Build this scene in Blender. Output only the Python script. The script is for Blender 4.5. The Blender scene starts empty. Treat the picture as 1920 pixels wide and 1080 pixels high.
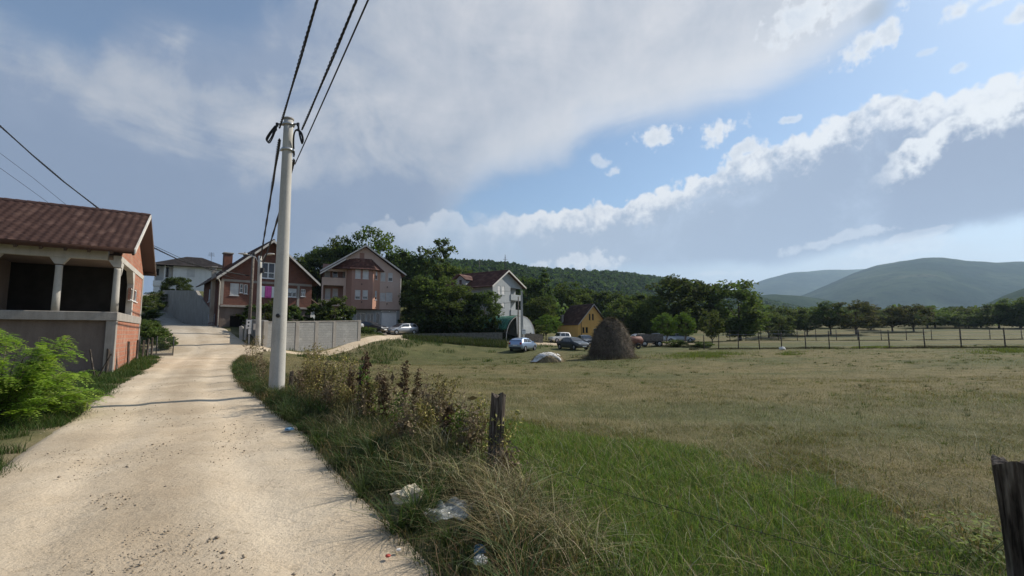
SUN_E, SKY_S, SKY_TINT, HAZE = 3.7, .10, (.72, .81, .83), .000105
import bpy, bmesh, math, random
import numpy as np
from mathutils import Vector, Matrix, noise as mnoise
R = math.radians
random.seed(7)
rng = np.random.default_rng(11)
C = bpy.context.scene.collection
scene = bpy.context.scene

# ------------------------------------------------------------------ camera
F, CX, CY, PITCH, EYE = 880.0, 960.0, 540.0, R(5.52), 1.65
cam_d = bpy.data.cameras.new('camera'); cam = bpy.data.objects.new('camera', cam_d); C.objects.link(cam)
cam_d.sensor_width = 36; cam_d.lens = 36 * F / 1920; cam_d.clip_start = .05; cam_d.clip_end = 20000
cam.location = (0, 0, EYE); cam.rotation_euler = (R(90) + PITCH, 0, 0)
scene.camera = cam

def ray(px, py):
    u, v = (px - CX) / F, (CY - py) / F
    return Vector((u, math.cos(PITCH) - v * math.sin(PITCH), math.sin(PITCH) + v * math.cos(PITCH)))
def at(px, py, d):                      # point of the photo at distance d along the view axis
    r = ray(px, py); r = r * (d / r.y); return Vector((r.x, r.y, r.z + EYE))

# ------------------------------------------------------------------ terrain
TP = []
def tp(px, py, d): TP.append(tuple(at(px, py, d)))
for x, y, z in [(-14,-6,0),(-5,-8,0),(3,-10,0),(14,-8,-.05),(-9,4,0),(-3,3,0),(0,5,0),(-4,9,0),(-10,10,0),(-8,15,0),(-15,20,0),(-12,22,0),(-22,20,0),
                (-30,14,.6),(4,4,-.06),(8,8,-.12),(3,12,-.2),(10,18,-.25),(20,10,-.1),(-2,20,-.2),(-6,28,-.3),(0,30,-.38),(14,30,-.35),(26,30,0),(30,18,.05),
                (40,4,.2),(60,-10,.4),(-40,-10,1.5),(-60,30,7),(-45,36,4.0),(-20,29,.25),(-26,29,.25)]: TP.append((x, y, z))
for t in [(340,665,33),(505,648,38.5),(417,620,56),(674,637,46),(390,612,48),(345,606,52),(305,576,70),(345,545,85),(250,560,85),(412,612,44),
          (590,612,52),(610,616,66),(735,617,68),(740,632,56),(560,662,41),(700,662,44),(820,664,47),(900,664,49),(980,661,51),(1075,657,53),(1150,674,36),
          (900,642,58),(1010,645,62),(1100,648,66),(950,615,75),(1083,633,88),(1200,648,62),(1130,640,95),(1300,655,50),(1422,655,46.7),(1608,654,44),(1880,652,40.4),
          (1367,639,71),(1650,638,70),(1913,636,68),(1400,614,130),(1700,613,130),(1900,613,125),(1200,625,130)]: tp(*t)
for x, y, z in [(-150,60,11),(-140,130,12),(-100,120,11),(-70,105,10),(-45,105,8.5),(-20,105,8),(-4,110,6.5),(-90,70,9),(-120,10,7),(20,130,5),
                (200,60,4),(220,150,5),(120,200,5),(0,200,12),(-80,220,13),(150,-60,1),(-100,-60,6),(60,230,8),(300,300,7),(-250,250,14)]: TP.append((x, y, z))
TP = np.array(TP)
_cc = 5.0
def _phi(a, b): return np.sqrt(((a[:, None, :] - b[None, :, :]) ** 2).sum(-1) + _cc * _cc)
_n = len(TP)
_A = np.zeros((_n + 3, _n + 3)); _A[:_n, :_n] = _phi(TP[:, :2], TP[:, :2]) - np.eye(_n) * .12
_A[:_n, _n] = 1; _A[:_n, _n + 1:] = TP[:, :2] / 100; _A[_n, :_n] = 1; _A[_n + 1:, :_n] = TP[:, :2].T / 100
_w = np.linalg.solve(_A, np.concatenate([TP[:, 2], np.zeros(3)]))
def sstep(x, a, b):
    t = np.clip((x - a) / (b - a), 0, 1); return t * t * (3 - 2 * t)
def HH(x, y):
    x = np.asarray(x, float); y = np.asarray(y, float); sh = x.shape
    q = np.stack([x.ravel(), y.ravel()], 1); out = np.empty(len(q))
    qc = q.copy()
    r = np.hypot(q[:, 0], q[:, 1] - 60); k = np.where(r > 240, 240 / np.maximum(r, 1), 1)
    qc[:, 0] *= k; qc[:, 1] = 60 + (q[:, 1] - 60) * k
    for i in range(0, len(q), 20000):
        s = qc[i:i + 20000]
        out[i:i + 20000] = _phi(s, TP[:, :2]) @ _w[:_n] + _w[_n] + (s / 100) @ _w[_n + 1:]
    far = sstep(r, 200, 420)
    out = out * (1 - far) + far * (6 + 0 * out)
    return out.reshape(sh)
def H(x, y): return float(HH(np.array([x]), np.array([y]))[0])
# value noise on arrays
def vnoise(x, y, s=1.0, seed=0):
    x = np.asarray(x) / s; y = np.asarray(y) / s
    xi = np.floor(x).astype(np.int64); yi = np.floor(y).astype(np.int64); fx = x - xi; fy = y - yi
    fx = fx * fx * (3 - 2 * fx); fy = fy * fy * (3 - 2 * fy)
    def h(a, b):
        n = (a * 374761393 + b * 668265263 + seed * 982451653) & 0x7fffffff
        n = ((n ^ (n >> 13)) * 1274126177) & 0x7fffffff
        return ((n ^ (n >> 16)) & 0xffff) / 65535.0
    return (h(xi, yi) * (1 - fx) + h(xi + 1, yi) * fx) * (1 - fy) + (h(xi, yi + 1) * (1 - fx) + h(xi + 1, yi + 1) * fx) * fy
def fbm(x, y, s, seed=0, o=4):
    v = 0; a = .5
    for k in range(o): v = v + a * vnoise(x, y, s / 2 ** k, seed + k); a *= .5
    return v / (1 - .5 ** o)

def seg_dist(x, y, pts):                # distance to a polyline
    d = np.full(np.shape(x), 1e9)
    for (ax, ay), (bx, by) in zip(pts[:-1], pts[1:]):
        vx, vy = bx - ax, by - ay; L = vx * vx + vy * vy
        t = np.clip(((x - ax) * vx + (y - ay) * vy) / L, 0, 1)
        d = np.minimum(d, np.hypot(x - ax - t * vx, y - ay - t * vy))
    return d
def side_of(x, y, pts):                 # >0 on the field side of the fence (nearest segment)
    d = np.full(np.shape(x), 1e9); s = np.zeros(np.shape(x))
    for (ax, ay), (bx, by) in zip(pts[:-1], pts[1:]):
        vx, vy = bx - ax, by - ay; L = vx * vx + vy * vy
        t = np.clip(((x - ax) * vx + (y - ay) * vy) / L, 0, 1)
        dd = np.hypot(x - ax - t * vx, y - ay - t * vy); sg = (x - ax) * vy - (y - ay) * vx
        m = dd < d; d = np.where(m, dd, d); s = np.where(m, sg, s)
    return -np.sign(s)

# roads: (centre x, y, half width)
MAIN = [(9.0,-14,2.0),(4.4,-6.5,2.0),(.6,-1,1.7),(-1.95,2.7,1.58),(-3.3,4.6,1.62),(-5.0,7.2,1.7),(-7.35,10.6,1.66),(-10.6,15.2,1.62),(-14.9,22.0,1.65),(-18.6,28.6,2.1),(-21.6,33.5,3.3),(-23.4,36.5,4.0)]
HILL = [(-21.6,33.5,3.0),(-24.8,38.0,2.6),(-29.2,43,2.2),(-33.7,48,2.1),(-41.5,56,2.1),(-47.4,62,2.1),(-55.2,70,2.1),(-66,81,2.2)]
LANE = [(-22.0,34.0,2.4),(-19.4,36.9,1.1),(-16.7,41.6,.62),(-14.3,46.8,.62),(-12.9,52.5,.9)]
YARD = [(.5,62.3,.9),(3.6,62.6,1.7),(9,64.5,2.3),(14,66,2.3),(26,64,1.6)]
DRIVE = [(-13.0,52.5,1.3),(-13.9,57.5,1.4),(-16.4,63.5,1.7),(-17.9,68.0,2.4)]
FENCE = [(-20.0,33.5),(-13.6,25.0),(-6.15,13.2),(-2.83,8.9),(-.22,5.5),(2.85,2.7),(7,-1.0)]
VERGE = [(-20.0,33.5),(-13.6,25.0),(-6.3,13.2),(-3.0,8.9),(-.75,5.7),(-.05,4.4),(.25,3.3),(.75,2.2),(1.9,.4),(3.4,-2)]
def cl(r): return [(a, b) for a, b, c in r]
def road_in(x, y):                      # metres inside (+) / outside (-) of any road
    m = np.full(np.shape(x), -1e9)
    for r in (MAIN, HILL, LANE, DRIVE, YARD):
        for (ax, ay, aw), (bx, by, bw) in zip(r[:-1], r[1:]):
            vx, vy = bx - ax, by - ay; L = vx * vx + vy * vy
            t = np.clip(((x - ax) * vx + (y - ay) * vy) / L, 0, 1)
            m = np.maximum(m, aw + t * (bw - aw) - np.hypot(x - ax - t * vx, y - ay - t * vy))
    return m

# ------------------------------------------------------------------ object helpers
def tag(o, label=None, cat=None, group=None, kind=None):
    if label: o['label'] = label
    if cat: o['category'] = cat
    if group: o['group'] = group
    if kind: o['kind'] = kind
    return o
def empty(name, loc=(0, 0, 0), rz=0):
    o = bpy.data.objects.new(name, None); C.objects.link(o); o.location = loc; o.rotation_euler = (0, 0, rz); o.empty_display_size = .3
    return o
def children(o): return [c for c in bpy.data.objects if c.parent == o]
def copy_tree(o, parent=None):
    kids = list(o.children)
    c = o.copy(); C.objects.link(c); c.parent = parent
    for k in kids: copy_tree(k, c)
    return c
class MB:
    def __init__(s): s.v = []; s.f = []; s.sm = []
    def add(s, vs, fs, smooth=False):
        b = len(s.v); s.v += [tuple(v) for v in vs]
        for f in fs: s.f.append([b + i for i in f]); s.sm.append(smooth)
        return s
    def box(s, c, d, rot=None):
        x, y, z = d[0] / 2, d[1] / 2, d[2] / 2
        vs = [Vector(p) for p in [(-x,-y,-z),(x,-y,-z),(x,y,-z),(-x,y,-z),(-x,-y,z),(x,-y,z),(x,y,z),(-x,y,z)]]
        if rot is not None: vs = [rot @ v for v in vs]
        return s.add([v + Vector(c) for v in vs], [(0,3,2,1),(4,5,6,7),(0,1,5,4),(1,2,6,5),(2,3,7,6),(3,0,4,7)])
    def box2(s, a, b):
        return s.box([(a[i] + b[i]) / 2 for i in range(3)], [abs(b[i] - a[i]) for i in range(3)])
    def bbox(s, c, d, bev=.01):         # box with chamfered vertical + top edges
        x, y, z = d[0] / 2, d[1] / 2, d[2] / 2; e = min(bev, x * .9, y * .9, z * .9)
        ring = lambda xx, yy, zz: [(-xx+e,-yy,zz),(xx-e,-yy,zz),(xx,-yy+e,zz),(xx,yy-e,zz),(xx-e,yy,zz),(-xx+e,yy,zz),(-xx,yy-e,zz),(-xx,-yy+e,zz)]
        vs = ring(x, y, -z) + ring(x, y, z - e) + ring(x - e, y - e, z)
        fs = [tuple(range(7, -1, -1)), tuple(range(16, 24))]
        for k in range(2):
            for i in range(8): fs.append((k*8+i, k*8+(i+1)%8, k*8+8+(i+1)%8, k*8+8+i))
        return s.add([(v[0]+c[0], v[1]+c[1], v[2]+c[2]) for v in vs], fs)
    def tube(s, pts, rad, n=8, smooth=True, caps=True):
        pts = [Vector(p) for p in pts]; rs = rad if isinstance(rad, (list, tuple)) else [rad] * len(pts)
        vs = []; fs = []; prev = None
        for i, p in enumerate(pts):
            t = (pts[min(i+1, len(pts)-1)] - pts[max(i-1, 0)])
            if t.length < 1e-9: t = Vector((0,0,1))
            t.normalize()
            if prev is None:
                a = t.orthogonal().normalized()
            else:
                a = (prev - t * prev.dot(t))
                a = a.normalized() if a.length > 1e-6 else t.orthogonal().normalized()
            prev = a; b = t.cross(a)
            for k in range(n):
                an = 2 * math.pi * k / n; vs.append(p + (a * math.cos(an) + b * math.sin(an)) * rs[i])
        for i in range(len(pts) - 1):
            for k in range(n): fs.append((i*n+k, i*n+(k+1)%n, (i+1)*n+(k+1)%n, (i+1)*n+k))
        if caps: fs.append(tuple(range(n-1, -1, -1))); fs.append(tuple(range((len(pts)-1)*n, len(pts)*n)))
        return s.add(vs, fs, smooth)
    def lathe(s, prof, n=16, c=(0,0,0), smooth=True, jig=0):
        vs = []; fs = []
        for r, z in prof:
            for k in range(n):
                a = 2 * math.pi * k / n; q = r * (1 + random.uniform(-jig, jig)); vs.append((c[0]+q*math.cos(a), c[1]+q*math.sin(a), c[2]+z))
        m = len(prof)
        for i in range(m - 1):
            for k in range(n): fs.append((i*n+k, i*n+(k+1)%n, (i+1)*n+(k+1)%n, (i+1)*n+k))
        fs.append(tuple(range(n-1, -1, -1))); fs.append(tuple(range((m-1)*n, m*n)))
        return s.add(vs, fs, smooth)
    def prism(s, poly, a, b):           # polygon (list of 3-D points) swept by vector from offset a to b
        n = len(poly); a = Vector(a); b = Vector(b)
        vs = [Vector(p) + a for p in poly] + [Vector(p) + b for p in poly]
        fs = [tuple(range(n-1, -1, -1)), tuple(range(n, 2*n))] + [(i, (i+1)%n, n+(i+1)%n, n+i) for i in range(n)]
        return s.add(vs, fs)
    def build(s, name, m, parent=None, fixn=True):
        me = bpy.data.meshes.new(name); me.from_pydata(s.v, [], s.f)
        if any(s.sm): me.polygons.foreach_set('use_smooth', s.sm)
        if fixn:
            bm = bmesh.new(); bm.from_mesh(me); bmesh.ops.recalc_face_normals(bm, faces=bm.faces); bm.to_mesh(me); bm.free()
        if m: me.materials.append(m)
        o = bpy.data.objects.new(name, me); C.objects.link(o); o.parent = parent
        return o
def np_mesh(name, V, Fc, nper, m, smooth=False, col=None, parent=None, colname='tint'):
    """V (n,3); Fc (k,nper) index array, or list of such"""
    me = bpy.data.meshes.new(name)
    arrs = Fc if isinstance(Fc, list) else [Fc]
    loops = np.concatenate([a.ravel() for a in arrs]).astype(np.int32)
    sizes = np.concatenate([np.full(len(a), a.shape[1], np.int32) for a in arrs])
    starts = np.concatenate([[0], np.cumsum(sizes)[:-1]]).astype(np.int32)
    me.vertices.add(len(V)); me.vertices.foreach_set('co', np.asarray(V, np.float32).ravel())
    me.loops.add(len(loops)); me.loops.foreach_set('vertex_index', loops)
    me.polygons.add(len(sizes)); me.polygons.foreach_set('loop_start', starts); me.polygons.foreach_set('loop_total', sizes)
    if smooth: me.polygons.foreach_set('use_smooth', np.ones(len(sizes), bool))
    me.update(calc_edges=True)
    if col is not None:
        a = me.color_attributes.new(colname, 'FLOAT_COLOR', 'POINT')
        c4 = np.ones((len(V), 4), np.float32); c4[:, :3] = col; a.data.foreach_set('color', c4.ravel())
    if m: me.materials.append(m)
    o = bpy.data.objects.new(name, me); C.objects.link(o); o.parent = parent
    return o

# ------------------------------------------------------------------ materials
class NT:
    def __init__(s, nt): s.nt = nt; s.n = nt.nodes; s.l = nt.links
    def new(s, t, **kw):
        n = s.n.new(t)
        for k, v in kw.items():
            if k in ('ins',):
                for a, b in v.items(): s.set(n, a, b)
            else: setattr(n, k, v)
        return n
    def set(s, n, a, b):
        i = n.inputs[a]
        if isinstance(b, bpy.types.NodeSocket): s.l.new(b, i)
        else: i.default_value = b
    def math(s, op, a, b=None, c=None, clamp=False):
        n = s.n.new('ShaderNodeMath'); n.operation = op; n.use_clamp = clamp
        for i, v in enumerate((a, b, c)):
            if v is not None: s.set(n, i, v)
        return n.outputs[0]
    def ss(s, x, a, b):                 # smoothstep
        if not isinstance(a, bpy.types.NodeSocket) and not isinstance(b, bpy.types.NodeSocket) and a > b: return s.math('SUBTRACT', 1, s.ss(x, b, a))
        n = s.n.new('ShaderNodeMapRange'); n.interpolation_type = 'SMOOTHSTEP'
        s.set(n, 0, x); s.set(n, 1, a); s.set(n, 2, b); return n.outputs[0]
    def ramp(s, x, stops, interp='LINEAR'):
        n = s.n.new('ShaderNodeValToRGB'); n.color_ramp.interpolation = interp; e = n.color_ramp.elements
        while len(e) > 1: e.remove(e[-1])
        for i, (p, c) in enumerate(stops):
            q = e[0] if i == 0 else e.new(p)
            q.position = p; q.color = (*c, 1) if len(c) == 3 else c
        s.set(n, 0, x); return n.outputs[0]
    def mix(s, f, a, b, mode='MIX'):
        n = s.n.new('ShaderNodeMix'); n.data_type = 'RGBA'; n.blend_type = mode
        s.set(n, 0, f)
        for k, v in ((6, a), (7, b)):
            if not isinstance(v, bpy.types.NodeSocket) and len(v) == 3: v = (*v, 1)
            s.set(n, k, v)
        return n.outputs[2]
    def noise(s, vec, scale, detail=4, rough=.55, dist=0):
        n = s.n.new('ShaderNodeTexNoise'); n.inputs['Scale'].default_value = scale; n.inputs['Detail'].default_value = detail
        n.inputs['Roughness'].default_value = rough; n.inputs['Distortion'].default_value = dist
        if vec is not None: s.l.new(vec, n.inputs['Vector'])
        return n
def material(name):
    m = bpy.data.materials.new(name); m.use_nodes = True
    t = NT(m.node_tree); b = m.node_tree.nodes['Principled BSDF']
    return m, t, b
def mat(name, c1, c2=None, scale=3.0, rough=.85, bump=0.0, bscale=None, metallic=0, detail=5, spec=.3, lo=.35, hi=.65, speck=None):
    m, t, b = material(name)
    co = t.new('ShaderNodeTexCoord').outputs['Object']
    b.inputs['Roughness'].default_value = rough; b.inputs['Metallic'].default_value = metallic; b.inputs['Specular IOR Level'].default_value = spec
    if c2 is None: b.inputs['Base Color'].default_value = (*c1, 1)
    else:
        n = t.noise(co, scale, detail)
        col = t.ramp(n.outputs[0], [(lo, c1), (hi, c2)])
        if speck:
            n2 = t.noise(co, speck[1], 3); col = t.mix(t.ss(n2.outputs[0], speck[2], speck[2] + .08), col, speck[0])
        t.l.new(col, b.inputs['Base Color'])
    if bump:
        n = t.noise(co, bscale or scale * 6, 6); bp = t.new('ShaderNodeBump'); bp.inputs['Strength'].default_value = 1; bp.inputs['Distance'].default_value = bump
        t.l.new(n.outputs[0], bp.inputs['Height']); t.l.new(bp.outputs[0], b.inputs['Normal'])
    return m
def glass_mat(name, c, rough=.05):
    m, t, b = material(name); b.inputs['Base Color'].default_value = (*c, 1); b.inputs['Roughness'].default_value = rough; b.inputs['Specular IOR Level'].default_value = .8
    return m
def leaf_mat(name, trans=.35, sat=1.0, gloss=.7, nscale=2.0, namt=.35):
    m, t, b = material(name)
    at_ = t.new('ShaderNodeAttribute', attribute_name='tint')
    oi = t.new('ShaderNodeObjectInfo')
    hsv = t.new('ShaderNodeHueSaturation'); t.l.new(at_.outputs['Color'], hsv.inputs['Color'])
    t.set(hsv, 'Hue', t.math('ADD', t.math('MULTIPLY', oi.outputs['Random'], .03), .485))
    t.set(hsv, 'Value', t.math('ADD', t.math('MULTIPLY', oi.outputs['Random'], .35), .82)); hsv.inputs['Saturation'].default_value = sat
    col = hsv.outputs[0]
    t.l.new(col, b.inputs['Base Color']); b.inputs['Roughness'].default_value = gloss; b.inputs['Specular IOR Level'].default_value = .06
    tr = t.new('ShaderNodeBsdfTranslucent'); tc = t.mix(1.0, col, (1.15, 1.25, .6), 'MULTIPLY'); t.l.new(tc, tr.inputs[0])
    mx = t.new('ShaderNodeMixShader'); mx.inputs[0].default_value = trans
    t.l.new(b.outputs[0], mx.inputs[1]); t.l.new(tr.outputs[0], mx.inputs[2])
    t.l.new(mx.outputs[0], m.node_tree.nodes['Material Output'].inputs[0])
    return m
# ------------------------------------------------------------------ daylight, sky with clouds, air
SUN_AZ, SUN_EL = R(60), R(38)           # azimuth from +Y towards +X
scene.view_settings.view_transform = 'Standard'; scene.view_settings.look = 'None'
scene.view_settings.exposure = .55; scene.view_settings.gamma = 1
sd = bpy.data.lights.new('sun', 'SUN'); sd.energy = SUN_E; sd.angle = R(.5); sd.color = (1.0, .93, .82)
so = bpy.data.objects.new('sun', sd); C.objects.link(so); so.location = (40, 20, 60)
sdir = Vector((math.sin(SUN_AZ) * math.cos(SUN_EL), math.cos(SUN_AZ) * math.cos(SUN_EL), math.sin(SUN_EL)))
so.rotation_euler = (-sdir).to_track_quat('-Z', 'Y').to_euler()

W = bpy.data.worlds.new('World'); scene.world = W; W.use_nodes = True
t = NT(W.node_tree)
for n in list(t.n): t.n.remove(n)
outw = t.new('ShaderNodeOutputWorld'); bg = t.new('ShaderNodeBackground'); t.l.new(bg.outputs[0], outw.inputs[0])
sky = t.new('ShaderNodeTexSky'); sky.sky_type = 'NISHITA'; sky.sun_disc = False; sky.sun_elevation = SUN_EL; sky.sun_rotation = SUN_AZ
sky.altitude = 400; sky.air_density = 1.0; sky.dust_density = .55; sky.ozone_density = 2.2
bg.inputs[1].default_value = SKY_S
K = .91 / SKY_S                         # cloud colours below are given as radiance
gen = t.new('ShaderNodeTexCoord').outputs['Generated']
sx = t.new('ShaderNodeSeparateXYZ'); t.l.new(gen, sx.inputs[0])
AZ = t.math('ARCTAN2', sx.outputs[0], sx.outputs[1]); EL = t.math('ARCSINE', sx.outputs[2])
cmb = t.new('ShaderNodeCombineXYZ'); t.l.new(AZ, cmb.inputs[0]); t.l.new(EL, cmb.inputs[1]); P2 = cmb.outputs[0]
def azel(px, py):
    r = ray(px, py).normalized(); return math.atan2(r.x, r.y), math.asin(r.z)
def cN(scale, detail, rough=.55, dist=0, off=0.0, sq=(1, 1)):
    mp = t.new('ShaderNodeMapping'); t.l.new(P2, mp.inputs[0]); mp.inputs['Location'].default_value = (off, off * .7, off * .3); mp.inputs['Scale'].default_value = (sq[0], sq[1], 1)
    n = t.noise(mp.outputs[0], scale, detail, rough, dist); n.noise_dimensions = '2D'
    return t.math('SUBTRACT', n.outputs[0], .5)
def addm(a, b, k): return t.math('MULTIPLY_ADD', b, k, a)
# billow noise: rounded cauliflower lumps
def billow(scale, off):
    mp = t.new('ShaderNodeMapping'); t.l.new(P2, mp.inputs[0]); mp.inputs['Location'].default_value = (off, off, 0)
    v = t.new('ShaderNodeTexVoronoi', feature='SMOOTH_F1', voronoi_dimensions='2D'); v.inputs['Scale'].default_value = scale; v.inputs['Smoothness'].default_value = .35
    v.inputs['Detail'].default_value = 0
    t.l.new(mp.outputs[0], v.inputs['Vector']); return t.math('SUBTRACT', .5, v.outputs['Distance'])
n_big = cN(2.2, 6, .55, 0, 3.1); n_mid = cN(7, 7, .6, .2, 1.7); n_fine = cN(24, 6, .6, 0, 5.2); n_wisp = cN(4.5, 7, .62, .6, 9.3, (.6, 1.5))
n_vf = cN(75, 5, .62, 0, 2.2); bil = billow(26, 2.0); bil2 = billow(64, 7.0)
lump = t.math('ADD', t.math('MULTIPLY', bil, .026), t.math('ADD', t.math('MULTIPLY', bil2, .013), t.math('ADD', t.math('MULTIPLY', n_fine, .026), t.math('MULTIPLY', n_vf, .012))))
AZw = addm(AZ, n_mid, .05)
def curve(x, pix, y0=-.1, y1=1.0):      # elevation of an edge given as picture points
    pts = sorted(azel(*p) for p in pix); a0, a1 = pts[0][0], pts[-1][0]
    mr = t.new('ShaderNodeMapRange'); t.set(mr, 0, x); mr.inputs[1].default_value = a0; mr.inputs[2].default_value = a1
    fc = t.new('ShaderNodeFloatCurve'); cv = fc.mapping.curves[0]
    cp = [((a - a0) / (a1 - a0), (e - y0) / (y1 - y0)) for a, e in pts]
    while len(cv.points) < len(cp): cv.points.new(.5, .5)
    for q, p in zip(cv.points, cp): q.location = p; q.handle_type = 'AUTO_CLAMPED'
    fc.mapping.update(); t.l.new(mr.outputs[0], fc.inputs[1])
    return t.math('MULTIPLY_ADD', fc.outputs[0], y1 - y0, y0)
def blob(px, py, rx, ry, rot=0):        # elliptical blob in picture pixels -> 1 at the centre, 0 at its rim
    a, e = azel(px, py); a2, _ = azel(px + rx, py); _, e2 = azel(px, py - ry)
    ra, re = abs(a2 - a), abs(e2 - e); c_, s_ = math.cos(R(rot)), math.sin(R(rot))
    dx = t.math('SUBTRACT', AZ, a); dy = t.math('SUBTRACT', EL, e)
    u = t.math('ADD', t.math('MULTIPLY', dx, c_ / ra), t.math('MULTIPLY', dy, s_ / ra))
    v = t.math('ADD', t.math('MULTIPLY', dx, -s_ / re), t.math('MULTIPLY', dy, c_ / re))
    return t.math('SUBTRACT', 1, t.math('SQRT', t.math('ADD', t.math('MULTIPLY', u, u), t.math('MULTIPLY', v, v))))
def k3(c): return tuple(v * K for v in c)
skc = t.new('ShaderNodeMix'); skc.data_type = 'RGBA'; skc.blend_type = 'MULTIPLY'; skc.inputs[0].default_value = 1
t.l.new(sky.outputs[0], skc.inputs[6]); skc.inputs[7].default_value = (*SKY_TINT, 1)
col = skc.outputs[2]
# thin milky veil low over the horizon
veil = t.math('MULTIPLY', t.ss(addm(EL, n_wisp, .12), .30, .06), .96)
vc = t.mix(t.ss(AZ, azel(700,0)[0], azel(1700,0)[0]), k3((.255,.315,.41)), k3((.46,.505,.555)))
col = t.mix(veil, col, vc)
col = t.mix(.15, col, k3((.42,.46,.52)))
# 1 the wide grey sheet from the left, its right edge running down from top right
a_l = azel(500, 60)[0]
edge_r = curve(AZw, [(-900,1200),(420,1000),(600,720),(740,520),(840,430),(900,378),(960,350),(1050,315),(1110,268),(1300,232),(1450,192),(1560,140),(1640,60),(1720,-200),(2600,-900)], -.6, 1.4)
s1 = addm(addm(t.math('SUBTRACT', EL, edge_r), n_wisp, .07), n_fine, .012)
m1 = t.ss(s1, -.012, .085)
hole = curve(AZw, [(-900,-80),(-60,20),(40,62),(130,92),(220,46),(330,52),(430,68),(520,28),(570,-60),(640,-320),(3000,-900)], -.1, 1.4)
s_h = addm(addm(t.math('SUBTRACT', hole, EL), n_wisp, .09), n_mid, .03)
m1 = t.math('MULTIPLY', m1, t.ss(s_h, -.03, .05))
tex1 = addm(addm(n_wisp, n_mid, .6), n_big, .9)
mid_b = t.math('MULTIPLY', t.ss(AZ, azel(250,0)[0], azel(900,0)[0]), t.ss(EL, .16, .44))
lit_l = blob(300, 180, 640, 190, -4)
lit_t = t.ss(t.math('ADD', lit_l, t.math('MULTIPLY', tex1, .7)), .05, .95)
br = t.math('ADD', t.math('MULTIPLY', mid_b, .80), t.math('MULTIPLY', lit_t, .62))
br = t.math('ADD', br, t.math('ADD', t.math('MULTIPLY', tex1, .62), t.math('ADD', t.math('MULTIPLY', n_mid, .35), t.math('MULTIPLY', n_fine, .16))))
c1 = t.ramp(br, [(0, k3((.20,.25,.345))), (.26, k3((.215,.265,.36))), (.58, k3((.345,.375,.43))), (1, k3((.50,.505,.53)))])
col = t.mix(t.math('MULTIPLY', m1, .96), col, c1)
# silver fringe along the sheet's right rim
fr = t.math('MULTIPLY', t.math('MULTIPLY', t.ss(s1, .0, .05), t.ss(s1, .17, .05)), t.ss(AZ, azel(760,0)[0], azel(960,0)[0]))
col = t.mix(t.math('MULTIPLY', fr, .33), col, k3((.60,.615,.64)))
# 2 low broken bank left of the main one
e2 = curve(AZw, [(300,470),(560,440),(700,415),(800,408),(835,394),(860,398),(885,420),(930,408),(1000,396),(1100,392),(1200,400)], -.2, .6)
s2 = t.math('ADD', t.math('SUBTRACT', e2, EL), lump)
m2 = t.math('MULTIPLY', t.ss(s2, 0, .012), t.math('MULTIPLY', t.ss(AZ, azel(560,0)[0], azel(820,0)[0]), t.ss(AZw, azel(1060,0)[0], azel(930,0)[0])))
c2 = t.mix(t.ss(addm(s2, n_mid, .08), .0, .09), k3((.55,.575,.61)), k3((.33,.38,.455)))
col = t.mix(t.math('MULTIPLY', m2, .62), col, c2)
# 3 the long cumulus bank on the right
def bank(top, bot, lo, hi, rimw, body_l, body_r, rimc, soft=.012, botsoft=.02, x0=900, x1=1900, amp=1.0):
    et = curve(AZw, top, -.3, 1.0); eb = curve(AZw, bot, -.3, 1.0)
    st = addm(t.math('SUBTRACT', et, EL), lump, amp)
    sb = addm(addm(t.math('SUBTRACT', EL, eb), n_mid, .035), n_fine, .01)
    m = t.math('MULTIPLY', t.ss(st, 0, soft), t.ss(sb, -botsoft * .4, botsoft))
    rim = addm(addm(addm(addm(st, n_mid, .12), n_fine, .08), n_vf, .03), bil, -.03)
    body = t.mix(t.ss(AZ, azel(x0,0)[0], azel(x1,0)[0]), k3(body_l), k3(body_r))
    body = t.mix(t.ss(t.math('ADD', n_mid, t.math('MULTIPLY', n_big, 1.0)), .0, .5), body, k3(tuple(v * 1.22 for v in body_l)))
    return m, t.mix(t.ss(rim, .002, rimw), k3(rimc), body)
m3, c3 = bank([(700,470),(880,405),(960,398),(1060,388),(1190,372),(1240,352),(1262,346),(1330,322),(1400,288),(1455,266),(1520,240),(1585,208),(1650,182),(1690,172),(1735,186),(1800,166),(1920,128),(2300,20),(3200,-100)],
              [(700,560),(900,470),(960,455),(990,498),(1150,505),(1300,504),(1420,502),(1500,492),(1620,462),(1780,434),(1920,408),(2300,380),(3200,360)], 0, 0, .062, (.325,.385,.475), (.215,.26,.36), (.63,.64,.655))
m3 = t.math('MULTIPLY', m3, t.ss(AZw, azel(840,0)[0], azel(1040,0)[0]))
col = t.mix(t.math('MULTIPLY', m3, .97), col, c3)
m3b, c3b = bank([(1560,420),(1640,330),(1670,288),(1700,262),(1745,238),(1800,205),(1850,178),(1920,156),(2200,60),(3200,-50)],
                [(1560,470),(1640,458),(1780,432),(1920,405),(2300,380),(3200,360)], 0, 0, .05, (.26,.31,.41), (.20,.24,.335), (.64,.65,.66), soft=.012)
m3b = t.math('MULTIPLY', m3b, t.ss(AZ, azel(1590,0)[0], azel(1680,0)[0]))
col = t.mix(t.math('MULTIPLY', m3b, .92), col, c3b)
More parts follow.
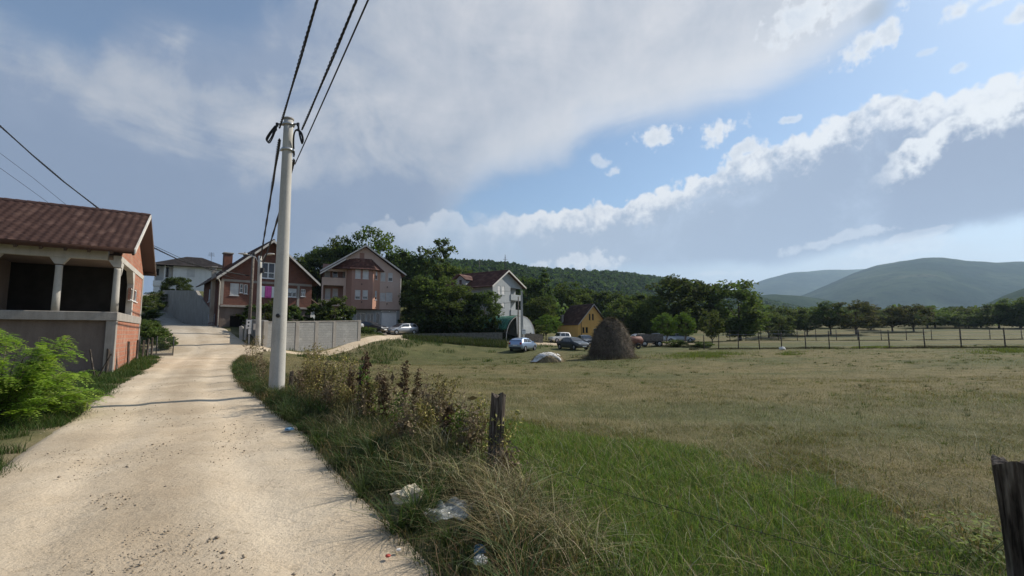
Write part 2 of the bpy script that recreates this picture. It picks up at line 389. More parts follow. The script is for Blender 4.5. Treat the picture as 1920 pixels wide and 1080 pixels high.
# 4 single puffs
for (px, py, rx, ry, rot, k) in [(1240,258,52,24,0,1),(1345,248,46,30,10,1),(1388,277,36,20,10,1),(1128,304,30,16,-20,.6),(1148,322,24,14,10,.7),(1505,32,90,48,0,1),(1640,66,110,40,28,1),(1600,5,130,36,0,.9),
                                 (1800,22,50,22,20,.9),(1915,28,28,22,0,.9),(1850,12,46,12,10,.6),(1795,130,28,12,20,.6),(1745,95,22,8,0,.5),(1085,493,90,22,0,.9),(1010,500,50,14,0,.7),(1345,512,60,8,0,.4),
                                 (1560,452,110,12,10,.5),(1730,438,110,9,10,.4),(1680,470,160,22,6,.4),(1480,225,26,9,0,.7),(910,300,60,30,0,.0)]:
    if k == 0: continue
    b_ = blob(px, py, rx, ry, rot)
    sb = t.math('ADD', t.math('MULTIPLY', b_, .055), addm(addm(addm(lump, n_fine, .075), n_vf, .03), n_mid, .10))
    mk = t.math('MULTIPLY', t.math('MULTIPLY', t.ss(sb, .006, .040), t.ss(b_, -.9, -.1)), k)
    cc = t.mix(t.ss(addm(sb, n_fine, .05), .0, .085), k3((.64,.655,.675)), k3((.46,.50,.56)))
    col = t.mix(mk, col, cc)
# darker belly of the top right puff
b_ = blob(1640, 22, 70, 46, 20); mk = t.math('MULTIPLY', t.ss(addm(b_, n_mid, 1.2), .1, .8), .75)
col = t.mix(mk, col, k3((.30,.335,.39)))
t.l.new(col, bg.inputs[0])
W.cycles.sampling_method = 'MANUAL'; W.cycles.sample_map_resolution = 512
# ------------------------------------------------------------------ ground sheet
def axis(lim0, lim1, near, grow):
    p = [0.0]; s = near
    while p[-1] < lim1: p.append(p[-1] + s); s *= grow
    q = [0.0]; s = near
    while q[-1] > lim0: q.append(q[-1] - s); s *= grow
    return np.array(sorted(set(q + p)))
gx = axis(-5000, 5000, .22, 1.022); gy = axis(-260, 5600, .22, 1.017) + 4.0
GX, GY = np.meshgrid(gx, gy)
def micro(x, y):
    r = np.hypot(x, y); a = np.exp(-r / 45)
    return ((fbm(x, y, 3.0, 5) - .5) * .16 + (fbm(x, y, .7, 9) - .5) * .07) * a
def verge_h(x, y):                      # the low bank along the fence
    d = seg_dist(x, y, VERGE); return .10 * np.exp(-(d / .9) ** 2) * sstep(y, 0, 2) * (1 - sstep(y, 24, 30))
def GZ(x, y):
    ri = road_in(x, y) + (fbm(x, y, 1.6, 21) - .5) * .5
    return HH(x, y) + micro(x, y) * (1 - sstep(ri, -.6, .1)) + verge_h(x, y) - .11 * sstep(ri, -.15, .35)
gz = GZ(GX, GY)
def zones(x, y):
    lush_d = seg_dist(x, y, VERGE); sd_ = side_of(x, y, VERGE)
    n = fbm(x, y, 3.4, 31); n2 = fbm(x, y, 1.1, 33)
    lush = sstep(2.7 + 2.6 * np.exp(-np.maximum(y, 0) / 2.6) - lush_d + (n - .5) * 4.2 + (n2 - .5) * 2.4, -1.3, 1.9) * (sd_ > 0) * (y < 14) * (1 - sstep(y, 7.5, 12.5))
    lush = np.maximum(lush, .34 * sstep(n + (n2 - .5) * .3, .52, .78) * (y > 6))
    return lush, n, n2
lush, n1, n2 = zones(GX, GY)
ri = road_in(GX, GY)
left = side_of(GX, GY, FENCE) < 0
DRY = np.array([.152, .130, .062]); OLV = np.array([.084, .096, .038]); GRN = np.array([.062, .085, .026]); DIRT = np.array([.30, .24, .16]); HILLC = np.array([.055, .075, .028])
tt = sstep(n1 * .45 + fbm(GX * .4, GY * 1.3, 5.0, 41) * .8, .45, .80)[..., None]
colg = DRY * (1 - tt) + OLV * tt
colg = colg * (1 - lush[..., None]) + GRN * lush[..., None]
bank_ = (sstep(GY, 34, 40) * (GX < 4) * (GX > -70) * (GY < 64))[..., None] * .6
colg = colg * (1 - bank_) + np.array([.062, .082, .028]) * bank_
hl = np.maximum(left * sstep(GY, 16, 30), sstep(GY, 66, 90) * (GX < 12))[..., None] * .75
colg = colg * (1 - hl) + HILLC * hl
dv = (sstep(ri, -1.3, -.1) * sstep(n2, .38, .62))[..., None] * .8
colg = colg * (1 - dv) + DIRT * dv
ny, nx = GX.shape
idx = np.arange(ny * nx).reshape(ny, nx)
FQ = np.stack([idx[:-1, :-1], idx[:-1, 1:], idx[1:, 1:], idx[1:, :-1]], -1).reshape(-1, 4)
m_gr, t, b = material('meadow_soil')
co = t.new('ShaderNodeTexCoord').outputs['Object']
a_ = t.new('ShaderNodeAttribute', attribute_name='tint')
nA = t.noise(co, .9, 8, .65); nB = t.noise(co, 6.5, 6, .7); nC = t.noise(co, 40, 4, .7)
c = t.mix(t.ss(nA.outputs[0], .35, .70), t.mix(1, a_.outputs[0], (.70, .74, .66), 'MULTIPLY'), t.mix(1, a_.outputs[0], (1.28, 1.22, 1.2), 'MULTIPLY'))
c = t.mix(t.math('MULTIPLY', t.ss(nB.outputs[0], .50, .68), .45), c, (.19, .155, .085))
c = t.mix(t.math('MULTIPLY', t.ss(nB.outputs[0], .46, .30), .5), c, (.048, .055, .020))
c = t.mix(t.math('MULTIPLY', t.ss(nC.outputs[0], .45, .7), .5), c, (.23, .19, .11))
t.l.new(c, b.inputs['Base Color']); b.inputs['Roughness'].default_value = .95; b.inputs['Specular IOR Level'].default_value = .1
bp = t.new('ShaderNodeBump'); bp.inputs['Distance'].default_value = .05; t.l.new(t.math('ADD', nB.outputs[0], t.math('MULTIPLY', nC.outputs[0], .4)), bp.inputs['Height']); t.l.new(bp.outputs[0], b.inputs['Normal'])
g = np_mesh('ground', np.stack([GX, GY, gz], -1).reshape(-1, 3), FQ, 4, m_gr, True, colg.reshape(-1, 3)); tag(g, kind='structure')

# ------------------------------------------------------------------ roads
m_rd, t, b = material('pale_road_dust')
co = t.new('ShaderNodeTexCoord').outputs['Object']; a_ = t.new('ShaderNodeAttribute', attribute_name='tint')
nA = t.noise(co, .55, 6, .6); nB = t.noise(co, 5, 7, .7); nC = t.noise(co, 34, 5, .7)
c = t.mix(t.ss(nA.outputs[0], .35, .68), (.47, .375, .262), (.57, .475, .35))
c = t.mix(t.math('MULTIPLY', t.ss(nB.outputs[0], .54, .72), .45), c, (.58, .49, .36))
c = t.mix(t.math('MULTIPLY', t.ss(nB.outputs[0], .44, .28), .6), c, (.33, .255, .17))
c = t.mix(t.math('MULTIPLY', t.ss(nC.outputs[0], .55, .70), .7), c, (.30, .235, .155))
nD = t.noise(co, 13, 5, .75); c = t.mix(t.math('MULTIPLY', t.ss(nD.outputs[0], .58, .68), .55), c, (.27, .215, .145))
c = t.mix(1, c, a_.outputs[0], 'MULTIPLY')
t.l.new(c, b.inputs['Base Color']); b.inputs['Roughness'].default_value = .95; b.inputs['Specular IOR Level'].default_value = .12
bp = t.new('ShaderNodeBump'); bp.inputs['Distance'].default_value = .03; t.l.new(t.math('ADD', nB.outputs[0], t.math('MULTIPLY', nC.outputs[0], .35)), bp.inputs['Height']); t.l.new(bp.outputs[0], b.inputs['Normal'])
def spline(r, step):
    pts = np.array(r, float); out = []
    for i in range(len(pts) - 1):
        p0, p1, p2, p3 = pts[max(i-1,0)], pts[i], pts[i+1], pts[min(i+2,len(pts)-1)]
        L = np.hypot(*(p2 - p1)[:2]); k = max(2, int(L / step(p1)))
        for j in range(k):
            u = j / k; out.append(.5 * ((2*p1) + (p2-p0)*u + (2*p0-5*p1+4*p2-p3)*u*u + (3*p1-p0-3*p2+p3)*u**3))
    out.append(pts[-1]); return np.array(out)
def road(name, r, na, step, dz, ext=.35, rut=1.0):
    s = spline(r, step); d = np.gradient(s[:, :2], axis=0); d /= np.hypot(d[:, 0], d[:, 1])[:, None]
    nrm = np.stack([d[:, 1], -d[:, 0]], 1); u = np.linspace(-1, 1, na)
    hw = s[:, 2] + ext
    X = s[:, 0][:, None] + nrm[:, 0][:, None] * u * hw[:, None]; Y = s[:, 1][:, None] + nrm[:, 1][:, None] * u * hw[:, None]
    across = u * np.ones_like(X) * hw[:, None]
    Z = HH(X, Y) + dz + (fbm(X, Y, 1.3, 51) - .5) * .05 + (fbm(X, Y, .35, 52) - .5) * .022
    wig = (fbm(Y, Y * 0 + 3, 6, 55) - .5) * .5
    tr = np.exp(-((np.abs(across - wig) - .78) / .26) ** 2)
    Z -= .028 * tr * rut
    edge = sstep(np.abs(u), .80, 1.0); Z -= edge * .17
    mid = np.exp(-((across - wig) / .33) ** 2)
    sh = 1.04 + .11 * tr * rut - .15 * mid * (fbm(X, Y, .9, 61) > .42) * rut - .22 * edge * fbm(X, Y, .6, 58) - .12 * sstep(fbm(X, Y, 2.2, 63), .56, .74)
    colr = np.stack([sh, sh * (1 - .015 * mid), sh * (1 - .03 * mid)], -1)
    ny, nx = X.shape; idx = np.arange(ny * nx).reshape(ny, nx)
    f = np.stack([idx[:-1, :-1], idx[:-1, 1:], idx[1:, 1:], idx[1:, :-1]], -1).reshape(-1, 4)
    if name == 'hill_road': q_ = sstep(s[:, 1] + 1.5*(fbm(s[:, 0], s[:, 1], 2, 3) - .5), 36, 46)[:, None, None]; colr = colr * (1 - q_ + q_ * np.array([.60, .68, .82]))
    o = np_mesh(name, np.stack([X, Y, Z], -1).reshape(-1, 3), f, 4, m_rd, True, colr.reshape(-1, 3)); tag(o, kind='structure'); return o
road('dirt_road', MAIN, 56, lambda p: .12 if p[1] < 12 else .3, .012)
road('hill_road', HILL, 16, lambda p: .8, .004)
road('village_lane', LANE, 12, lambda p: .8, .008, .12, .3)
road('yard', YARD, 14, lambda p: .8, .008, .25, .2)
road('driveway', DRIVE, 10, lambda p: .8, -.004, .2, .3)

# loose stones on the road
def gravel(name, n, m):
    s = spline(MAIN, lambda p: .2); out_v = []; out_f = []; cols = []; k = 0
    base = np.array([(1,0,0),(-1,0,0),(0,1,0),(0,-1,0),(0,0,1),(0,0,-1)], float); fc = np.array([(0,2,4),(2,1,4),(1,3,4),(3,0,4),(2,0,5),(1,2,5),(3,1,5),(0,3,5)])
    w = np.exp(-np.hypot(s[:, 0], s[:, 1]) / 6) * (s[:, 1] > 1.5); w /= w.sum()
    ii = rng.choice(len(s), n, p=w); u = np.clip(rng.normal(0, .62, n), -1.15, 1.15)
    d = np.gradient(s[:, :2], axis=0); d /= np.hypot(d[:, 0], d[:, 1])[:, None]
    X = s[ii, 0] + d[ii, 1] * u * s[ii, 2] + rng.normal(0, .15, n); Y = s[ii, 1] - d[ii, 0] * u * s[ii, 2] + rng.normal(0, .15, n)
    keep = fbm(X, Y, .8, 71) + fbm(X, Y, 2.5, 72) * .8 + .14*np.exp(-(u/.3)**2) > .95
    X, Y = X[keep], Y[keep]; n = len(X); sz = rng.gamma(1.7, .0030, n).clip(.0025, .024)
    Z = HH(X, Y) + .012 + sz * .3
    j = rng.uniform(.6, 1.3, (n, 6, 3)); a = rng.uniform(0, 6.28, n)
    v = base[None] * j * sz[:, None, None]; v[..., 2] *= .6
    c_, s_ = np.cos(a)[:, None], np.sin(a)[:, None]
    vx = v[..., 0] * c_ - v[..., 1] * s_; vy = v[..., 0] * s_ + v[..., 1] * c_
    V = np.stack([vx + X[:, None], vy + Y[:, None], v[..., 2] + Z[:, None]], -1).reshape(-1, 3)
    Fa = (fc[None] + np.arange(n)[:, None, None] * 6).reshape(-1, 3)
    tone = rng.uniform(.40, 1.05, (n, 1)) * np.array([[.44, .36, .26]]); 
    o = np_mesh(name, V, Fa, 3, m, False, np.repeat(tone, 6, 0)); tag(o, kind='stuff'); return o
m_st, t, b = material('road_stone'); a_ = t.new('ShaderNodeAttribute', attribute_name='tint'); t.l.new(a_.outputs[0], b.inputs['Base Color']); b.inputs['Roughness'].default_value = .9
gravel('gravel', 17000, m_st)

# ------------------------------------------------------------------ hills
def hill_mat(name, ca, cb, cc, sc):
    m, t, b = material(name); co = t.new('ShaderNodeTexCoord').outputs['Object']
    n1 = t.noise(co, sc, 6, .6); n2 = t.noise(co, sc * 6, 6, .7)
    c = t.mix(t.ss(n1.outputs[0], .42, .58), ca, cb); c = t.mix(t.math('MULTIPLY', t.ss(n1.outputs[0], .60, .70), .7), c, cc)
    c = t.mix(t.math('MULTIPLY', t.ss(n2.outputs[0], .5, .64), .55), c, tuple(v * .5 for v in ca))
    t.l.new(c, b.inputs['Base Color']); b.inputs['Roughness'].default_value = 1; b.inputs['Specular IOR Level'].default_value = 0
    bp = t.new('ShaderNodeBump'); bp.inputs['Distance'].default_value = 8; t.l.new(n2.outputs[0], bp.inputs['Height']); t.l.new(bp.outputs[0], b.inputs['Normal'])
    return m
def ridge(name, sky_, m, depth_front, depth_back, res=(160, 60), amp=.06, base=0):
    """skyline: list of (px, py, d); slopes fall towards and away from the viewer"""
    pts = np.array([tuple(at(*q)) for q in sky_]); s = np.concatenate([[0], np.cumsum(np.hypot(*np.diff(pts[:, :2], axis=0).T))])
    u = np.linspace(0, s[-1], res[0]); cx = np.interp(u, s, pts[:, 0]); cy = np.interp(u, s, pts[:, 1])
    cz = np.interp(u, s, pts[:, 2]); ker = np.hanning(9); ker /= ker.sum(); cz = np.convolve(np.pad(cz, 4, 'edge'), ker, 'valid')
    v = np.linspace(-1, 1, res[1])
    d = np.stack([cx, cy], 1); d /= np.hypot(d[:, 0], d[:, 1])[:, None]
    off = np.where(v < 0, v * depth_front, v * depth_back)
    X = cx[:, None] + d[:, 0][:, None] * off; Y = cy[:, None] + d[:, 1][:, None] * off
    prof = 1 - np.abs(v) ** 1.35; h = cz[:, None] - base
    sc = max(depth_front, 50) / 2.2
    rug = (np.abs(fbm(X, Y, sc, 81, 5) - .5) * -2 + .35) * amp * h * (1 - prof) * 2.2 + (fbm(X, Y, sc * .3, 85, 4) - .5) * amp * .35 * h
    Z = base - 4 + (h + 4) * np.clip(prof, 0, 1) + rug * np.clip(prof * 3, 0, 1)
    idx = np.arange(X.size).reshape(X.shape); f = np.stack([idx[:-1, :-1], idx[1:, :-1], idx[1:, 1:], idx[:-1, 1:]], -1).reshape(-1, 4)
    o = np_mesh(name, np.stack([X, Y, Z], -1).reshape(-1, 3), f, 4, m, True); tag(o, kind='structure'); return o, X, Y, Z
hm1 = hill_mat('far_slope', (.018, .034, .018), (.046, .066, .032), (.105, .105, .058), .0026)
hm2 = hill_mat('wooded_slope', (.026, .045, .018), (.040, .062, .024), (.055, .075, .03), .01)
ridge('mountain', [(1180,600,2600),(1330,590,2600),(1440,575,2600),(1510,552,2600),(1560,530,2600),(1600,512,2550),(1640,500,2500),(1690,490,2450),(1730,485,2400),(1760,484,2400),(1810,489,2400),(1860,492,2400),(1920,492,2400),(2050,500,2400),(2250,520,2400),(2500,570,2400)], hm1, 1300, 1500, (260, 120), .16)
ridge('mountain', [(1150,600,4200),(1300,575,4200),(1380,545,4200),(1430,525,4200),(1480,512,4200),(1540,507,4200),(1600,505,4200),(1660,504,4200),(1720,512,4200),(1800,530,4200),(1900,560,4200)], hm1, 1300, 1500, (180, 70), .10)
ridge('mountain', [(1240,600,1500),(1330,575,1500),(1400,556,1500),(1450,552,1500),(1500,555,1500),(1560,563,1500),(1640,575,1500),(1720,590,1500),(1800,600,1500)], hm2, 420, 500, (160, 60), .12)
ridge('mountain', [(1700,610,900),(1780,597,900),(1840,575,900),(1880,555,900),(1920,540,900),(1990,515,900),(2100,500,900),(2300,520,900)], hm2, 360, 500, (120, 50), .1)
WOOD = ridge('hill', [(px_, py_, d_ * 2.4) for px_, py_, d_ in [(560,560,230),(700,520,240),(800,510,250),(860,511,260),(940,514,270),(1000,521,290),(1080,523,310),(1160,525,330),(1230,532,350),(1300,544,380),(1380,558,400),(1460,577,420),(1560,600,430)]], hm2, 400, 600, (240, 90), .08, 6)

# ------------------------------------------------------------------ air
if HAZE:
    hz = MB().box2((-5400, -600, -30), (5400, 6300, 720)).build('haze', None); tag(hz, kind='stuff')
    hm = bpy.data.materials.new('haze_air'); hm.use_nodes = True; nt = hm.node_tree; nt.nodes.remove(nt.nodes['Principled BSDF'])
    pv = nt.nodes.new('ShaderNodeVolumePrincipled'); pv.inputs['Density'].default_value = HAZE; pv.inputs['Color'].default_value = (.55, .76, 1.0, 1); pv.inputs['Anisotropy'].default_value = .35
    nt.links.new(pv.outputs[0], nt.nodes['Material Output'].inputs['Volume']); hz.data.materials.append(hm)
scene.cycles.use_denoising = True
scene.cycles.max_bounces = 8; scene.cycles.diffuse_bounces = 3; scene.cycles.transparent_max_bounces = 8; scene.cycles.volume_bounces = 0
# ------------------------------------------------------------------ building materials
def brick_mat(name, c1, c2, mortar, bw=.30, bh=.20, ms=.018, dirt=(.30,.24,.2), amt=.5):
    m, t, b = material(name); co = t.new('ShaderNodeTexCoord').outputs['Object']
    s = t.new('ShaderNodeSeparateXYZ'); t.l.new(co, s.inputs[0]); k = t.new('ShaderNodeCombineXYZ')
    t.l.new(t.math('ADD', s.outputs[0], s.outputs[1]), k.inputs[0]); t.l.new(s.outputs[2], k.inputs[1])
    br = t.new('ShaderNodeTexBrick'); t.l.new(k.outputs[0], br.inputs['Vector'])
    br.inputs['Color1'].default_value = (*c1, 1); br.inputs['Color2'].default_value = (*c2, 1); br.inputs['Mortar'].default_value = (*mortar, 1)
    br.inputs['Scale'].default_value = 1; br.inputs['Brick Width'].default_value = bw; br.inputs['Row Height'].default_value = bh; br.inputs['Mortar Size'].default_value = ms
    n = t.noise(co, 1.1, 6, .7); c = t.mix(t.math('MULTIPLY', t.ss(n.outputs[0], .48, .70), amt), br.outputs[0], dirt)
    n2 = t.noise(co, 14, 4); c = t.mix(t.math('MULTIPLY', t.ss(n2.outputs[0], .4, .7), .3), c, tuple(v * .55 for v in c1))
    t.l.new(c, b.inputs['Base Color']); b.inputs['Roughness'].default_value = .9; b.inputs['Specular IOR Level'].default_value = .15
    bp = t.new('ShaderNodeBump'); bp.inputs['Distance'].default_value = .012; bp.invert = True; t.l.new(br.outputs[1], bp.inputs['Height']); t.l.new(bp.outputs[0], b.inputs['Normal'])
    return m
def streak_mat(name, c1, c2, scale=1.2, rough=.9, bump=.006, speck=None):   # rendered or cast surface with rain streaks
    m, t, b = material(name); co = t.new('ShaderNodeTexCoord').outputs['Object']
    mp = t.new('ShaderNodeMapping'); t.l.new(co, mp.inputs[0]); mp.inputs['Scale'].default_value = (3.5, 3.5, .45)
    n1 = t.noise(mp.outputs[0], scale, 6, .65); n2 = t.noise(co, scale * .8, 6, .65); n3 = t.noise(co, 30, 4)
    c = t.ramp(t.math('ADD', t.math('MULTIPLY', n1.outputs[0], .5), t.math('MULTIPLY', n2.outputs[0], .5)), [(.36, c1), (.62, c2)])
    c = t.mix(t.math('MULTIPLY', t.ss(n3.outputs[0], .5, .75), .35), c, tuple(v * .6 for v in c1))
    t.l.new(c, b.inputs['Base Color']); b.inputs['Roughness'].default_value = rough; b.inputs['Specular IOR Level'].default_value = .2
    bp = t.new('ShaderNodeBump'); bp.inputs['Distance'].default_value = bump; t.l.new(t.math('ADD', n2.outputs[0], t.math('MULTIPLY', n3.outputs[0], .4)), bp.inputs['Height']); t.l.new(bp.outputs[0], b.inputs['Normal'])
    return m
def tile_mat(name, cols, blot, lich=(.42,.36,.30)):
    m, t, b = material(name); co = t.new('ShaderNodeTexCoord').outputs['Object']
    at_ = t.new('ShaderNodeAttribute', attribute_name='tint')
    n = t.noise(co, .8, 6, .7); n2 = t.noise(co, 9, 5, .7)
    c = t.ramp(at_.outputs['Fac'], [(0, cols[0]), (.6, cols[1]), (1, cols[2])])
    c = t.mix(t.math('MULTIPLY', t.ss(n.outputs[0], .45, .7), .25), c, blot); c = t.mix(t.math('MULTIPLY', t.ss(n2.outputs[0], .62, .75), .22), c, lich)
    t.l.new(c, b.inputs['Base Color']); b.inputs['Roughness'].default_value = .8; b.inputs['Specular IOR Level'].default_value = .25
    return m
M_ = {}
M_['clay'] = brick_mat('hollow_clay_block', (.40,.165,.10), (.32,.13,.08), (.33,.25,.20), .26, .20, .014, (.46,.33,.25), .6)
M_['redbrick'] = brick_mat('dark_red_brick', (.215,.090,.064), (.155,.068,.052), (.18,.13,.10), .26, .13, .012, (.135,.083,.066), .6)
M_['block'] = brick_mat('concrete_block', (.31,.305,.285), (.28,.275,.26), (.27,.265,.25), .5, .22, .010, (.40,.39,.365), .85)
M_['conc'] = streak_mat('cast_concrete', (.23,.21,.185), (.36,.33,.29))
M_['conc_l'] = streak_mat('pale_concrete', (.36,.34,.30), (.50,.47,.42))
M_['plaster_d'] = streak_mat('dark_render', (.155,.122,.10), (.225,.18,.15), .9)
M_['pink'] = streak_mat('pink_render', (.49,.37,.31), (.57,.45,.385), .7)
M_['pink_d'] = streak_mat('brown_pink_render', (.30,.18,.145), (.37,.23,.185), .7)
M_['pink_s'] = streak_mat('sunlit_salmon_render', (.50,.27,.19), (.56,.32,.23), .7)  # salmon accent, brightened in the colour for sun on the bay's right face
M_['white_r'] = streak_mat('white_render', (.62,.62,.60), (.74,.74,.72), .7)
M_['grey_r'] = streak_mat('grey_render', (.30,.32,.33), (.37,.39,.40), .7)
M_['yel'] = streak_mat('ochre_render', (.74,.42,.13), (.82,.50,.18), .7)
M_['tile'] = tile_mat('brown_clay_tile', [(.072,.040,.034), (.100,.056,.047), (.16,.098,.08)], (.092,.054,.046))
M_['tile_r'] = tile_mat('red_clay_tile', [(.085,.042,.034), (.135,.064,.050), (.18,.10,.078)], (.09,.055,.046))
M_['tile_d'] = tile_mat('dark_tile', [(.045,.038,.036), (.065,.052,.048), (.09,.075,.068)], (.05,.05,.045), (.11,.11,.10))
M_['wood_d'] = mat('dark_wood', (.055,.035,.026), (.10,.065,.045), 4, .8, .004)
M_['trimw'] = mat('white_fascia', (.48,.45,.40), (.62,.59,.54), 3, .7)
M_['pvc'] = mat('white_frame', (.74,.74,.72), (.80,.80,.78), 3, .45)
M_['shut'] = mat('roller_shutter', (.50,.50,.49), (.60,.60,.58), 2, .55)
M_['glass'] = glass_mat('window_glass', (.025,.03,.035))
M_['dark'] = mat('interior_shade', (.02,.018,.016), (.03,.028,.025), 2, .9)  # near-black colour standing in for shade behind openings
M_['metal_d'] = mat('dark_metal', (.03,.03,.032), (.055,.052,.05), 8, .5, metallic=.4)
M_['gutter'] = mat('brown_gutter', (.10,.075,.06), (.14,.10,.085), 4, .5)
M_['pinkcloth'] = mat('magenta_cloth', (.62,.10,.36), (.72,.16,.44), 4, .8)

# ------------------------------------------------------------------ house parts
class Frame:                            # a house's own frame: x along the front, y to the back
    def __init__(s, name, c, ang, z=None):
        s.c = Vector((c[0], c[1], H(*c) if z is None else z)); s.a = ang
        s.o = empty(name, s.c, ang); s.ex = Vector((math.cos(ang), math.sin(ang), 0)); s.ey = Vector((-math.sin(ang), math.cos(ang), 0))
    def hit(s, px, py, axis='y', off=0.0):          # picture point -> (along, z) on the plane y = off (or x = off)
        r = ray(px, py); n = s.ey if axis == 'y' else s.ex
        k = (s.c + n * off - Vector((0, 0, EYE))).dot(n) / r.dot(n)
        p = Vector((0, 0, EYE)) + r * k - s.c
        return (p.dot(s.ex) if axis == 'y' else p.dot(s.ey)), p.z
    def rect(s, x0, y0, x1, y1, axis='y', off=0.0):
        a = s.hit(x0, y0, axis, off); b = s.hit(x1, y1, axis, off)
        m = s.hit((x0+x1)/2, y0, axis, off)[1], s.hit((x0+x1)/2, y1, axis, off)[1]
        return (min(a[0], b[0]), min(m), max(a[0], b[0]), max(m))
class Plane:                            # wall plane inside a frame: s along, z up, inward depth
    def __init__(p, org, ax, inward): p.o = Vector(org); p.ax = Vector(ax); p.n = Vector(inward)
    def P(p, s, z, d=0): return p.o + p.ax * s + Vector((0, 0, z)) + p.n * d
FRONT = lambda y=0, x=0: Plane((x, y, 0), (1, 0, 0), (0, 1, 0))
LEFT = lambda x=0: Plane((x, 0, 0), (0, 1, 0), (1, 0, 0))
RIGHT = lambda x=0: Plane((x, 0, 0), (0, 1, 0), (-1, 0, 0))
BACK = lambda y=0: Plane((0, y, 0), (1, 0, 0), (0, -1, 0))
def wall(mb, pl, s0, s1, z0, top, holes=(), rev=.14):
    """top: z or list of (s, z); holes: (s0, z0, s1, z1)"""
    if not isinstance(top, (list, tuple)): top = [(s0, top), (s1, top)]
    zt = lambda s: float(np.interp(s, [a for a, b in top], [b for a, b in top]))
    cuts = sorted({round(v, 4) for v in [s0, s1] + [a for a, b in top if s0 < a < s1] + [h[i] for h in holes for i in (0, 2)] if s0 - 1e-4 <= v <= s1 + 1e-4})
    for a, b in zip(cuts[:-1], cuts[1:]):
        if b - a < 1e-4: continue
        hs = sorted([h for h in holes if h[0] <= a + 1e-3 and h[2] >= b - 1e-3], key=lambda h: h[1])
        z = z0
        for h in hs:
            if h[1] > z + 1e-4: mb.add([pl.P(a, z), pl.P(b, z), pl.P(b, h[1]), pl.P(a, h[1])], [(0,1,2,3)])
            z = h[3]
        mb.add([pl.P(a, z), pl.P(b, z), pl.P(b, zt(b)), pl.P(a, zt(a))], [(0,1,2,3)])
    for a, z, b, y in holes:
        for q in ([(a,z),(b,z)], [(b,z),(b,y)], [(b,y),(a,y)], [(a,y),(a,z)]):
            mb.add([pl.P(*q[0]), pl.P(*q[1]), pl.P(*q[1], rev), pl.P(*q[0], rev)], [(0,1,2,3)])
def window(parent, pl, r, shut=0.0, fr='pvc', pane='glass', d=.09, bars=1, cross=0, name='window', fw=.06, sill=True, shut_m='shut'):
    a, z, b, y = r; mb = MB()
    def bar(s0, z0, s1, z1, d0, d1):
        vs = [pl.P(s0,z0,d0),pl.P(s1,z0,d0),pl.P(s1,z1,d0),pl.P(s0,z1,d0),pl.P(s0,z0,d1),pl.P(s1,z0,d1),pl.P(s1,z1,d1),pl.P(s0,z1,d1)]
        mb.add(vs, [(0,1,2,3),(7,6,5,4),(0,4,5,1),(1,5,6,2),(2,6,7,3),(3,7,4,0)])
    bar(a, z, a+fw, y, d-.03, d+.04); bar(b-fw, z, b, y, d-.03, d+.04); bar(a+fw, z, b-fw, z+fw, d-.03, d+.04); bar(a+fw, y-fw, b-fw, y, d-.03, d+.04)
    for i in range(bars):
        s = a + (b-a) * (i+1) / (bars+1); bar(s-fw*.5, z+fw, s+fw*.5, y-fw, d-.025, d+.035)
    if cross: zz = z + (y-z)*cross; bar(a+fw, zz-fw*.4, b-fw, zz+fw*.4, d-.02, d+.03)
    if sill: bar(a-.04, z-.045, b+.04, z-.003, -.06, .10)
    w = mb.build(name, M_[fr], parent)
    p = MB(); p.add([pl.P(a+fw,z+fw,d+.01),pl.P(b-fw,z+fw,d+.01),pl.P(b-fw,y-fw,d+.01),pl.P(a+fw,y-fw,d+.01)], [(0,1,2,3)]); p.build('pane', M_[pane], w, False)
    if shut > 0:
        q = MB(); zz = y - (y-z-.02) * shut; n = max(2, int((y-zz)/.07))
        for i in range(n):
            z0 = zz + (y-zz)*i/n; z1 = zz + (y-zz)*(i+1)/n
            q.add([pl.P(a+.02,z0,d-.06),pl.P(b-.02,z0,d-.06),pl.P(b-.02,z1-.008,d-.045),pl.P(a+.02,z1-.008,d-.045),pl.P(a+.02,z1,d-.06),pl.P(b-.02,z1,d-.06)], [(0,1,2,3),(3,2,5,4)])
        q.build('shutter', M_[shut_m], w, False)
    return w
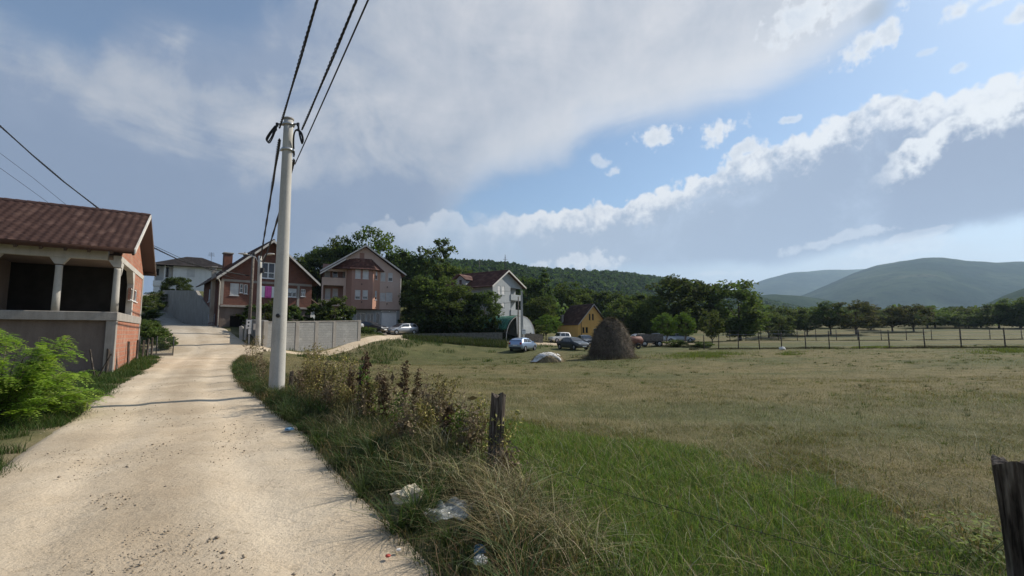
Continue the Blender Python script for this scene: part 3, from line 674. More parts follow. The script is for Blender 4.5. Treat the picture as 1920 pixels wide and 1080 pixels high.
def tiles(parent, e0, e1, r0, r1, m, tw=.30, th=.35, lip=.035, wave=.022, seg=4, under='wood_d', name='roof', thick=.10):
    """tiled slope: eave e0->e1, ridge r0->r1 (local points)"""
    e0, e1, r0, r1 = map(Vector, (e0, e1, r0, r1)); up = ((r0 + r1) / 2 - (e0 + e1) / 2); nrm = (e1 - e0).cross(up).normalized()
    if nrm.z < 0: nrm = -nrm
    nr = max(2, round(up.length / th)); nc = max(2, round((e1 - e0).length / tw)); nu = nc * seg + 1
    V = []; col = []; tone = rng.uniform(0, 1, (nr, nc)) ** 1.6
    for i in range(nr):
        for k in (0, 1):
            f = (i + k) / nr; A = e0.lerp(r0, f); B = e1.lerp(r1, f)
            for j in range(nu):
                u = j / (nu - 1); ph = (j % seg) / seg
                hgt = wave * math.sin(2 * math.pi * ph) + (lip if k == 0 else 0.0) + (rng.normal(0, .004) if seg > 2 else 0)
                V.append(A.lerp(B, u) + nrm * hgt); col.append(tone[i, min(nc - 1, j // seg)])
    idx = np.arange(nr * 2 * nu).reshape(nr * 2, nu)
    f = np.stack([idx[:-1, :-1], idx[:-1, 1:], idx[1:, 1:], idx[1:, :-1]], -1).reshape(-1, 4)
    n0 = len(V); dn = -nrm * thick
    V += [e0 + nrm * lip, e1 + nrm * lip, e0 + dn, e1 + dn, r0 + dn, r1 + dn, r0, r1]; col += [.3] * 8
    ff = np.array([[n0, n0+1, n0+3, n0+2], [n0+2, n0+3, n0+5, n0+4], [n0, n0+2, n0+4, n0+6], [n0+1, n0+7, n0+5, n0+3]])
    o = np_mesh(name, np.array([tuple(v) for v in V]), np.concatenate([f, ff]), 4, M_[m], False, np.array(col)[:, None] * np.ones(3), parent)
    return o
def bargeboard(parent, pts, w=.20, th=.05, m='trimw', name='barge_board', nrm=(0,-1,0)):
    mb = MB(); n = Vector(nrm)
    for a, b in zip(pts[:-1], pts[1:]):
        a, b = Vector(a), Vector(b); d = Vector((0, 0, -w))
        mb.prism([a, b, b + d, a + d], n * 0, n * th)
    return mb.build(name, M_[m], parent)
def ridge_caps(parent, a, b, m, r=.12, step=.4):
    a, b = Vector(a), Vector(b); L = (b - a).length; n = max(2, int(L / step)); mb = MB(); d = (b - a).normalized()
    for i in range(n):
        p = a.lerp(b, i / n); q = a.lerp(b, (i + 1.06) / n); mb.tube([p, q], [r, r * .86], 8, False)
    o = mb.build('ridge_cap', M_[m], parent); return o
def chimney(parent, x, y, z0, z1, w, m, cap='conc'):
    c = MB().bbox((x, y, (z0+z1)/2), (w, w, z1-z0), .01).build('chimney', M_[m], parent)
    MB().bbox((x, y, z1+.06), (w+.16, w+.16, .12), .02).build('chimney_cap', M_[cap], c); return c
def box_part(name, m, parent, a, b, bev=.012):
    c = [(a[i]+b[i])/2 for i in range(3)]; d = [abs(b[i]-a[i]) for i in range(3)]
    return MB().bbox(c, d, bev).build(name, M_[m], parent)
def gable_roof(fr, x0, x1, y0, y1, ze, zr, m, xr=None, trim='trimw', bw=.2, tw=.3, th=.35, seg=4, zeR=None, back=False, caps=True):
    xr = (x0 + x1) / 2 if xr is None else xr; zeR = ze if zeR is None else zeR
    rf = tiles(fr.o, (x0, y0, ze), (x0, y1, ze), (xr, y0, zr), (xr, y1, zr), m, tw, th, seg=seg)
    tiles(fr.o, (x1, y0, zeR), (x1, y1, zeR), (xr, y0, zr), (xr, y1, zr), m, tw, th, seg=seg)
    bargeboard(rf, [(x0, y0 - .01, ze + .06), (xr, y0 - .01, zr + .06), (x1, y0 - .01, zeR + .06)], bw, .05, trim)
    if caps: ridge_caps(rf, (xr, y0, zr + .02), (xr, y1, zr + .02), m)
    return rf

# ================================================================== 1 the unfinished house on the left
def house_left():
    fr = Frame('unfinished_house', (-16.95, 20.16), math.atan2(.543, .84), 0.0); o = fr.o
    tag(o, 'unfinished brick and concrete house with open dark loggia under a brown tiled roof', 'house')
    D, L = 8.5, 12.0
    # ground storey: recessed rendered wall, brick side, concrete frame
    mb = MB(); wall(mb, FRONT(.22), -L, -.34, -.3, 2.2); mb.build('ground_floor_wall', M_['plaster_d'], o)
    mb = MB(); wall(mb, RIGHT(-.02), .34, D, -.3, 2.2); wall(mb, BACK(D), -L, -.02, -.3, 5.0); mb.build('brick_wall', M_['clay'], o)
    MB().bbox((-.17, .17, .95), (.345, .345, 2.5), .015).build('corner_column', M_['conc'], o); MB().bbox((-.17, D-.17, 2.3), (.36, .345, 5.2), .015).build('corner_column', M_['conc'], o)
    box_part('floor_slab', 'conc', o, (-L, -.05, 2.2), (.03, D, 2.56), .02)
    # loggia
    op = (.75, 2.60, 4.45, 4.62)
    mb = MB(); side = RIGHT(-.02)
    wins = [fr.rect(247.3, 541, 251.6, 564, 'x'), fr.rect(252.6, 543, 256.6, 566, 'x')]
    wall(mb, side, 4.45 + .25, D - .34, 2.56, 4.75, wins, .12)
    gz0 = 5.0
    wall(mb, side, 0, D, gz0, [(0, gz0), (D/2, gz0 + (7.55 - 5.2) * .985), (D, gz0)]); mb.build('brick_wall', M_['clay'], o)
    for w in wins: window(o, side, w, .0, 'pvc', 'glass', .05, 0, .0, fw=.05)
    mb = MB(); mb.bbox((-.13, D/2, 4.875), (.28, D+.02, .25), .015); mb.bbox((-L/2-.3, .10, 4.99), (L-.3, .26, .42), .02)
    mb.bbox((-.13, 4.57, 3.65), (.27, .26, 2.2), .015)
    # chamfered corners of the side opening and the brackets over the columns
    for y, s in ((.40, 1), (4.44, -1)): mb.prism([(-.26, y, 4.75), (-.26, y + s*.55, 4.75), (-.26, y, 4.15)], (0,0,0), (.25,0,0))
    mb.build('ring_beam', M_['conc_l'], o)
    colx = [-.12, -1.98, -3.95, -5.9, -7.85, -9.8]
    for i, x in enumerate(colx):
        mb = MB(); mb.lathe([(.135, 2.56), (.13, 3.2), (.118, 4.35), (.125, 4.45)], 16, (x, .12, 0)); 
        mb.prism([(x-.13, 0, 4.50), (x+.13, 0, 4.50), (x+(.14 if i == 0 else .32), 0, 4.79), (x-.32, 0, 4.79)], (0, 0, 0), (0, .24, 0))
        mb.build('column', M_['conc_l'], o)
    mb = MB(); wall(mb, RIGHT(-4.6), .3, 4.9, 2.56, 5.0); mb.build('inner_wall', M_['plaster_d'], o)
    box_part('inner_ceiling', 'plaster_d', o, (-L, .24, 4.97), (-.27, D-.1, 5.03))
    mb = MB(); wall(mb, FRONT(4.9), -L, -.25, 2.56, 5.0); mb.build('inner_wall', M_['dark'], o)  # loggia shade put into the back wall's near-black colour
    # roof: ridge along x, front slope towards the road
    zr = 7.72; ze = 5.16; yo = .62; xo = .47
    rf = tiles(o, (-L-.5, -yo, ze), (xo, -yo, ze), (-L-.5, D/2, zr), (xo, D/2, zr), 'tile', .30, .34, .12, .014, 6)
    tiles(o, (-L-.5, D+yo, ze), (xo, D+yo, ze), (-L-.5, D/2, zr), (xo, D/2, zr), 'tile', .30, .34, .12, .014, 4)
    bargeboard(rf, [(xo+.005, -yo, ze+.08), (xo+.005, D/2, zr+.08)], .20, .05, 'trimw', nrm=(1,0,0)); bargeboard(rf, [(xo+.005, D/2, zr+.08), (xo+.005, D+yo, ze+.08)], .20, .05, 'gutter', nrm=(1,0,0))
    ridge_caps(rf, (-L-.5, D/2, zr+.02), (xo, D/2, zr+.02), 'tile', .13, .38)
    for i in range(18): MB().box((-L + .2 + i*.72, -.30, ze + .02), (.09, .62, .12), Matrix.Rotation(R(27), 3, 'X')).build('rafter', M_['wood_d'], rf)
    for y in (-.3, D/2, D+.3): MB().box((.2, y, ze + (zr-ze)*(1-abs(y-D/2)/(D/2+yo)) - .18), (.50, .10, .13)).build('purlin', M_['wood_d'], rf)
house_left()

# ================================================================== 2 red brick house at the junction
def house_red():
    A, B = (-27.4, 44.0), (-21.2, 49.5); ang = math.atan2(B[1]-A[1], B[0]-A[0]); Wd = math.hypot(B[0]-A[0], B[1]-A[1])
    fr = Frame('red_brick_house', A, ang, 1.7); o = fr.o; tag(o, 'raw red brick house with steep gable, brick chimney and pink cloth at a window', 'house')
    ze = 7.05 - 1.7; zr = 10.75 - 1.7; D = 9.5; f = FRONT(); k = (zr-ze)/(Wd/2)
    wins = {'a': fr.rect(432, 531, 447.5, 554), 'b': fr.rect(450, 532, 456, 549), 'c': fr.rect(458.5, 533, 464, 551), 'att': fr.rect(491, 492, 515.5, 522.5), 'p': fr.rect(490.5, 537, 515, 557), 'r': fr.rect(564.5, 542, 572.5, 556), 'g': fr.rect(540, 541, 556, 557)}
    for n in list(wins):
        q = list(wins[n]); q[3] = min(q[3], ze + k * min(q[0], Wd - q[2]) - .15); wins[n] = tuple(q)
    mb = MB(); wall(mb, f, 0, Wd, 2.62, [(0, ze), (Wd/2, zr), (Wd, ze)], list(wins.values())); 
    lw = fr.rect(374, 546, 378, 562, 'x'); lw = (max(lw[0], .5), lw[1], max(lw[2], 1.2), lw[3])
    wall(mb, LEFT(), 0, D, -1, ze, [(5.6, 3.2, 6.5, 4.5)]); wall(mb, RIGHT(Wd), 0, D, -1, ze); wall(mb, BACK(D), 0, Wd, -1, [(0, ze), (Wd/2, zr), (Wd, ze)])
    mb.build('brick_wall', M_['redbrick'], o)
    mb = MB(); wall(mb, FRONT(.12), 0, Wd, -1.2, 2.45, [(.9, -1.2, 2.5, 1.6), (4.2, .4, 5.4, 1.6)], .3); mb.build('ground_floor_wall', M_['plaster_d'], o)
    mb = MB(); wall(mb, FRONT(.42), .05, Wd-.05, -1.2, 2.4); mb.build('inner_wall', M_['dark'], o)  # near-black sheet painted as the shade behind the openings
    mb = MB(); mb.bbox((Wd/2, -.01, 2.54), (Wd+.04, .3, .18), .01); mb.bbox((Wd/2, -.004, 4.98), (Wd, .03, .22), .004); mb.bbox((.1, -.008, 3.8), (.24, .03, 2.2), .004); mb.bbox((Wd-1.35, -.008, 3.8), (.24, .03, 2.2), .004)
    mb.build('concrete_band', M_['conc'], o)
    window(o, f, wins['a'], .97, bars=0); window(o, f, wins['b'], .0, bars=0, cross=.5); window(o, f, wins['c'], .0, bars=0); window(o, f, wins['att'], .0, bars=1, cross=.36, fw=.1); window(o, f, wins['g'], .5)
    w = window(o, f, wins['p'], .0, bars=1); a, z, b, y = wins['p']
    wd = b - a; 
    for s0, s1 in ((a, a+wd*.24), (b-wd*.24, b)): MB().box2((s0, -.03, z), (s1, .0, y)).build('shutter_leaf', M_['pvc'], w)
    window(o, f, wins['r'], .0, bars=1, cross=.5); window(o, LEFT(), (5.6, 3.2, 6.5, 4.5), .9)
    # balcony slab with a thin rail under the attic window
    a, z, b, y = wins['att']; bs = box_part('balcony_rail', 'metal_d', o, (a-.05, -.06, z-.06), (b+.05, -.02, z-.02))
    rf = gable_roof(fr, -.55, Wd+.55, -.9, D+.5, ze-.28, zr+.12, 'tile', bw=.24, tw=.4, th=.4, seg=3)
    mb = MB(); mb.tube([(-.42, -.5, ze-.2), (-.12, -.06, ze-.6), (-.10, -.06, -1)], .05, 8); mb.build('downpipe', M_['trimw'], o)
    MB().tube([(-.62, -.9, ze-.3), (-.62, D+.5, ze-.34)], .07, 8).build('gutter', M_['gutter'], o)
    chimney(o, 1.15, 4.2, ze, zr - .95, .75, 'redbrick'); chimney(o, -.35, 1.9, 1.0, ze + .95, .34, 'conc')
    # cloth hanging over the sill
    a, z, b, y = wins['p']; V = []; n = 14
    for i in range(n + 1):
        u = i / n
        for j in range(7): V.append((a+wd*.26+wd*.48*u, -.045 - .02*math.sin(u*19) - .004*j, y + .02 - (y-z+.12)*j/6 - .02*math.sin(u*8)*(j == 6)))
    idx = np.arange((n+1)*7).reshape(n+1, 7); F_ = np.stack([idx[:-1,:-1], idx[1:,:-1], idx[1:,1:], idx[:-1,1:]], -1).reshape(-1, 4)
    q = np_mesh('cloth', np.array([tuple(fr.o.matrix_basis @ Vector(v)) for v in V]), F_, 4, M_['pinkcloth'], True)
    sm = q.modifiers.new('thick', 'SOLIDIFY'); sm.thickness = .01
    tag(q, 'bright magenta cloth hanging in the front window of the red brick house', 'cloth')
house_red()

# ================================================================== 3 tall pink house with bay
def house_pink():
    a = at(601.5, 600, 66); b = at(749, 600, 70); A = (a.x, a.y); ang = math.atan2(b.y-a.y, b.x-a.x); Wd = math.hypot(b.x-a.x, b.y-a.y)
    z0 = H(*((np.array(A) + np.array((b.x, b.y)))/2)) - .1
    fr = Frame('pink_house', A, ang, z0); o = fr.o; tag(o, 'tall pink three storey house with tiled bay roof, balcony and white garage door', 'house')
    f = FRONT(); D = 12.0
    hz_ = lambda py, px=749: fr.hit(px, py)[1]; hx = lambda px: fr.hit(px, 560)[0]
    ze = hz_(513.5); zr = fr.hit(683, 463)[1]; xr = hx(683); zg = hz_(580, 700)
    rc = lambda *q, off=0: fr.rect(*q, off=off)
    # right plain wall, gable, recessed left part
    xb0, xb1 = hx(655), hx(707); xl = hx(646)
    wr = [rc(714, 511, 722.5, 527), rc(728, 511.5, 736, 527.5), rc(713, 549, 722.5, 564.5), rc(724, 548.5, 735.5, 565)]
    gw = rc(674.5, 474.5, 683, 485)
    gl = lambda s: float(np.interp(s, [0, xr, Wd], [ze, zr, ze])) - .05
    mb = MB(); wall(mb, f, xl, Wd, zg, [(xl, gl(xl)), (xr, gl(xr)), (Wd, gl(Wd))], wr + [gw]); mb2 = MB()
    wall(mb, RIGHT(Wd), 0, D, -.5, ze); wall(mb, BACK(D), 0, Wd, -.5, [(0, ze), (xr, zr), (Wd, ze)])
    mb.prism([(0, .0, gl(0)), (xl, .0, gl(xl)), (xl, 0, gl(0)-.0)], (0,.01,0), (0,.2,0))
    mb.build('wall', M_['pink'], o)
    for q, s in zip(wr, (1, .62, 1, 1)): window(o, f, q, s, bars=0)
    window(o, f, gw, 1, bars=0, fr='pink_d', shut_m='pink_d')
    # left loggia wing set back 1.4 m behind balcony
    rcl = lambda *q: fr.rect(*q, off=1.4)
    lw = [rcl(609, 504, 618.5, 524), rcl(624, 503, 633, 524), rcl(643, 503, 653, 521), rcl(610, 541, 619, 560), rcl(624, 541, 633, 562), rcl(644, 542, 653, 559.5)]
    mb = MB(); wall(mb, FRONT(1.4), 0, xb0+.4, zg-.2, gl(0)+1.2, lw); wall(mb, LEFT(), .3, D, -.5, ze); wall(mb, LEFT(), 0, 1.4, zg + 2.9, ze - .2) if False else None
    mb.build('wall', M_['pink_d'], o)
    for i, (q, s) in enumerate(zip(lw, (1, .35, 1, 1, .7, .7))): window(o, FRONT(1.4), q, s, bars=0)
    zb1 = hz_(535, 625); zb2 = hz_(520.5, 625)
    for za, zc in ((zb1, zb2), (zb1 - 2.95, zb1 - 2.95 + .95)):
        bal = MB(); bal.bbox(((xl+.1)/2, .7, za+.09), (xl+.1, 1.42, .18), .02); bal.bbox(((xl+.1)/2, -.02, (za+zc)/2), (xl+.12, .12, zc-za), .015); bal.bbox((-.02, .7, (za+zc)/2), (.10, 1.3, zc-za), .015); bal.build('balcony', M_['pink'], o)
    for x in (.05, xl-.1): MB().bbox((x, .05, (zb1 + zg - .3)/2 - .6), (.22, .22, zb1 - zg + 3.2), .01).build('pillar', M_['pink'], o)
    # bay: trapezoid in plan
    pj = 1.25; bz1 = fr.hit(690, 505, off=-pj-.45)[1]; q0, q1 = hx(663) - .15, hx(697) + .1
    bf = FRONT(-pj); rb = lambda *q: fr.rect(*q, off=-pj)
    bw_ = [rb(666.5, 503.5, 676, 522), rb(680.5, 504, 691, 523), rb(666, 543.5, 675.5, 561), rb(680, 544, 689.5, 561)]
    bx0 = fr.hit(658.5, 560, off=-pj)[0]; bx1 = fr.hit(698.5, 560, off=-pj)[0]
    mb = MB(); wall(mb, bf, bx0, bx1, zg, bz1, bw_)
    pl_l = Plane((xb0 - .5, 0, 0), Vector((bx0 - xb0 + .5, -pj, 0)).normalized(), Vector((pj, bx0 - xb0 + .5, 0)).normalized()); Ll = math.hypot(bx0 - xb0 + .5, pj)
    wall(mb, pl_l, 0, Ll, zg, bz1)
    mb.add([(xb0-.5, 0, zg), (bx0, -pj, zg), (bx1, -pj, zg), (xb1+.1, 0, zg)], [(0,1,2,3)])
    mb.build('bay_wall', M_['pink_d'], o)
    xs1 = xb1 + .35
    pl_r = Plane((bx1, -pj, 0), Vector((xs1 - bx1, pj, 0)).normalized(), Vector((-pj, xs1 - bx1, 0)).normalized()); Lr = math.hypot(xs1 - bx1, pj)
    wz = [(.55, bw_[0][1], 1.05, bw_[0][3]), (.55, bw_[2][1], 1.05, bw_[2][3])]
    mb = MB(); wall(mb, pl_r, 0, Lr, zg, bz1, wz); mb.build('bay_wall', M_['pink_s'], o)  # right face of the bay, sunlit tone painted in
    for q, s in zip(bw_, (.97, .97, .72, .72)): window(o, bf, q, s, bars=0, cross=.5 if s > .9 else 0)
    for q, s in zip(wz, (.6, .7)): window(o, pl_r, q, s, bars=0)
    # bay hip roof, running left over the balcony
    zt = fr.hit(672, 484.5)[1]; e = .45; xl0 = hx(632)
    rbay = tiles(o, (bx0-.4, -pj-e, bz1), (bx1+.3, -pj-e, bz1), (bx0+.9, -.05, zt), (bx1-.3, -.05, zt), 'tile_r', .4, .4, seg=3, name='bay_roof')
    tiles(rbay, (bx1+.3, -pj-e, bz1), (xs1+.6, .0, bz1), (bx1-.3, -.05, zt), (bx1-.25, .0, zt), 'tile_r', .4, .4, seg=3, name='hip_slope')
    tiles(rbay, (xl0-.8, -.15, bz1+.1), (bx0-.4, -pj-e, bz1), (bx0-.6, .2, zt+.05), (bx0+.9, -.05, zt), 'tile_r', .4, .4, seg=3, name='hip_slope')
    # ground floor: shop windows, side door, garage
    g0 = -.3; gar = rc(715.5, 586.5, 743, 617.5); gar = (gar[0], .02, gar[2], gar[3]); fan = rc(716, 581.6, 743, 585.4); fan = (gar[0], gar[3] + .08, gar[2], zg - .16)
    dr = rc(705, 586, 712.5, 617); dr = (dr[0], .02, dr[2], gar[3]); sw = [rc(688, 588, 700.5, 606), rc(668, 587, 685, 606)]
    mb = MB(); wall(mb, FRONT(.06), xb0-.5, Wd-.02, g0, zg-.02, [gar, dr] + sw, .2); mb.build('ground_floor_wall', M_['grey_r'], o)
    mb = MB(); pl = FRONT(.06); n = 14
    for i in range(n):
        za, zc = gar[1] + (gar[3]-gar[1])*i/n, gar[1] + (gar[3]-gar[1])*(i+1)/n
        mb.add([pl.P(gar[0], za, .1), pl.P(gar[2], za, .1), pl.P(gar[2], zc-.015, .09), pl.P(gar[0], zc-.015, .09), pl.P(gar[2], zc, .1), pl.P(gar[0], zc, .1)], [(0,1,2,3),(3,2,4,5)])
    mb.build('garage_door', M_['pvc'], o, False)
    window(o, pl, dr, 0, bars=0, name='door', sill=False)
    for q in sw: window(o, pl, q, 0, bars=1)
    mb = MB(); mb.bbox((Wd/2+1.5, .02, zg-.06), (Wd-3.2, .35, .16), .01); mb.build('concrete_band', M_['plaster_d'], o)
    for q in (fan,): w = window(o, FRONT(.045), (q[0], q[1], q[2], q[3]), 0, bars=1, d=.0, sill=False)
    # flower hooks / lamps under the windows
    for px, py in ((678.5, 532), (726, 537.5), (678, 565.5), (725.5, 569)):
        s, z = fr.hit(px, py, off=-pj if px < 700 else 0); y = -pj if px < 700 else 0
        w = MB(); w.box((s, y-.06, z), (.10, .12, .06)); w.lathe([(.03, -.16), (.07, -.12), (.06, .0)], 8, (s, y-.10, z)); w.build('wall_lamp', M_['metal_d'], o)
    rf = gable_roof(fr, -.35, Wd+.75, -.7, D+.5, ze-.15, zr+.16, 'tile', xr=xr, bw=.24, tw=.45, th=.45, seg=3)
    # lower roof flap carried forward over the balcony
    kx = hx(646); zz = lambda x: float(np.interp(x, [-.35, xr], [ze-.15, zr+.16]))
    fl = tiles(o, (-.35, -1.3, zz(-.35)-.45), (-.35, -.7, zz(-.35)-.45), (kx, -1.3, zz(kx)-.45), (kx, -.7, zz(kx)-.45), 'tile', .45, .45, seg=3, name='porch_roof')
    bargeboard(fl, [(-.35, -1.31, zz(-.35)-.38), (kx, -1.31, zz(kx)-.38)], .22)
    MB().tube([(Wd+.05, -.05, ze-.3), (Wd+.05, -.05, 0)], .05, 8).build('downpipe', M_['trimw'], o)
house_pink()

# ================================================================== 4 white hillside house
def house_white():
    a = at(287, 545, 85); b = at(408, 545, 90); ang = math.atan2(b.y-a.y, b.x-a.x); Wd = math.hypot(b.x-a.x, b.y-a.y) + 1.0
    z0 = 8.2; fr = Frame('white_house', (a.x, a.y), ang, z0); o = fr.o; tag(o, 'white two storey house with dark hipped roof high on the hill', 'house')
    ze = fr.hit(340, 499)[1]; zr = fr.hit(345, 479)[1] + .4; D = 9; hx = lambda px: fr.hit(px, 520)[0]; xs = hx(324)
    wv = [fr.rect(351, 504, 365, 520), fr.rect(397, 507, 404, 520), fr.rect(343, 533, 352, 546)]
    mb = MB(); wall(mb, FRONT(), xs, Wd, -2, ze, wv, .14); wall(mb, LEFT(), 0, D, -2, ze); wall(mb, RIGHT(Wd), 0, D, -2, ze); wall(mb, BACK(D), 0, Wd, -2, ze)
    wall(mb, FRONT(), 0, xs, -2, fr.hit(300, 527)[1] - 1.0); mb.build('wall', M_['white_r'], o)
    zb = fr.hit(300, 527)[1]
    l2 = [fr.rect(291, 504, 298, 516, off=1.6), fr.rect(309.5, 501, 316, 519, off=1.6)]
    mb = MB(); wall(mb, FRONT(1.6), 0, xs, -2, ze, l2); wall(mb, RIGHT(xs), 0, 1.6, zb-.8, ze) ; mb.build('loggia_wall', M_['white_r'], o)
    for q in wv: window(o, FRONT(), q, 1, bars=0)
    for q in l2: window(o, FRONT(1.6), q, 0, bars=0, fr='wood_d')
    bl = MB(); bl.bbox((xs/2, .8, zb-.85), (xs+.2, 1.8, .2), .02); bl.bbox((xs/2, -.08, zb-.35), (xs+.2, .12, .9), .02); bl.build('balcony', M_['white_r'], o)
    for x in (.1, xs*.55): MB().bbox((x, .05, (zb+ze)/2), (.2, .2, ze-zb), .01).build('pillar', M_['white_r'], o)
    e = .9; c0, c1, c2, c3 = (-e,-e,ze), (Wd+e,-e,ze), (Wd+e,D+e,ze), (-e,D+e,ze); r0, r1 = (Wd*.40, D/2, zr), (Wd*.62, D/2, zr)
    rf = tiles(o, c0, c1, r0, r1, 'tile_d', .5, .5, seg=2)
    tiles(rf, c1, c2, r1, (r1[0]+.01, r1[1]+.01, zr), 'tile_d', .5, .5, seg=2, name='hip_slope'); tiles(rf, c2, c3, r1, r0, 'tile_d', .5, .5, seg=2, name='hip_slope'); tiles(rf, c3, c0, r0, (r0[0]-.01, r0[1], zr), 'tile_d', .5, .5, seg=2, name='hip_slope')
    s, z = fr.hit(395, 478); 
    mb = MB(); mb.tube([(s, 3, zr-1.4), (s, 3, zr+1.0)], .03, 6)
    for i in range(5): mb.tube([(s-.6+.04*i, 3, zr+.25+.16*i), (s+.6-.04*i, 3, zr+.25+.16*i)], .02, 5)
    mb.build('aerial', M_['metal_d'], o)
house_white()

# ================================================================== 5 grey gable house
def house_grey():
    A = (-3.05, 74.0); ang = math.atan2(7.0, 4.75); Wd = 8.45; fr = Frame('grey_house', A, ang, H(-1, 77)); o = fr.o
    tag(o, 'grey rendered house with steep white edged gable and red roof behind the greenhouse', 'house')
    ze = fr.hit(925, 531)[1]; zr = fr.hit(948.5, 509)[1]; D = 10.5; f = FRONT(); hx = lambda px: fr.hit(px, 570)[0]
    xq = hx(957); xr = hx(948.5); gl = lambda s: float(np.interp(s, [0, xr, Wd], [ze, zr, ze]))
    ws = [fr.rect(933.5, 536, 938.5, 551.5), fr.rect(941, 536.5, 946.5, 552), fr.rect(940.5, 567, 946, 579.5), fr.rect(934, 567, 936.5, 580)]
    mb = MB(); wall(mb, f, 0, xq, -.5, [(0, ze), (xr, zr), (xq, gl(xq))] if xr < xq else [(0, ze), (xq, gl(xq))], ws)
    wall(mb, LEFT(), 0, D, -.5, ze, [(4, 1, 5.2, 2.2)]); wall(mb, RIGHT(Wd), 1.3, D, -.5, ze); wall(mb, BACK(D), 0, Wd, -.5, [(0, ze), (xr, zr), (Wd, ze)])
    zc = fr.hit(960, 540)[1]
    wall(mb, f, xq, Wd, zc, [(xq, gl(xq)), (Wd, gl(Wd))])
    wall(mb, RIGHT(xq), 0, 1.3, -.5, ze + .6)
    mb.build('wall', M_['grey_r'], o)
    l2 = [(xq+.5, 3.2, xq+1.4, 5.3), (xq+.5, .2, xq+1.4, 2.3)]
    mb = MB(); wall(mb, FRONT(1.3), xq, Wd, -.5, ze+.2, l2); mb.build('loggia_wall', M_['grey_r'], o)
    for q, s in zip(ws, (1, 1, .75, .75)): window(o, f, q, s, bars=0)
    for q in l2: window(o, FRONT(1.3), q, 0, bars=0)
    for py in (562, 590):
        zz = fr.hit(966, py)[1]; MB().bbox(((xq+Wd)/2, .55, zz+.35), (Wd-xq+.1, 1.4, .95), .02).build('balcony', M_['grey_r'], o)
    rf = gable_roof(fr, -.9, Wd+.5, -.6, D+.4, ze-.55, zr+.14, 'tile_r', xr=xr, bw=.26, tw=.5, th=.5, seg=2, zeR=ze-.1)
    # dormer on the left slope
    kz = (zr-ze)/xr; y0 = 5.4
    dm = MB(); dm.prism([(-.2, y0, ze-.2), (-.2, y0+2.2, ze-.2), (-.2, y0+2.2, ze+1.0), (-.2, y0+1.1, ze+1.7), (-.2, y0, ze+1.0)], (0,0,0), (2.2,0,0)); d_ = dm.build('dormer', M_['grey_r'], o)
    tiles(d_, (-.6, y0-.3, ze+.85), (2.4, y0-.3, ze+.85), (-.6, y0+1.1, ze+1.85), (2.4, y0+1.1, ze+1.85), 'tile_r', .5, .5, seg=2); tiles(d_, (-.6, y0+2.5, ze+.85), (2.4, y0+2.5, ze+.85), (-.6, y0+1.1, ze+1.85), (2.4, y0+1.1, ze+1.85), 'tile_r', .5, .5, seg=2)
    MB().box((-.215, y0+1.1, ze+.5), (.02, .5, .8)).build('dormer_window', M_['glass'], d_)
house_grey()

# ================================================================== 6 ochre house
def house_yellow():
    a = at(1084, 633, 88); b = at(1131, 633, 91); ang = math.atan2(b.y-a.y, b.x-a.x); Wd = math.hypot(b.x-a.x, b.y-a.y)
    fr = Frame('ochre_house', (a.x, a.y), ang, H(a.x, a.y) - .1); o = fr.o; tag(o, 'small ochre yellow house with steep dark brown roof behind the haystack', 'house')
    ze = fr.hit(1083.5, 607)[1]; zr = fr.hit(1111, 572)[1]; xr = fr.hit(1111, 580)[0]; zeR = fr.hit(1131, 599)[1]; D = 6.6; f = FRONT()
    ws = [fr.rect(1104, 588.5, 1107.3, 600), fr.rect(1110, 588.5, 1113.5, 600), fr.rect(1092, 613.5, 1096, 624), fr.rect(1098, 613.5, 1102.5, 624), fr.rect(1113, 616, 1120, 633)]
    mb = MB(); wall(mb, f, 0, Wd, -.5, [(0, ze), (xr, zr), (Wd, zeR)], ws); wall(mb, LEFT(), 0, D, -.5, ze); wall(mb, RIGHT(Wd), 0, D, -.5, zeR); wall(mb, BACK(D), 0, Wd, -.5, [(0, ze), (xr, zr), (Wd, zeR)])
    mb.build('wall', M_['yel'], o)
    for q in ws[:4]: window(o, f, q, 0, bars=0, fr='wood_d')
    window(o, f, ws[4], 0, bars=0, cross=.7, name='door', sill=False)
    gable_roof(fr, -.25, Wd+.3, -.45, D+.4, ze-.18, zr+.12, 'tile', xr=xr, bw=.16, tw=.5, th=.5, seg=2, zeR=zeR-.1)
    MB().tube([(.75, -.05, ze+.8), (.75, -.05, 0)], .05, 6).build('downpipe', M_['wood_d'], o)
    chimney(o, .3, 5.4, ze, ze + 1.7, .4, 'conc')
house_yellow()

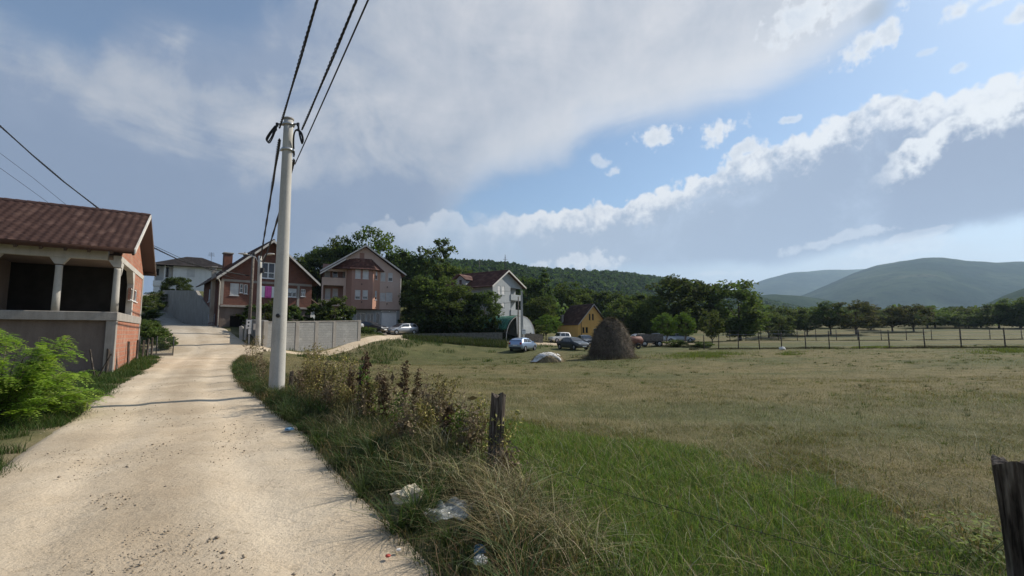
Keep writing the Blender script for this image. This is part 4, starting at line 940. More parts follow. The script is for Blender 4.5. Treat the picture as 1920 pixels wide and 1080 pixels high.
# ================================================================== 7 little white shed behind the block wall
def shed():
    a = at(557, 600, 50); b = at(590, 600, 52.5); ang = math.atan2(b.y-a.y, b.x-a.x); Wd = math.hypot(b.x-a.x, b.y-a.y)
    fr = Frame('garden_shed', (a.x, a.y), ang, H(a.x, a.y)); o = fr.o; tag(o, 'small pale shed with dark tiled gable roof and white door', 'shed')
    ze = fr.hit(560, 571)[1]; zr = fr.hit(571, 562)[1]; dr = fr.rect(567.5, 581.5, 584.5, 606); dr = (dr[0], .05, dr[2], dr[3])
    mb = MB(); wall(mb, FRONT(), 0, Wd, -.5, [(0, ze), (Wd*.45, zr), (Wd, ze-.1)], [dr]); wall(mb, LEFT(), 0, 3.5, -.5, ze); wall(mb, RIGHT(Wd), 0, 3.5, -.5, ze-.1); wall(mb, BACK(3.5), 0, Wd, -.5, ze-.1); mb.build('wall', M_['grey_r'], o)
    d = box_part('door', 'pvc', o, (dr[0], .05, dr[1]), (dr[2], .09, dr[3]))
    mb = MB()
    for i in range(5): mb.box((dr[0]+.62, .045, dr[1]+.45+i*.36), (.34, .02, .12))
    mb.build('pane', M_['glass'], d)
    gable_roof(fr, -.8, Wd+.5, -.6, 3.8, ze-.25, zr+.12, 'tile_d', xr=Wd*.45, trim='wood_d', bw=.14, tw=.4, th=.4, seg=2)
shed()
# ------------------------------------------------------------------ foliage
M_leaf = leaf_mat('tree_leaf', .45); M_grass = leaf_mat('grass_blade', .30, 1.0, .6); M_dry = leaf_mat('dry_stalk', .12, 1.0, .7)
M_bark = mat('bark', (.09,.07,.052), (.17,.14,.11), 6, .9, .02)
def leaf_quads(Cn, S, rg, flat=.0, aspect=.62, up=None):
    """one rhombus-like quad per centre; random orientation"""
    n = len(Cn); nrm = rg.normal(0, 1, (n, 3)); nrm[:, 2] = np.abs(nrm[:, 2]) + flat; nrm /= np.linalg.norm(nrm, axis=1)[:, None]
    a = rg.normal(0, 1, (n, 3)); a -= nrm * (a * nrm).sum(1)[:, None]; a /= np.linalg.norm(a, axis=1)[:, None]; b = np.cross(nrm, a)
    s = S[:, None]
    V = np.stack([Cn - a*s, Cn - b*s*aspect + a*s*.1, Cn + a*s, Cn + b*s*aspect + a*s*.1], 1)
    V[:, 1] += nrm*s*.15; V[:, 3] += nrm*s*.15
    return V.reshape(-1, 3), np.arange(n*4).reshape(n, 4)
def crown_data(seed, h, r, z0, ncl, nlf, ls, tall=1.0, gaps=.35, cols=((.040,.075,.020),(.065,.105,.028),(.090,.125,.035)), clr=.26, top=0.0):
    """crown between z0 and h, radius r; returns V, F, colours, branch targets"""
    rg = np.random.default_rng(seed); cz = (z0 + h) / 2; hz = (h - z0) / 2
    lob = rg.normal(0, 1, (9, 3)); lob /= np.linalg.norm(lob, axis=1)[:, None]; lw = rg.uniform(-.30, .42, 9)
    cs = []
    while len(cs) < ncl:
        d = rg.normal(0, 1, 3); d /= np.linalg.norm(d)
        f = 1 + (np.exp(-(1 - lob @ d) * 5) * lw).sum()
        q = rg.uniform(.25, 1) ** .42 * f * (1 - .30 * max(0, -d[2]))
        p = np.array([d[0]*r*q*(1 - top*max(0, d[2])), d[1]*r*q*(1 - top*max(0, d[2])), cz + d[2]*hz*q])
        if p[2] > h * 1.03 or p[2] < z0 * .85: continue
        cs.append(p)
    cs = np.array(cs); C_, S_, T_ = [], [], []
    cols = np.array(cols)
    for c in cs:
        k = int(nlf * rg.uniform(1 - gaps, 1 + gaps)); cr = r * clr * rg.uniform(.55, 1.25)
        off = rg.normal(0, 1, (k, 3)); off /= np.linalg.norm(off, axis=1)[:, None] + 1e-6; off *= rg.uniform(.15, 1, (k, 1)) ** .5 * cr; off[:, 2] *= .62
        C_.append(c + off); S_.append(rg.uniform(.6, 1.25, k) * ls)
        w = rg.dirichlet((1.1, 1.3, .9)); base = w @ cols
        T_.append(base * rg.uniform(.75, 1.25, (k, 1)) * (1 + rg.normal(0, .05, (k, 3))))
    C_ = np.concatenate(C_); S_ = np.concatenate(S_); T_ = np.concatenate(T_)
    V, F_ = leaf_quads(C_, S_, rg, .5)
    return V, F_, np.repeat(T_, 4, 0).clip(.005, 1), cs
def trunk_mb(seed, h, z0, cs, tr, nb=9, bend=.06):
    rg = np.random.default_rng(seed + 99); mb = MB(); n = 7
    pts = []; bx, by = rg.normal(0, bend, 2)
    for i in range(n):
        u = i / (n - 1); pts.append((bx*h*u*u + rg.normal(0, .01)*h*(u > 0), by*h*u*u + rg.normal(0, .01)*h*(u > 0), h*.86*u - .25*(i == 0)))
    mb.tube(pts, [tr*(1.25 if i == 0 else 1)*(1 - .85*i/(n-1)) for i in range(n)], 8)
    sel = cs[rg.permutation(len(cs))[:nb]]
    for c in sel:
        u = np.clip((c[2]*.62 - .1*h)/(h*.86), .16, .8); k = u*(n-1); i = int(k); p0 = Vector(pts[i]).lerp(Vector(pts[min(i+1, n-1)]), k - i); c = Vector(c)
        m = p0.lerp(c, .5) + Vector((0, 0, (c - p0).length*.08)); rr = tr*(1 - .8*u)*.55
        mb.tube([p0, m, c], [rr, rr*.6, rr*.2], 5)
    return mb
PROTO = {}
def tree_proto(key, name, seed, h, r, z0, ncl, nlf, ls, tr, label, cat='tree', **kw):
    V, F_, T_, cs = crown_data(seed, h, r, z0, ncl, nlf, ls, **kw)
    o = empty(name); tag(o, label, cat)
    trunk_mb(seed, h, z0, cs, tr).build('trunk', M_bark, o)
    np_mesh('crown', V, F_, 4, M_leaf, False, T_, o)
    PROTO[key] = [o, False, h, r]
    return o
DK = ((.052,.076,.032),(.072,.100,.040),(.098,.126,.050)); MG = ((.066,.098,.034),(.092,.128,.042),(.122,.150,.054)); YG = ((.052,.088,.020),(.080,.122,.028),(.11,.145,.038)); OL = ((.062,.082,.032),(.088,.110,.042),(.115,.130,.055)); BR = ((.080,.078,.040),(.105,.098,.050),(.076,.092,.038))
tree_proto('round', 'broadleaf_tree', 1, 10, 4.6, -.2, 165, 66, .25, .22, '', cols=DK)
tree_proto('green', 'broadleaf_tree', 2, 10, 4.6, -.3, 160, 64, .25, .22, '', cols=MG)
tree_proto('light', 'broadleaf_tree', 3, 10, 4.4, 1.4, 80, 55, .24, .20, '', cols=YG, gaps=.5)
tree_proto('tall', 'broadleaf_tree', 4, 13, 3.6, 2.5, 90, 55, .25, .22, '', cols=MG, gaps=.5)
tree_proto('olive', 'fruit_tree', 5, 6, 2.6, .6, 66, 55, .17, .12, '', cols=OL)
tree_proto('brown', 'fruit_tree', 6, 6, 3.0, .6, 72, 55, .18, .14, '', cols=BR)
tree_proto('cone', 'spruce_tree', 7, 13, 2.6, 1.2, 95, 50, .22, .2, '', cols=DK, top=.75)
tree_proto('wide', 'broadleaf_tree', 18, 9, 5.2, .8, 110, 60, .25, .22, '', cols=MG, gaps=.5)
tree_proto('scrub', 'broadleaf_tree', 19, 7, 4.2, .2, 90, 60, .22, .15, '', cols=OL, gaps=.45)
tree_proto('open', 'broadleaf_tree', 8, 11, 4.4, 1.4, 76, 62, .27, .2, '', cols=DK, gaps=.6)
def plant(key, px, top, d, width, label, group, rz=None, seed=0, dy=0.0):
    p = PROTO[key]; x = (px - CX) / F * d * .9953; x = at(px, 600, d).x; z = H(x, d) - .05; zt = at(px, top, d).z
    o = copy_tree(p[0]) if p[1] else p[0]; p[1] = True
    sz = (zt - z) / p[2]; sr = (width / F * d / 2) / p[3]
    o.location = (x, d, z); o.scale = (sr, sr, sz); o.rotation_euler = (0, 0, random.uniform(0, 6.28) if rz is None else rz)
    tag(o, label, None, group); return o
G1 = 'trees on the slope behind the houses'; G2 = 'trees around the gardens'; G3 = 'trees along the far side of the field'; G4 = 'orchard trees beyond the field fences'
for a in [('green',566,482,84,60,'green tree at the far left end behind the brick and pink houses',G1),('round',607,461,90,66,'dark tree between the leftmost trees behind the pink house',G1),('open',592,467,86,80,'dark tree at the left end behind the pink house roof',G1),('green',628,453,88,72,'mid green tree rising left of the pink house ridge',G1),
          ('light',686,431,88,98,'airy light green tree standing above the pink house ridge',G1),('round',660,460,93,90,'dark tree close behind the pink house roof',G1),
          ('round',745,470,86,72,'dark dense tree right of the pink house gable',G1),('open',790,472,86,78,'gappy dark tree with sky showing through, between pink and grey houses',G1),
          ('tall',826,456,88,66,'tallest slender tree between the pink and grey houses',G1),('green',858,505,92,70,'green tree left of the grey house roof',G1),('round',720,500,92,70,'low dark tree behind the pink house eave',G1),
          ('round',792,520,70,80,'dark garden tree beside the pink house wall',G2),('green',818,524,68,88,'broad mid green garden tree left of the grey house',G2),('green',866,538,69,74,'garden tree under the grey house dormer',G2),
          ('round',908,546,68,66,'dark leafy tree covering the left side of the grey house',G2),('olive',842,560,66,66,'small olive green tree above the dark hedge',G2),('olive',800,566,66,60,'small tree at the left end of the dark hedge',G2),
          ('cone',1022,505,98,44,'pointed dark conifer right of the grey house',G1),('round',988,519,100,64,'dark tree behind the grey house gable',G1),('green',1055,535,105,74,'green tree on the slope above the ochre house',G1),
          ('round',1090,543,112,80,'dark tree behind the ochre house ridge',G1),('green',1008,560,92,60,'bushy tree between the grey and ochre houses',G1),('round',1130,548,112,80,'dark tree right behind the ochre house gable',G1),
          ('light',1024,592,68,46,'low bright green bush tree at the end of the greenhouse',G2),
          ('olive',1168,556,78,84,'rounded olive green tree right of the haystack top',G2),('green',1212,566,76,66,'upright green tree between haystack and big dark tree',G2),('round',1190,552,100,84,'dark tree in the second row behind the haystack',G3),
          ('light',1248,588,66,44,'small light green tree left of its twin by the carts',G2),('light',1283,587,64,44,'small light green tree right of its twin by the carts',G2),
          ('round',1277,521,80,128,'largest dark round tree beyond the carts',G3),('green',1386,531,74,112,'big yellowish green tree with twiggy top by the fence',G3),('olive',1334,577,57,48,'slim young tree standing before the two big trees',G3),
          ('olive',1440,580,98,66,'grey green tree right of the big yellowish tree',G3),('scrub',1482,573,104,66,'roundish tree at the left end of the orchard',G3),('olive',1512,586,100,50,'low bushy tree at the left end of the orchard',G3),
          ('open',1556,562,100,66,'spreading dark orchard tree with a clear trunk',G4),('brown',1604,563,98,74,'brownish orchard tree with spreading crown, beside the dark spreading one',G4),
          ('brown',1672,573,104,62,'brownish orchard tree left of a close pair',G4),('brown',1712,570,102,62,'brownish orchard tree, right one of a close pair',G4),('wide',1752,577,122,70,'dark tree behind the orchard gap',G4),
          ('round',1790,580,124,50,'small dark tree before the far white roofs',G4),('scrub',1838,574,118,80,'dark tree near the right end of the far tree row',G4),('olive',1872,566,110,70,'grey green tree near the right end of the far tree row',G4),
          ('green',1912,560,106,76,'bushy green tree at the right edge of the far row',G4),('round',1960,556,110,80,'dark tree past the right edge of the far row',G4),('scrub',1640,580,128,80,'small dark tree far behind the orchard',G4),('wide',1530,578,126,76,'dark tree far behind the orchard, left side',G4),
          ('scrub',1583,585,122,62,'low scrubby tree in the gap of the orchard row, left',G4),('scrub',1632,588,112,48,'low scrubby tree beside the brownish orchard pair',G4),('wide',1738,582,116,66,'spreading tree right of the brownish orchard pair',G4),('scrub',1815,588,112,60,'low scrubby tree before the far dark trees',G4),('scrub',1462,588,92,52,'low scrubby tree left of the orchard',G3),('round',326,520,76,50,'dark tree in front of the white hillside house',G1),('olive',262,555,52,60,'leafy tree on the slope behind the unfinished house',G1),('olive',290,545,66,44,'small tree above the retaining wall by the white house',G1)]:
    plant(*a)

# shrubs: hedge plants, conifers behind the wall, slope bushes
def shrub_proto(key, name, seed, h, r, ncl, nlf, ls, cols, top=.3, z0=.05, clr=.34):
    V, F_, T_, cs = crown_data(seed, h, r, z0, ncl, nlf, ls, cols=cols, top=top, clr=clr)
    o = empty(name); tag(o, 'x', 'shrub'); mb = MB()
    for c in cs[:6]: mb.tube([(0, 0, -.1), (c[0]*.4, c[1]*.4, c[2]*.5), tuple(c)], [.03, .02, .008], 5)
    mb.build('stem', M_bark, o); np_mesh('foliage', V, F_, 4, M_leaf, False, T_, o); PROTO[key] = [o, False, h, r]
shrub_proto('thuja', 'conifer_shrub', 21, 2.2, .6, 40, 40, .09, DK, .55)
shrub_proto('hedge', 'hedge_shrub', 22, 2.4, 1.1, 42, 44, .13, ((.026,.042,.017),(.036,.056,.021),(.048,.070,.025)), .1)
shrub_proto('bush', 'wild_bush', 23, 1.6, 1.1, 42, 44, .10, MG, .15)
shrub_proto('grey', 'garden_shrub', 24, 2.2, 1.0, 40, 40, .10, OL, .35)
GH = 'shrubs behind the concrete block wall'; GD = 'dark hedge along the garden fence'; GB = 'bushes on the grassy slope by the hill road'
for i, (px, top, d, w, k) in enumerate([(434,571,47,24,'thuja'),(450,566,46,28,'thuja'),(468,572,45,26,'thuja'),(503,570,43.5,28,'thuja'),(520,566,43.5,30,'grey'),(543,572,44,26,'thuja'),(556,574,44.5,22,'thuja'),(594,570,47,30,'thuja'),(608,566,47.5,30,'grey'),(628,561,48,36,'grey'),(645,575,49,30,'hedge')]):
    plant(k, px, top - 3, d, w * 1.4, ['dark clipped conifer at the left end of the block wall','dark conifer behind the block wall left of the meter boxes','conifer just left of the lamp pole behind the block wall','conifer between the two concrete poles behind the wall','grey green shrub against the brick house behind the wall','conifer right of the tall concrete pole behind the wall','small conifer at the left side of the white shed door','conifer at the right side of the white shed door','grey green shrub under the pink house balcony','tallest wispy shrub before the pink house pillars','dark rounded bush at the right end of the block wall'][i], GH)
for i in range(15):
    px = 757 + i * 12.6
    plant('hedge', px, 590 + random.uniform(-3, 4), 63.2 + random.uniform(-.5, .5), 21, 'dark green hedge plant in the row above the garden fence', GD)
for i, (px, top, d, w, k) in enumerate([(277,598,37,46,'bush'),(296,612,36,44,'bush'),(268,575,46,60,'grey'),(276,586,48,36,'bush'),(312,628,34,36,'bush'),(283,555,60,40,'grey'),(1175,640,60,20,'bush'),(1320,640,52,30,'bush'),(1300,640,54,34,'grey'),(1265,636,56,36,'bush'),(1055,628,78,24,'bush'),(1010,610,66,30,'grey'),(660,605,50,22,'bush'),(690,612,50,26,'bush')]):
    plant(k, px, top, d, w, ['bush beside the brick corner of the unfinished house','bush above the wire mesh fence','grey green bush up the slope behind the unfinished house','bush under the retaining wall','low bush at the foot of the mesh fence post','grey shrub at the top of the hill road','low bush between haystack and trailer','low bush at the start of the field fence','grey shrub near the start of the field fence','low bush behind the cart','low bush beside the ochre house','grey shrub at the end of the garden fence','bush beside the wall end near the parked dark car','low bush on the bank by the driveway'][i], GB)

# ------------------------------------------------------------------ woods on the hill: far mass
def woods(name, pts, h, r, seed, nl=70, ls=.9, cols=DK, label=None):
    rg = np.random.default_rng(seed); Cs, Ss, Ts = [], [], []; cols = np.array(cols)
    for x, y, z in pts:
        hh = h * rg.uniform(.65, 1.35); rr = r * rg.uniform(.7, 1.3); base = rg.dirichlet((1.2, 1, .7)) @ cols * rg.uniform(.8, 1.3)
        n = nl; d = rg.normal(0, 1, (n, 3)); d /= np.linalg.norm(d, axis=1)[:, None]; d[:, 2] = np.abs(d[:, 2]) * 1.0 - .15
        q = rg.uniform(.5, 1, (n, 1)) ** .5; p = d * q * np.array([rr, rr, hh * .75]); p[:, 2] += hh * .3
        Cs.append(p + np.array([x, y, z])); Ss.append(rg.uniform(.6, 1.3, n) * ls); Ts.append(base * rg.uniform(.75, 1.3, (n, 1)))
    V, F_ = leaf_quads(np.concatenate(Cs), np.concatenate(Ss), rg, .3, .75)
    o = np_mesh(name, V, F_, 4, M_leaf, False, np.repeat(np.concatenate(Ts), 4, 0)); tag(o, kind='stuff'); return o
o_, X, Y, Z = WOOD; pts = []
rg = np.random.default_rng(5); ny_, nx_ = X.shape
for k in range(4600):
    i = rg.uniform(0, ny_ - 1.01); j = rg.beta(3.2, 2.6) * (nx_ * .56); a, b = int(i), int(j); u, v = i - a, j - b
    f_ = lambda A: (A[a, b]*(1-u)+A[a+1, b]*u)*(1-v) + (A[a, b+1]*(1-u)+A[a+1, b+1]*u)*v
    pts.append((f_(X), f_(Y), f_(Z)))
for k in range(700):
    i = rg.uniform(0, ny_ - 1.01); j = nx_ / 2 + rg.normal(0, .6); a, b = int(i), int(j); pts.append((X[a, b] + rg.normal(0, 3), Y[a, b] + rg.normal(0, 3), Z[a, b] - rg.uniform(0, 3)))
woods('woods', pts, 12.5, 7.0, 3, 64, 1.9, ((.024,.042,.014),(.038,.062,.020),(.058,.082,.028)))
pts = []
for k in range(330):
    px = rg.uniform(980, 2100); d = rg.uniform(135, 215); p = at(px, 600, d); pts.append((p.x, d, H(p.x, d) - .5))
woods('woods', pts, 6.0, 3.6, 4, 70, .8, DK)
pts = []
for k in range(230):
    px = rg.uniform(560, 1200); d = rg.uniform(96, 150); p = at(px, 600, d); pts.append((p.x, d, H(p.x, d) - .5))
woods('woods', pts, 6.0, 3.4, 8, 80, .6, DK)

# ------------------------------------------------------------------ grass, pressed flat where litter lies on it
FLAT = [(q.x, d_, r_) for q, d_, r_ in [(at(767,945,4.55), 4.55, .17), (at(758,975,4.35), 4.35, .12), (at(845,965,4.25), 4.25, .20), (at(852,1000,4.0), 4.0, .14), (at(899,1022,3.55), 3.55, .09), (at(905,1045,3.42), 3.42, .08), (at(900,1062,3.3), 3.3, .08), (at(543,800,8.0), 8.0, .12), (at(924,870,5.5), 5.42, .17), (at(918,900,5.2), 5.15, .2)]]
def blades(name, X, Y, Hh, Wd, lean, T_, m, seed, z0=None, segs=2, dirn=None, curl=1.0):
    rg = np.random.default_rng(seed); k = np.ones(len(X), bool)
    for lx, ly, lr in FLAT: k &= np.hypot(X - lx, Y - ly) > lr
    cut = lambda a: a[k] if isinstance(a, np.ndarray) and len(a) == len(k) else a
    X, Y, Hh, Wd, lean, T_, z0, dirn = [cut(a) for a in (X, Y, Hh, Wd, lean, T_, z0, dirn)]
    n = len(X); Z = GZ(X, Y) if z0 is None else z0
    a = rg.uniform(0, 6.283, n) if dirn is None else dirn; ln = lean * rg.uniform(.3, 1.5, n)
    dx, dy = np.cos(a), np.sin(a); px_, py_ = -dy, dx; tw = rg.uniform(-.8, .8, n); wx = px_*np.cos(tw) + dx*np.sin(tw)*.6; wy = py_*np.cos(tw) + dy*np.sin(tw)*.6
    rows = []
    for k in range(segs + 1):
        u = k / segs; off = ln * Hh * u ** (1 + curl); zz = Z - .015 + Hh * (u - .22 * ln * u * u); w = Wd * (1 - u ** 1.6) * .5 + .0003
        cx, cy = X + dx*off, Y + dy*off
        rows += [np.stack([cx - wx*w, cy - wy*w, zz], 1), np.stack([cx + wx*w, cy + wy*w, zz], 1)]
    V = np.stack(rows, 1).reshape(-1, 3); kk = 2*(segs + 1); b = (np.arange(n)*kk)[:, None]
    F_ = np.concatenate([b + np.array([[2*k, 2*k+1, 2*k+3, 2*k+2]]) for k in range(segs)])
    o = np_mesh(name, V, F_, 4, m, False, np.repeat(T_, kk, 0)); tag(o, kind='stuff'); return o
def pick(cols, w, n, rg, jit=.25):
    cols = np.array(cols); i = rg.choice(len(cols), n, p=np.array(w)/sum(w)); return (cols[i] * rg.uniform(1-jit, 1+jit, (n, 1)) * (1 + rg.normal(0, .06, (n, 3)))).clip(.004, 1)
GRC = [(.125,.190,.040),(.175,.240,.055),(.085,.128,.030),(.28,.24,.11)]; DRC = [(.215,.172,.086),(.150,.128,.060),(.30,.25,.14),(.108,.116,.042)]
def wedge(n, d0, d1, px0, px1, rg, pw=1.0):
    d = (rg.uniform(0, 1, n) ** pw) * (d1 - d0) + d0; px = rg.uniform(px0, px1, n); return (px - CX) / F * d, d
def field_grass():
    rg = np.random.default_rng(40)
    X1, Y1 = wedge(230000, 2.2, 9.5, 700, 2050, rg, .8); X2, Y2 = wedge(150000, 9.0, 20, 520, 2000, rg, .9); X3, Y3 = wedge(150000, 18, 48, 520, 1960, rg, 1.0)
    X = np.concatenate([X1, X2, X3]); Y = np.concatenate([Y1, Y2, Y3])
    k = (side_of(X, Y, VERGE) > 0) & (road_in(X, Y) < -.3); X, Y = X[k], Y[k]; n = len(X)
    lush, a, b = zones(X, Y); patch = fbm(X, Y, .55, 91)
    g_ = lush * .95 + (patch - .5) * .45 + .06 + .12 * (a > .5); isg = rg.uniform(0, 1, n) < np.clip(g_, .10, .88)
    far = np.clip(Y / 9, 1, 4)
    Hh = np.where(isg, rg.uniform(.035, .11, n) * (.45 + 1.0 * lush), rg.uniform(.025, .07, n)) * (1 + .6 * (patch - .5)) * np.minimum(far, 1.5)
    W_ = np.where(isg, rg.uniform(.004, .009, n), rg.uniform(.003, .006, n)) * far ** .8
    keep = (rg.uniform(0, 1, n) < np.clip(.35 + lush + (patch > .52) * .35, 0, 1)); 
    T_ = np.where(isg[:, None], pick(GRC, (4, 4, 3, 2.2), n, rg, .38), pick(DRC, (3, 3, 1.2, 3), n, rg))
    T_ = np.where((isg & (lush < .5))[:, None], T_ * np.array([1.0, .72, .95]), T_)
    X, Y, Hh, W_, T_, isg = X[keep], Y[keep], Hh[keep], W_[keep], T_[keep], isg[keep]
    blades('grass', X, Y, Hh * rg.uniform(.6, 1.35, len(X)), W_, np.where(isg, .75, 1.1), T_, M_grass, 41)
    n = 9000; X, Y = wedge(n, 2.2, 14, 850, 2050, rg, .8); k = side_of(X, Y, VERGE) > 0; X, Y = X[k], Y[k]; n = len(X)
    blades('grass', X, Y, rg.uniform(.12, .30, n), rg.uniform(.003, .006, n), 1.3, pick([(.36,.31,.19),(.28,.23,.13),(.42,.38,.27),(.12,.15,.05)], (3, 3, 1.5, 2), n, rg), M_dry, 43, segs=3)
field_grass()
def meadow_tufts():
    rg = np.random.default_rng(44); nt = 900; tx, ty = wedge(nt, 5, 47, 560, 1960, rg, .75); k = (side_of(tx, ty, VERGE) > 0) & (road_in(tx, ty) < -.5) & (seg_dist(tx, ty, VERGE) > 1.2) & (fbm(tx*.5, ty, 4, 78) > .42); tx, ty = tx[k], ty[k]; nb = 34; n = len(tx)*nb
    th = rg.uniform(0, 6.283, n); q = np.abs(rg.normal(0, .13, n))*np.repeat(rg.uniform(.4, 1.8, len(tx)), nb); X = np.repeat(tx, nb) + q*np.cos(th)*1.6; Y = np.repeat(ty, nb) + q*np.sin(th); sz = np.repeat(rg.uniform(.5, 1.4, len(tx)), nb); far = np.clip(Y/9, 1, 3.4)
    tn = np.repeat(pick([(.075,.100,.034),(.105,.130,.046),(.055,.070,.026),(.21,.175,.10),(.12,.095,.055)], (3, 2, 3, 2, 2), len(tx), rg), nb, 0)
    blades('grass', X, Y, rg.uniform(.05, .15, n)*sz, rg.uniform(.004, .008, n)*far, 1.0, (tn*rg.uniform(.7, 1.35, (n, 1))).clip(.004, 1), M_grass, 45, segs=2, dirn=th)
meadow_tufts()
def line_pts(n, rg, i0, i1, spread, off=0.0, pw=None):
    P_ = np.array(VERGE[i0:i1 + 1]); L = np.hypot(*np.diff(P_, axis=0).T); 
    s = np.concatenate([[0], np.cumsum(L)]); q = rg.uniform(0, s[-1], n)
    x = np.interp(q, s, P_[:, 0]); y = np.interp(q, s, P_[:, 1]); i = np.clip(np.searchsorted(s, q) - 1, 0, len(L) - 1); d = np.diff(P_, axis=0)[i] / L[i][:, None]
    o = rg.normal(off, spread, n); return x - d[:, 1]*o, y + d[:, 0]*o
def verge_grass():
    rg = np.random.default_rng(50); n = 120000
    X, Y = line_pts(n, rg, 0, 8, .48, -.36); w = np.clip(9 / np.maximum(Y, 3), .25, 1.0); k = (rg.uniform(0, 1, n) < w) & (Y > 1.6) & (road_in(X, Y) < .12 + .3*(fbm(X, Y, .5, 97) - .5))
    X, Y = X[k], Y[k]; n = len(X); cl_ = fbm(X, Y, .6, 95); near = np.exp(-((seg_dist(X, Y, VERGE))/.5)**2)*np.clip(Y/6, .35, 1); far = np.clip(Y/7, 1, 2.6)
    isd = rg.uniform(0, 1, n) < np.clip(.12 + .9*(cl_ - .45) + .22*near, .05, .6)
    Hh = (rg.uniform(.07, .24, n) + .20*near*rg.uniform(.2, 1, n)) * (.45 + .9*cl_) 
    T_ = np.where(isd[:, None], pick([(.34,.27,.14),(.25,.19,.10),(.42,.36,.22),(.16,.115,.065)], (3, 3, 1.5, 2), n, rg), pick([(.050,.078,.026),(.078,.105,.040),(.034,.054,.020),(.105,.115,.055)], (3, 3, 3, 2), n, rg))
    blades('grass', X, Y, Hh, rg.uniform(.004, .009, n)*far**.7, np.where(isd, .85, .7), T_, M_grass, 51, segs=3)
    # arching tufts on the road side of the verge
    nt_ = 620; tx, ty = line_pts(nt_, rg, 0, 8, .42, -.62); k = (ty > 1.8) & (road_in(tx, ty) < .02) & (rg.uniform(0, 1, nt_) < np.clip(9/np.maximum(ty, 2), .2, 1)); tx, ty = tx[k], ty[k]; nb = 52; n = len(tx)*nb
    th = rg.uniform(0, 6.283, n); q = rg.uniform(0, .05, n); X = np.repeat(tx, nb) + q*np.cos(th); Y = np.repeat(ty, nb) + q*np.sin(th); sz = np.repeat(rg.uniform(.7, 1.35, len(tx)), nb); tn = np.repeat(pick([(.058,.088,.032),(.080,.108,.045),(.044,.066,.026),(.19,.16,.09)], (3, 3, 3, 1), len(tx), rg), nb, 0)
    blades('grass', X, Y, rg.uniform(.16, .38, n)*sz, rg.uniform(.007, .013, n), rg.uniform(.7, 1.5, n), (tn*rg.uniform(.7, 1.35, (n, 1))).clip(.004, 1), M_grass, 53, segs=4, dirn=th + rg.normal(0, .4, n))
    # the heap of fallen dry stems at the bend of the fence, and tangles along it
    n = 24000; X, Y = line_pts(n, rg, 2, 8, .30, -.05); c = fbm(X, Y, .9, 99); k = (c + .22*np.exp(-((Y - 4.0)/1.3)**2) > .655) & (Y > 1.8); X, Y = X[k], Y[k]; n = len(X)
    z = GZ(X, Y) + rg.uniform(0, .24, n)*sstep(c[k], .40, .6)
    blades('grass', X, Y, rg.uniform(.10, .34, n), rg.uniform(.003, .006, n), rg.uniform(.8, 2.4, n), pick([(.33,.27,.15),(.26,.20,.11),(.40,.35,.22),(.13,.095,.06),(.085,.09,.035)], (2, 3, 1.2, 3, 3), n, rg), M_dry, 52, z0=z, segs=3)
verge_grass()
def left_grass():
    rg = np.random.default_rng(60); n = 90000; s = spline(MAIN, lambda p: .3); s = s[(s[:, 1] > 2.5) & (s[:, 1] < 34)]
    w = 1/np.maximum(s[:, 1], 4)**1.1; i = rg.choice(len(s), n, p=w/w.sum()); d = np.gradient(s[:, :2], axis=0); d /= np.hypot(d[:, 0], d[:, 1])[:, None]
    o = s[i, 2] + np.abs(rg.normal(0, 1.3, n)) - .15; X = s[i, 0] - d[i, 1]*o + rg.normal(0, .2, n); Y = s[i, 1] + d[i, 0]*o + rg.normal(0, .2, n)
    pt = fbm(X, Y, 1.1, 66); k = (pt + .42*np.clip(-road_in(X, Y) - .1, -1, 1) > .49); X, Y, pt = X[k], Y[k], pt[k]; n = len(X); far = np.clip(Y/8, 1, 3)
    blades('grass', X, Y, rg.uniform(.05, .20, n)*(.5 + pt)*far**.2, rg.uniform(.005, .010, n)*far**.8, .6, pick([(.050,.090,.024),(.075,.110,.034),(.034,.060,.018),(.17,.15,.07)], (4, 3, 3, 1), n, rg), M_grass, 61, segs=2)
left_grass()
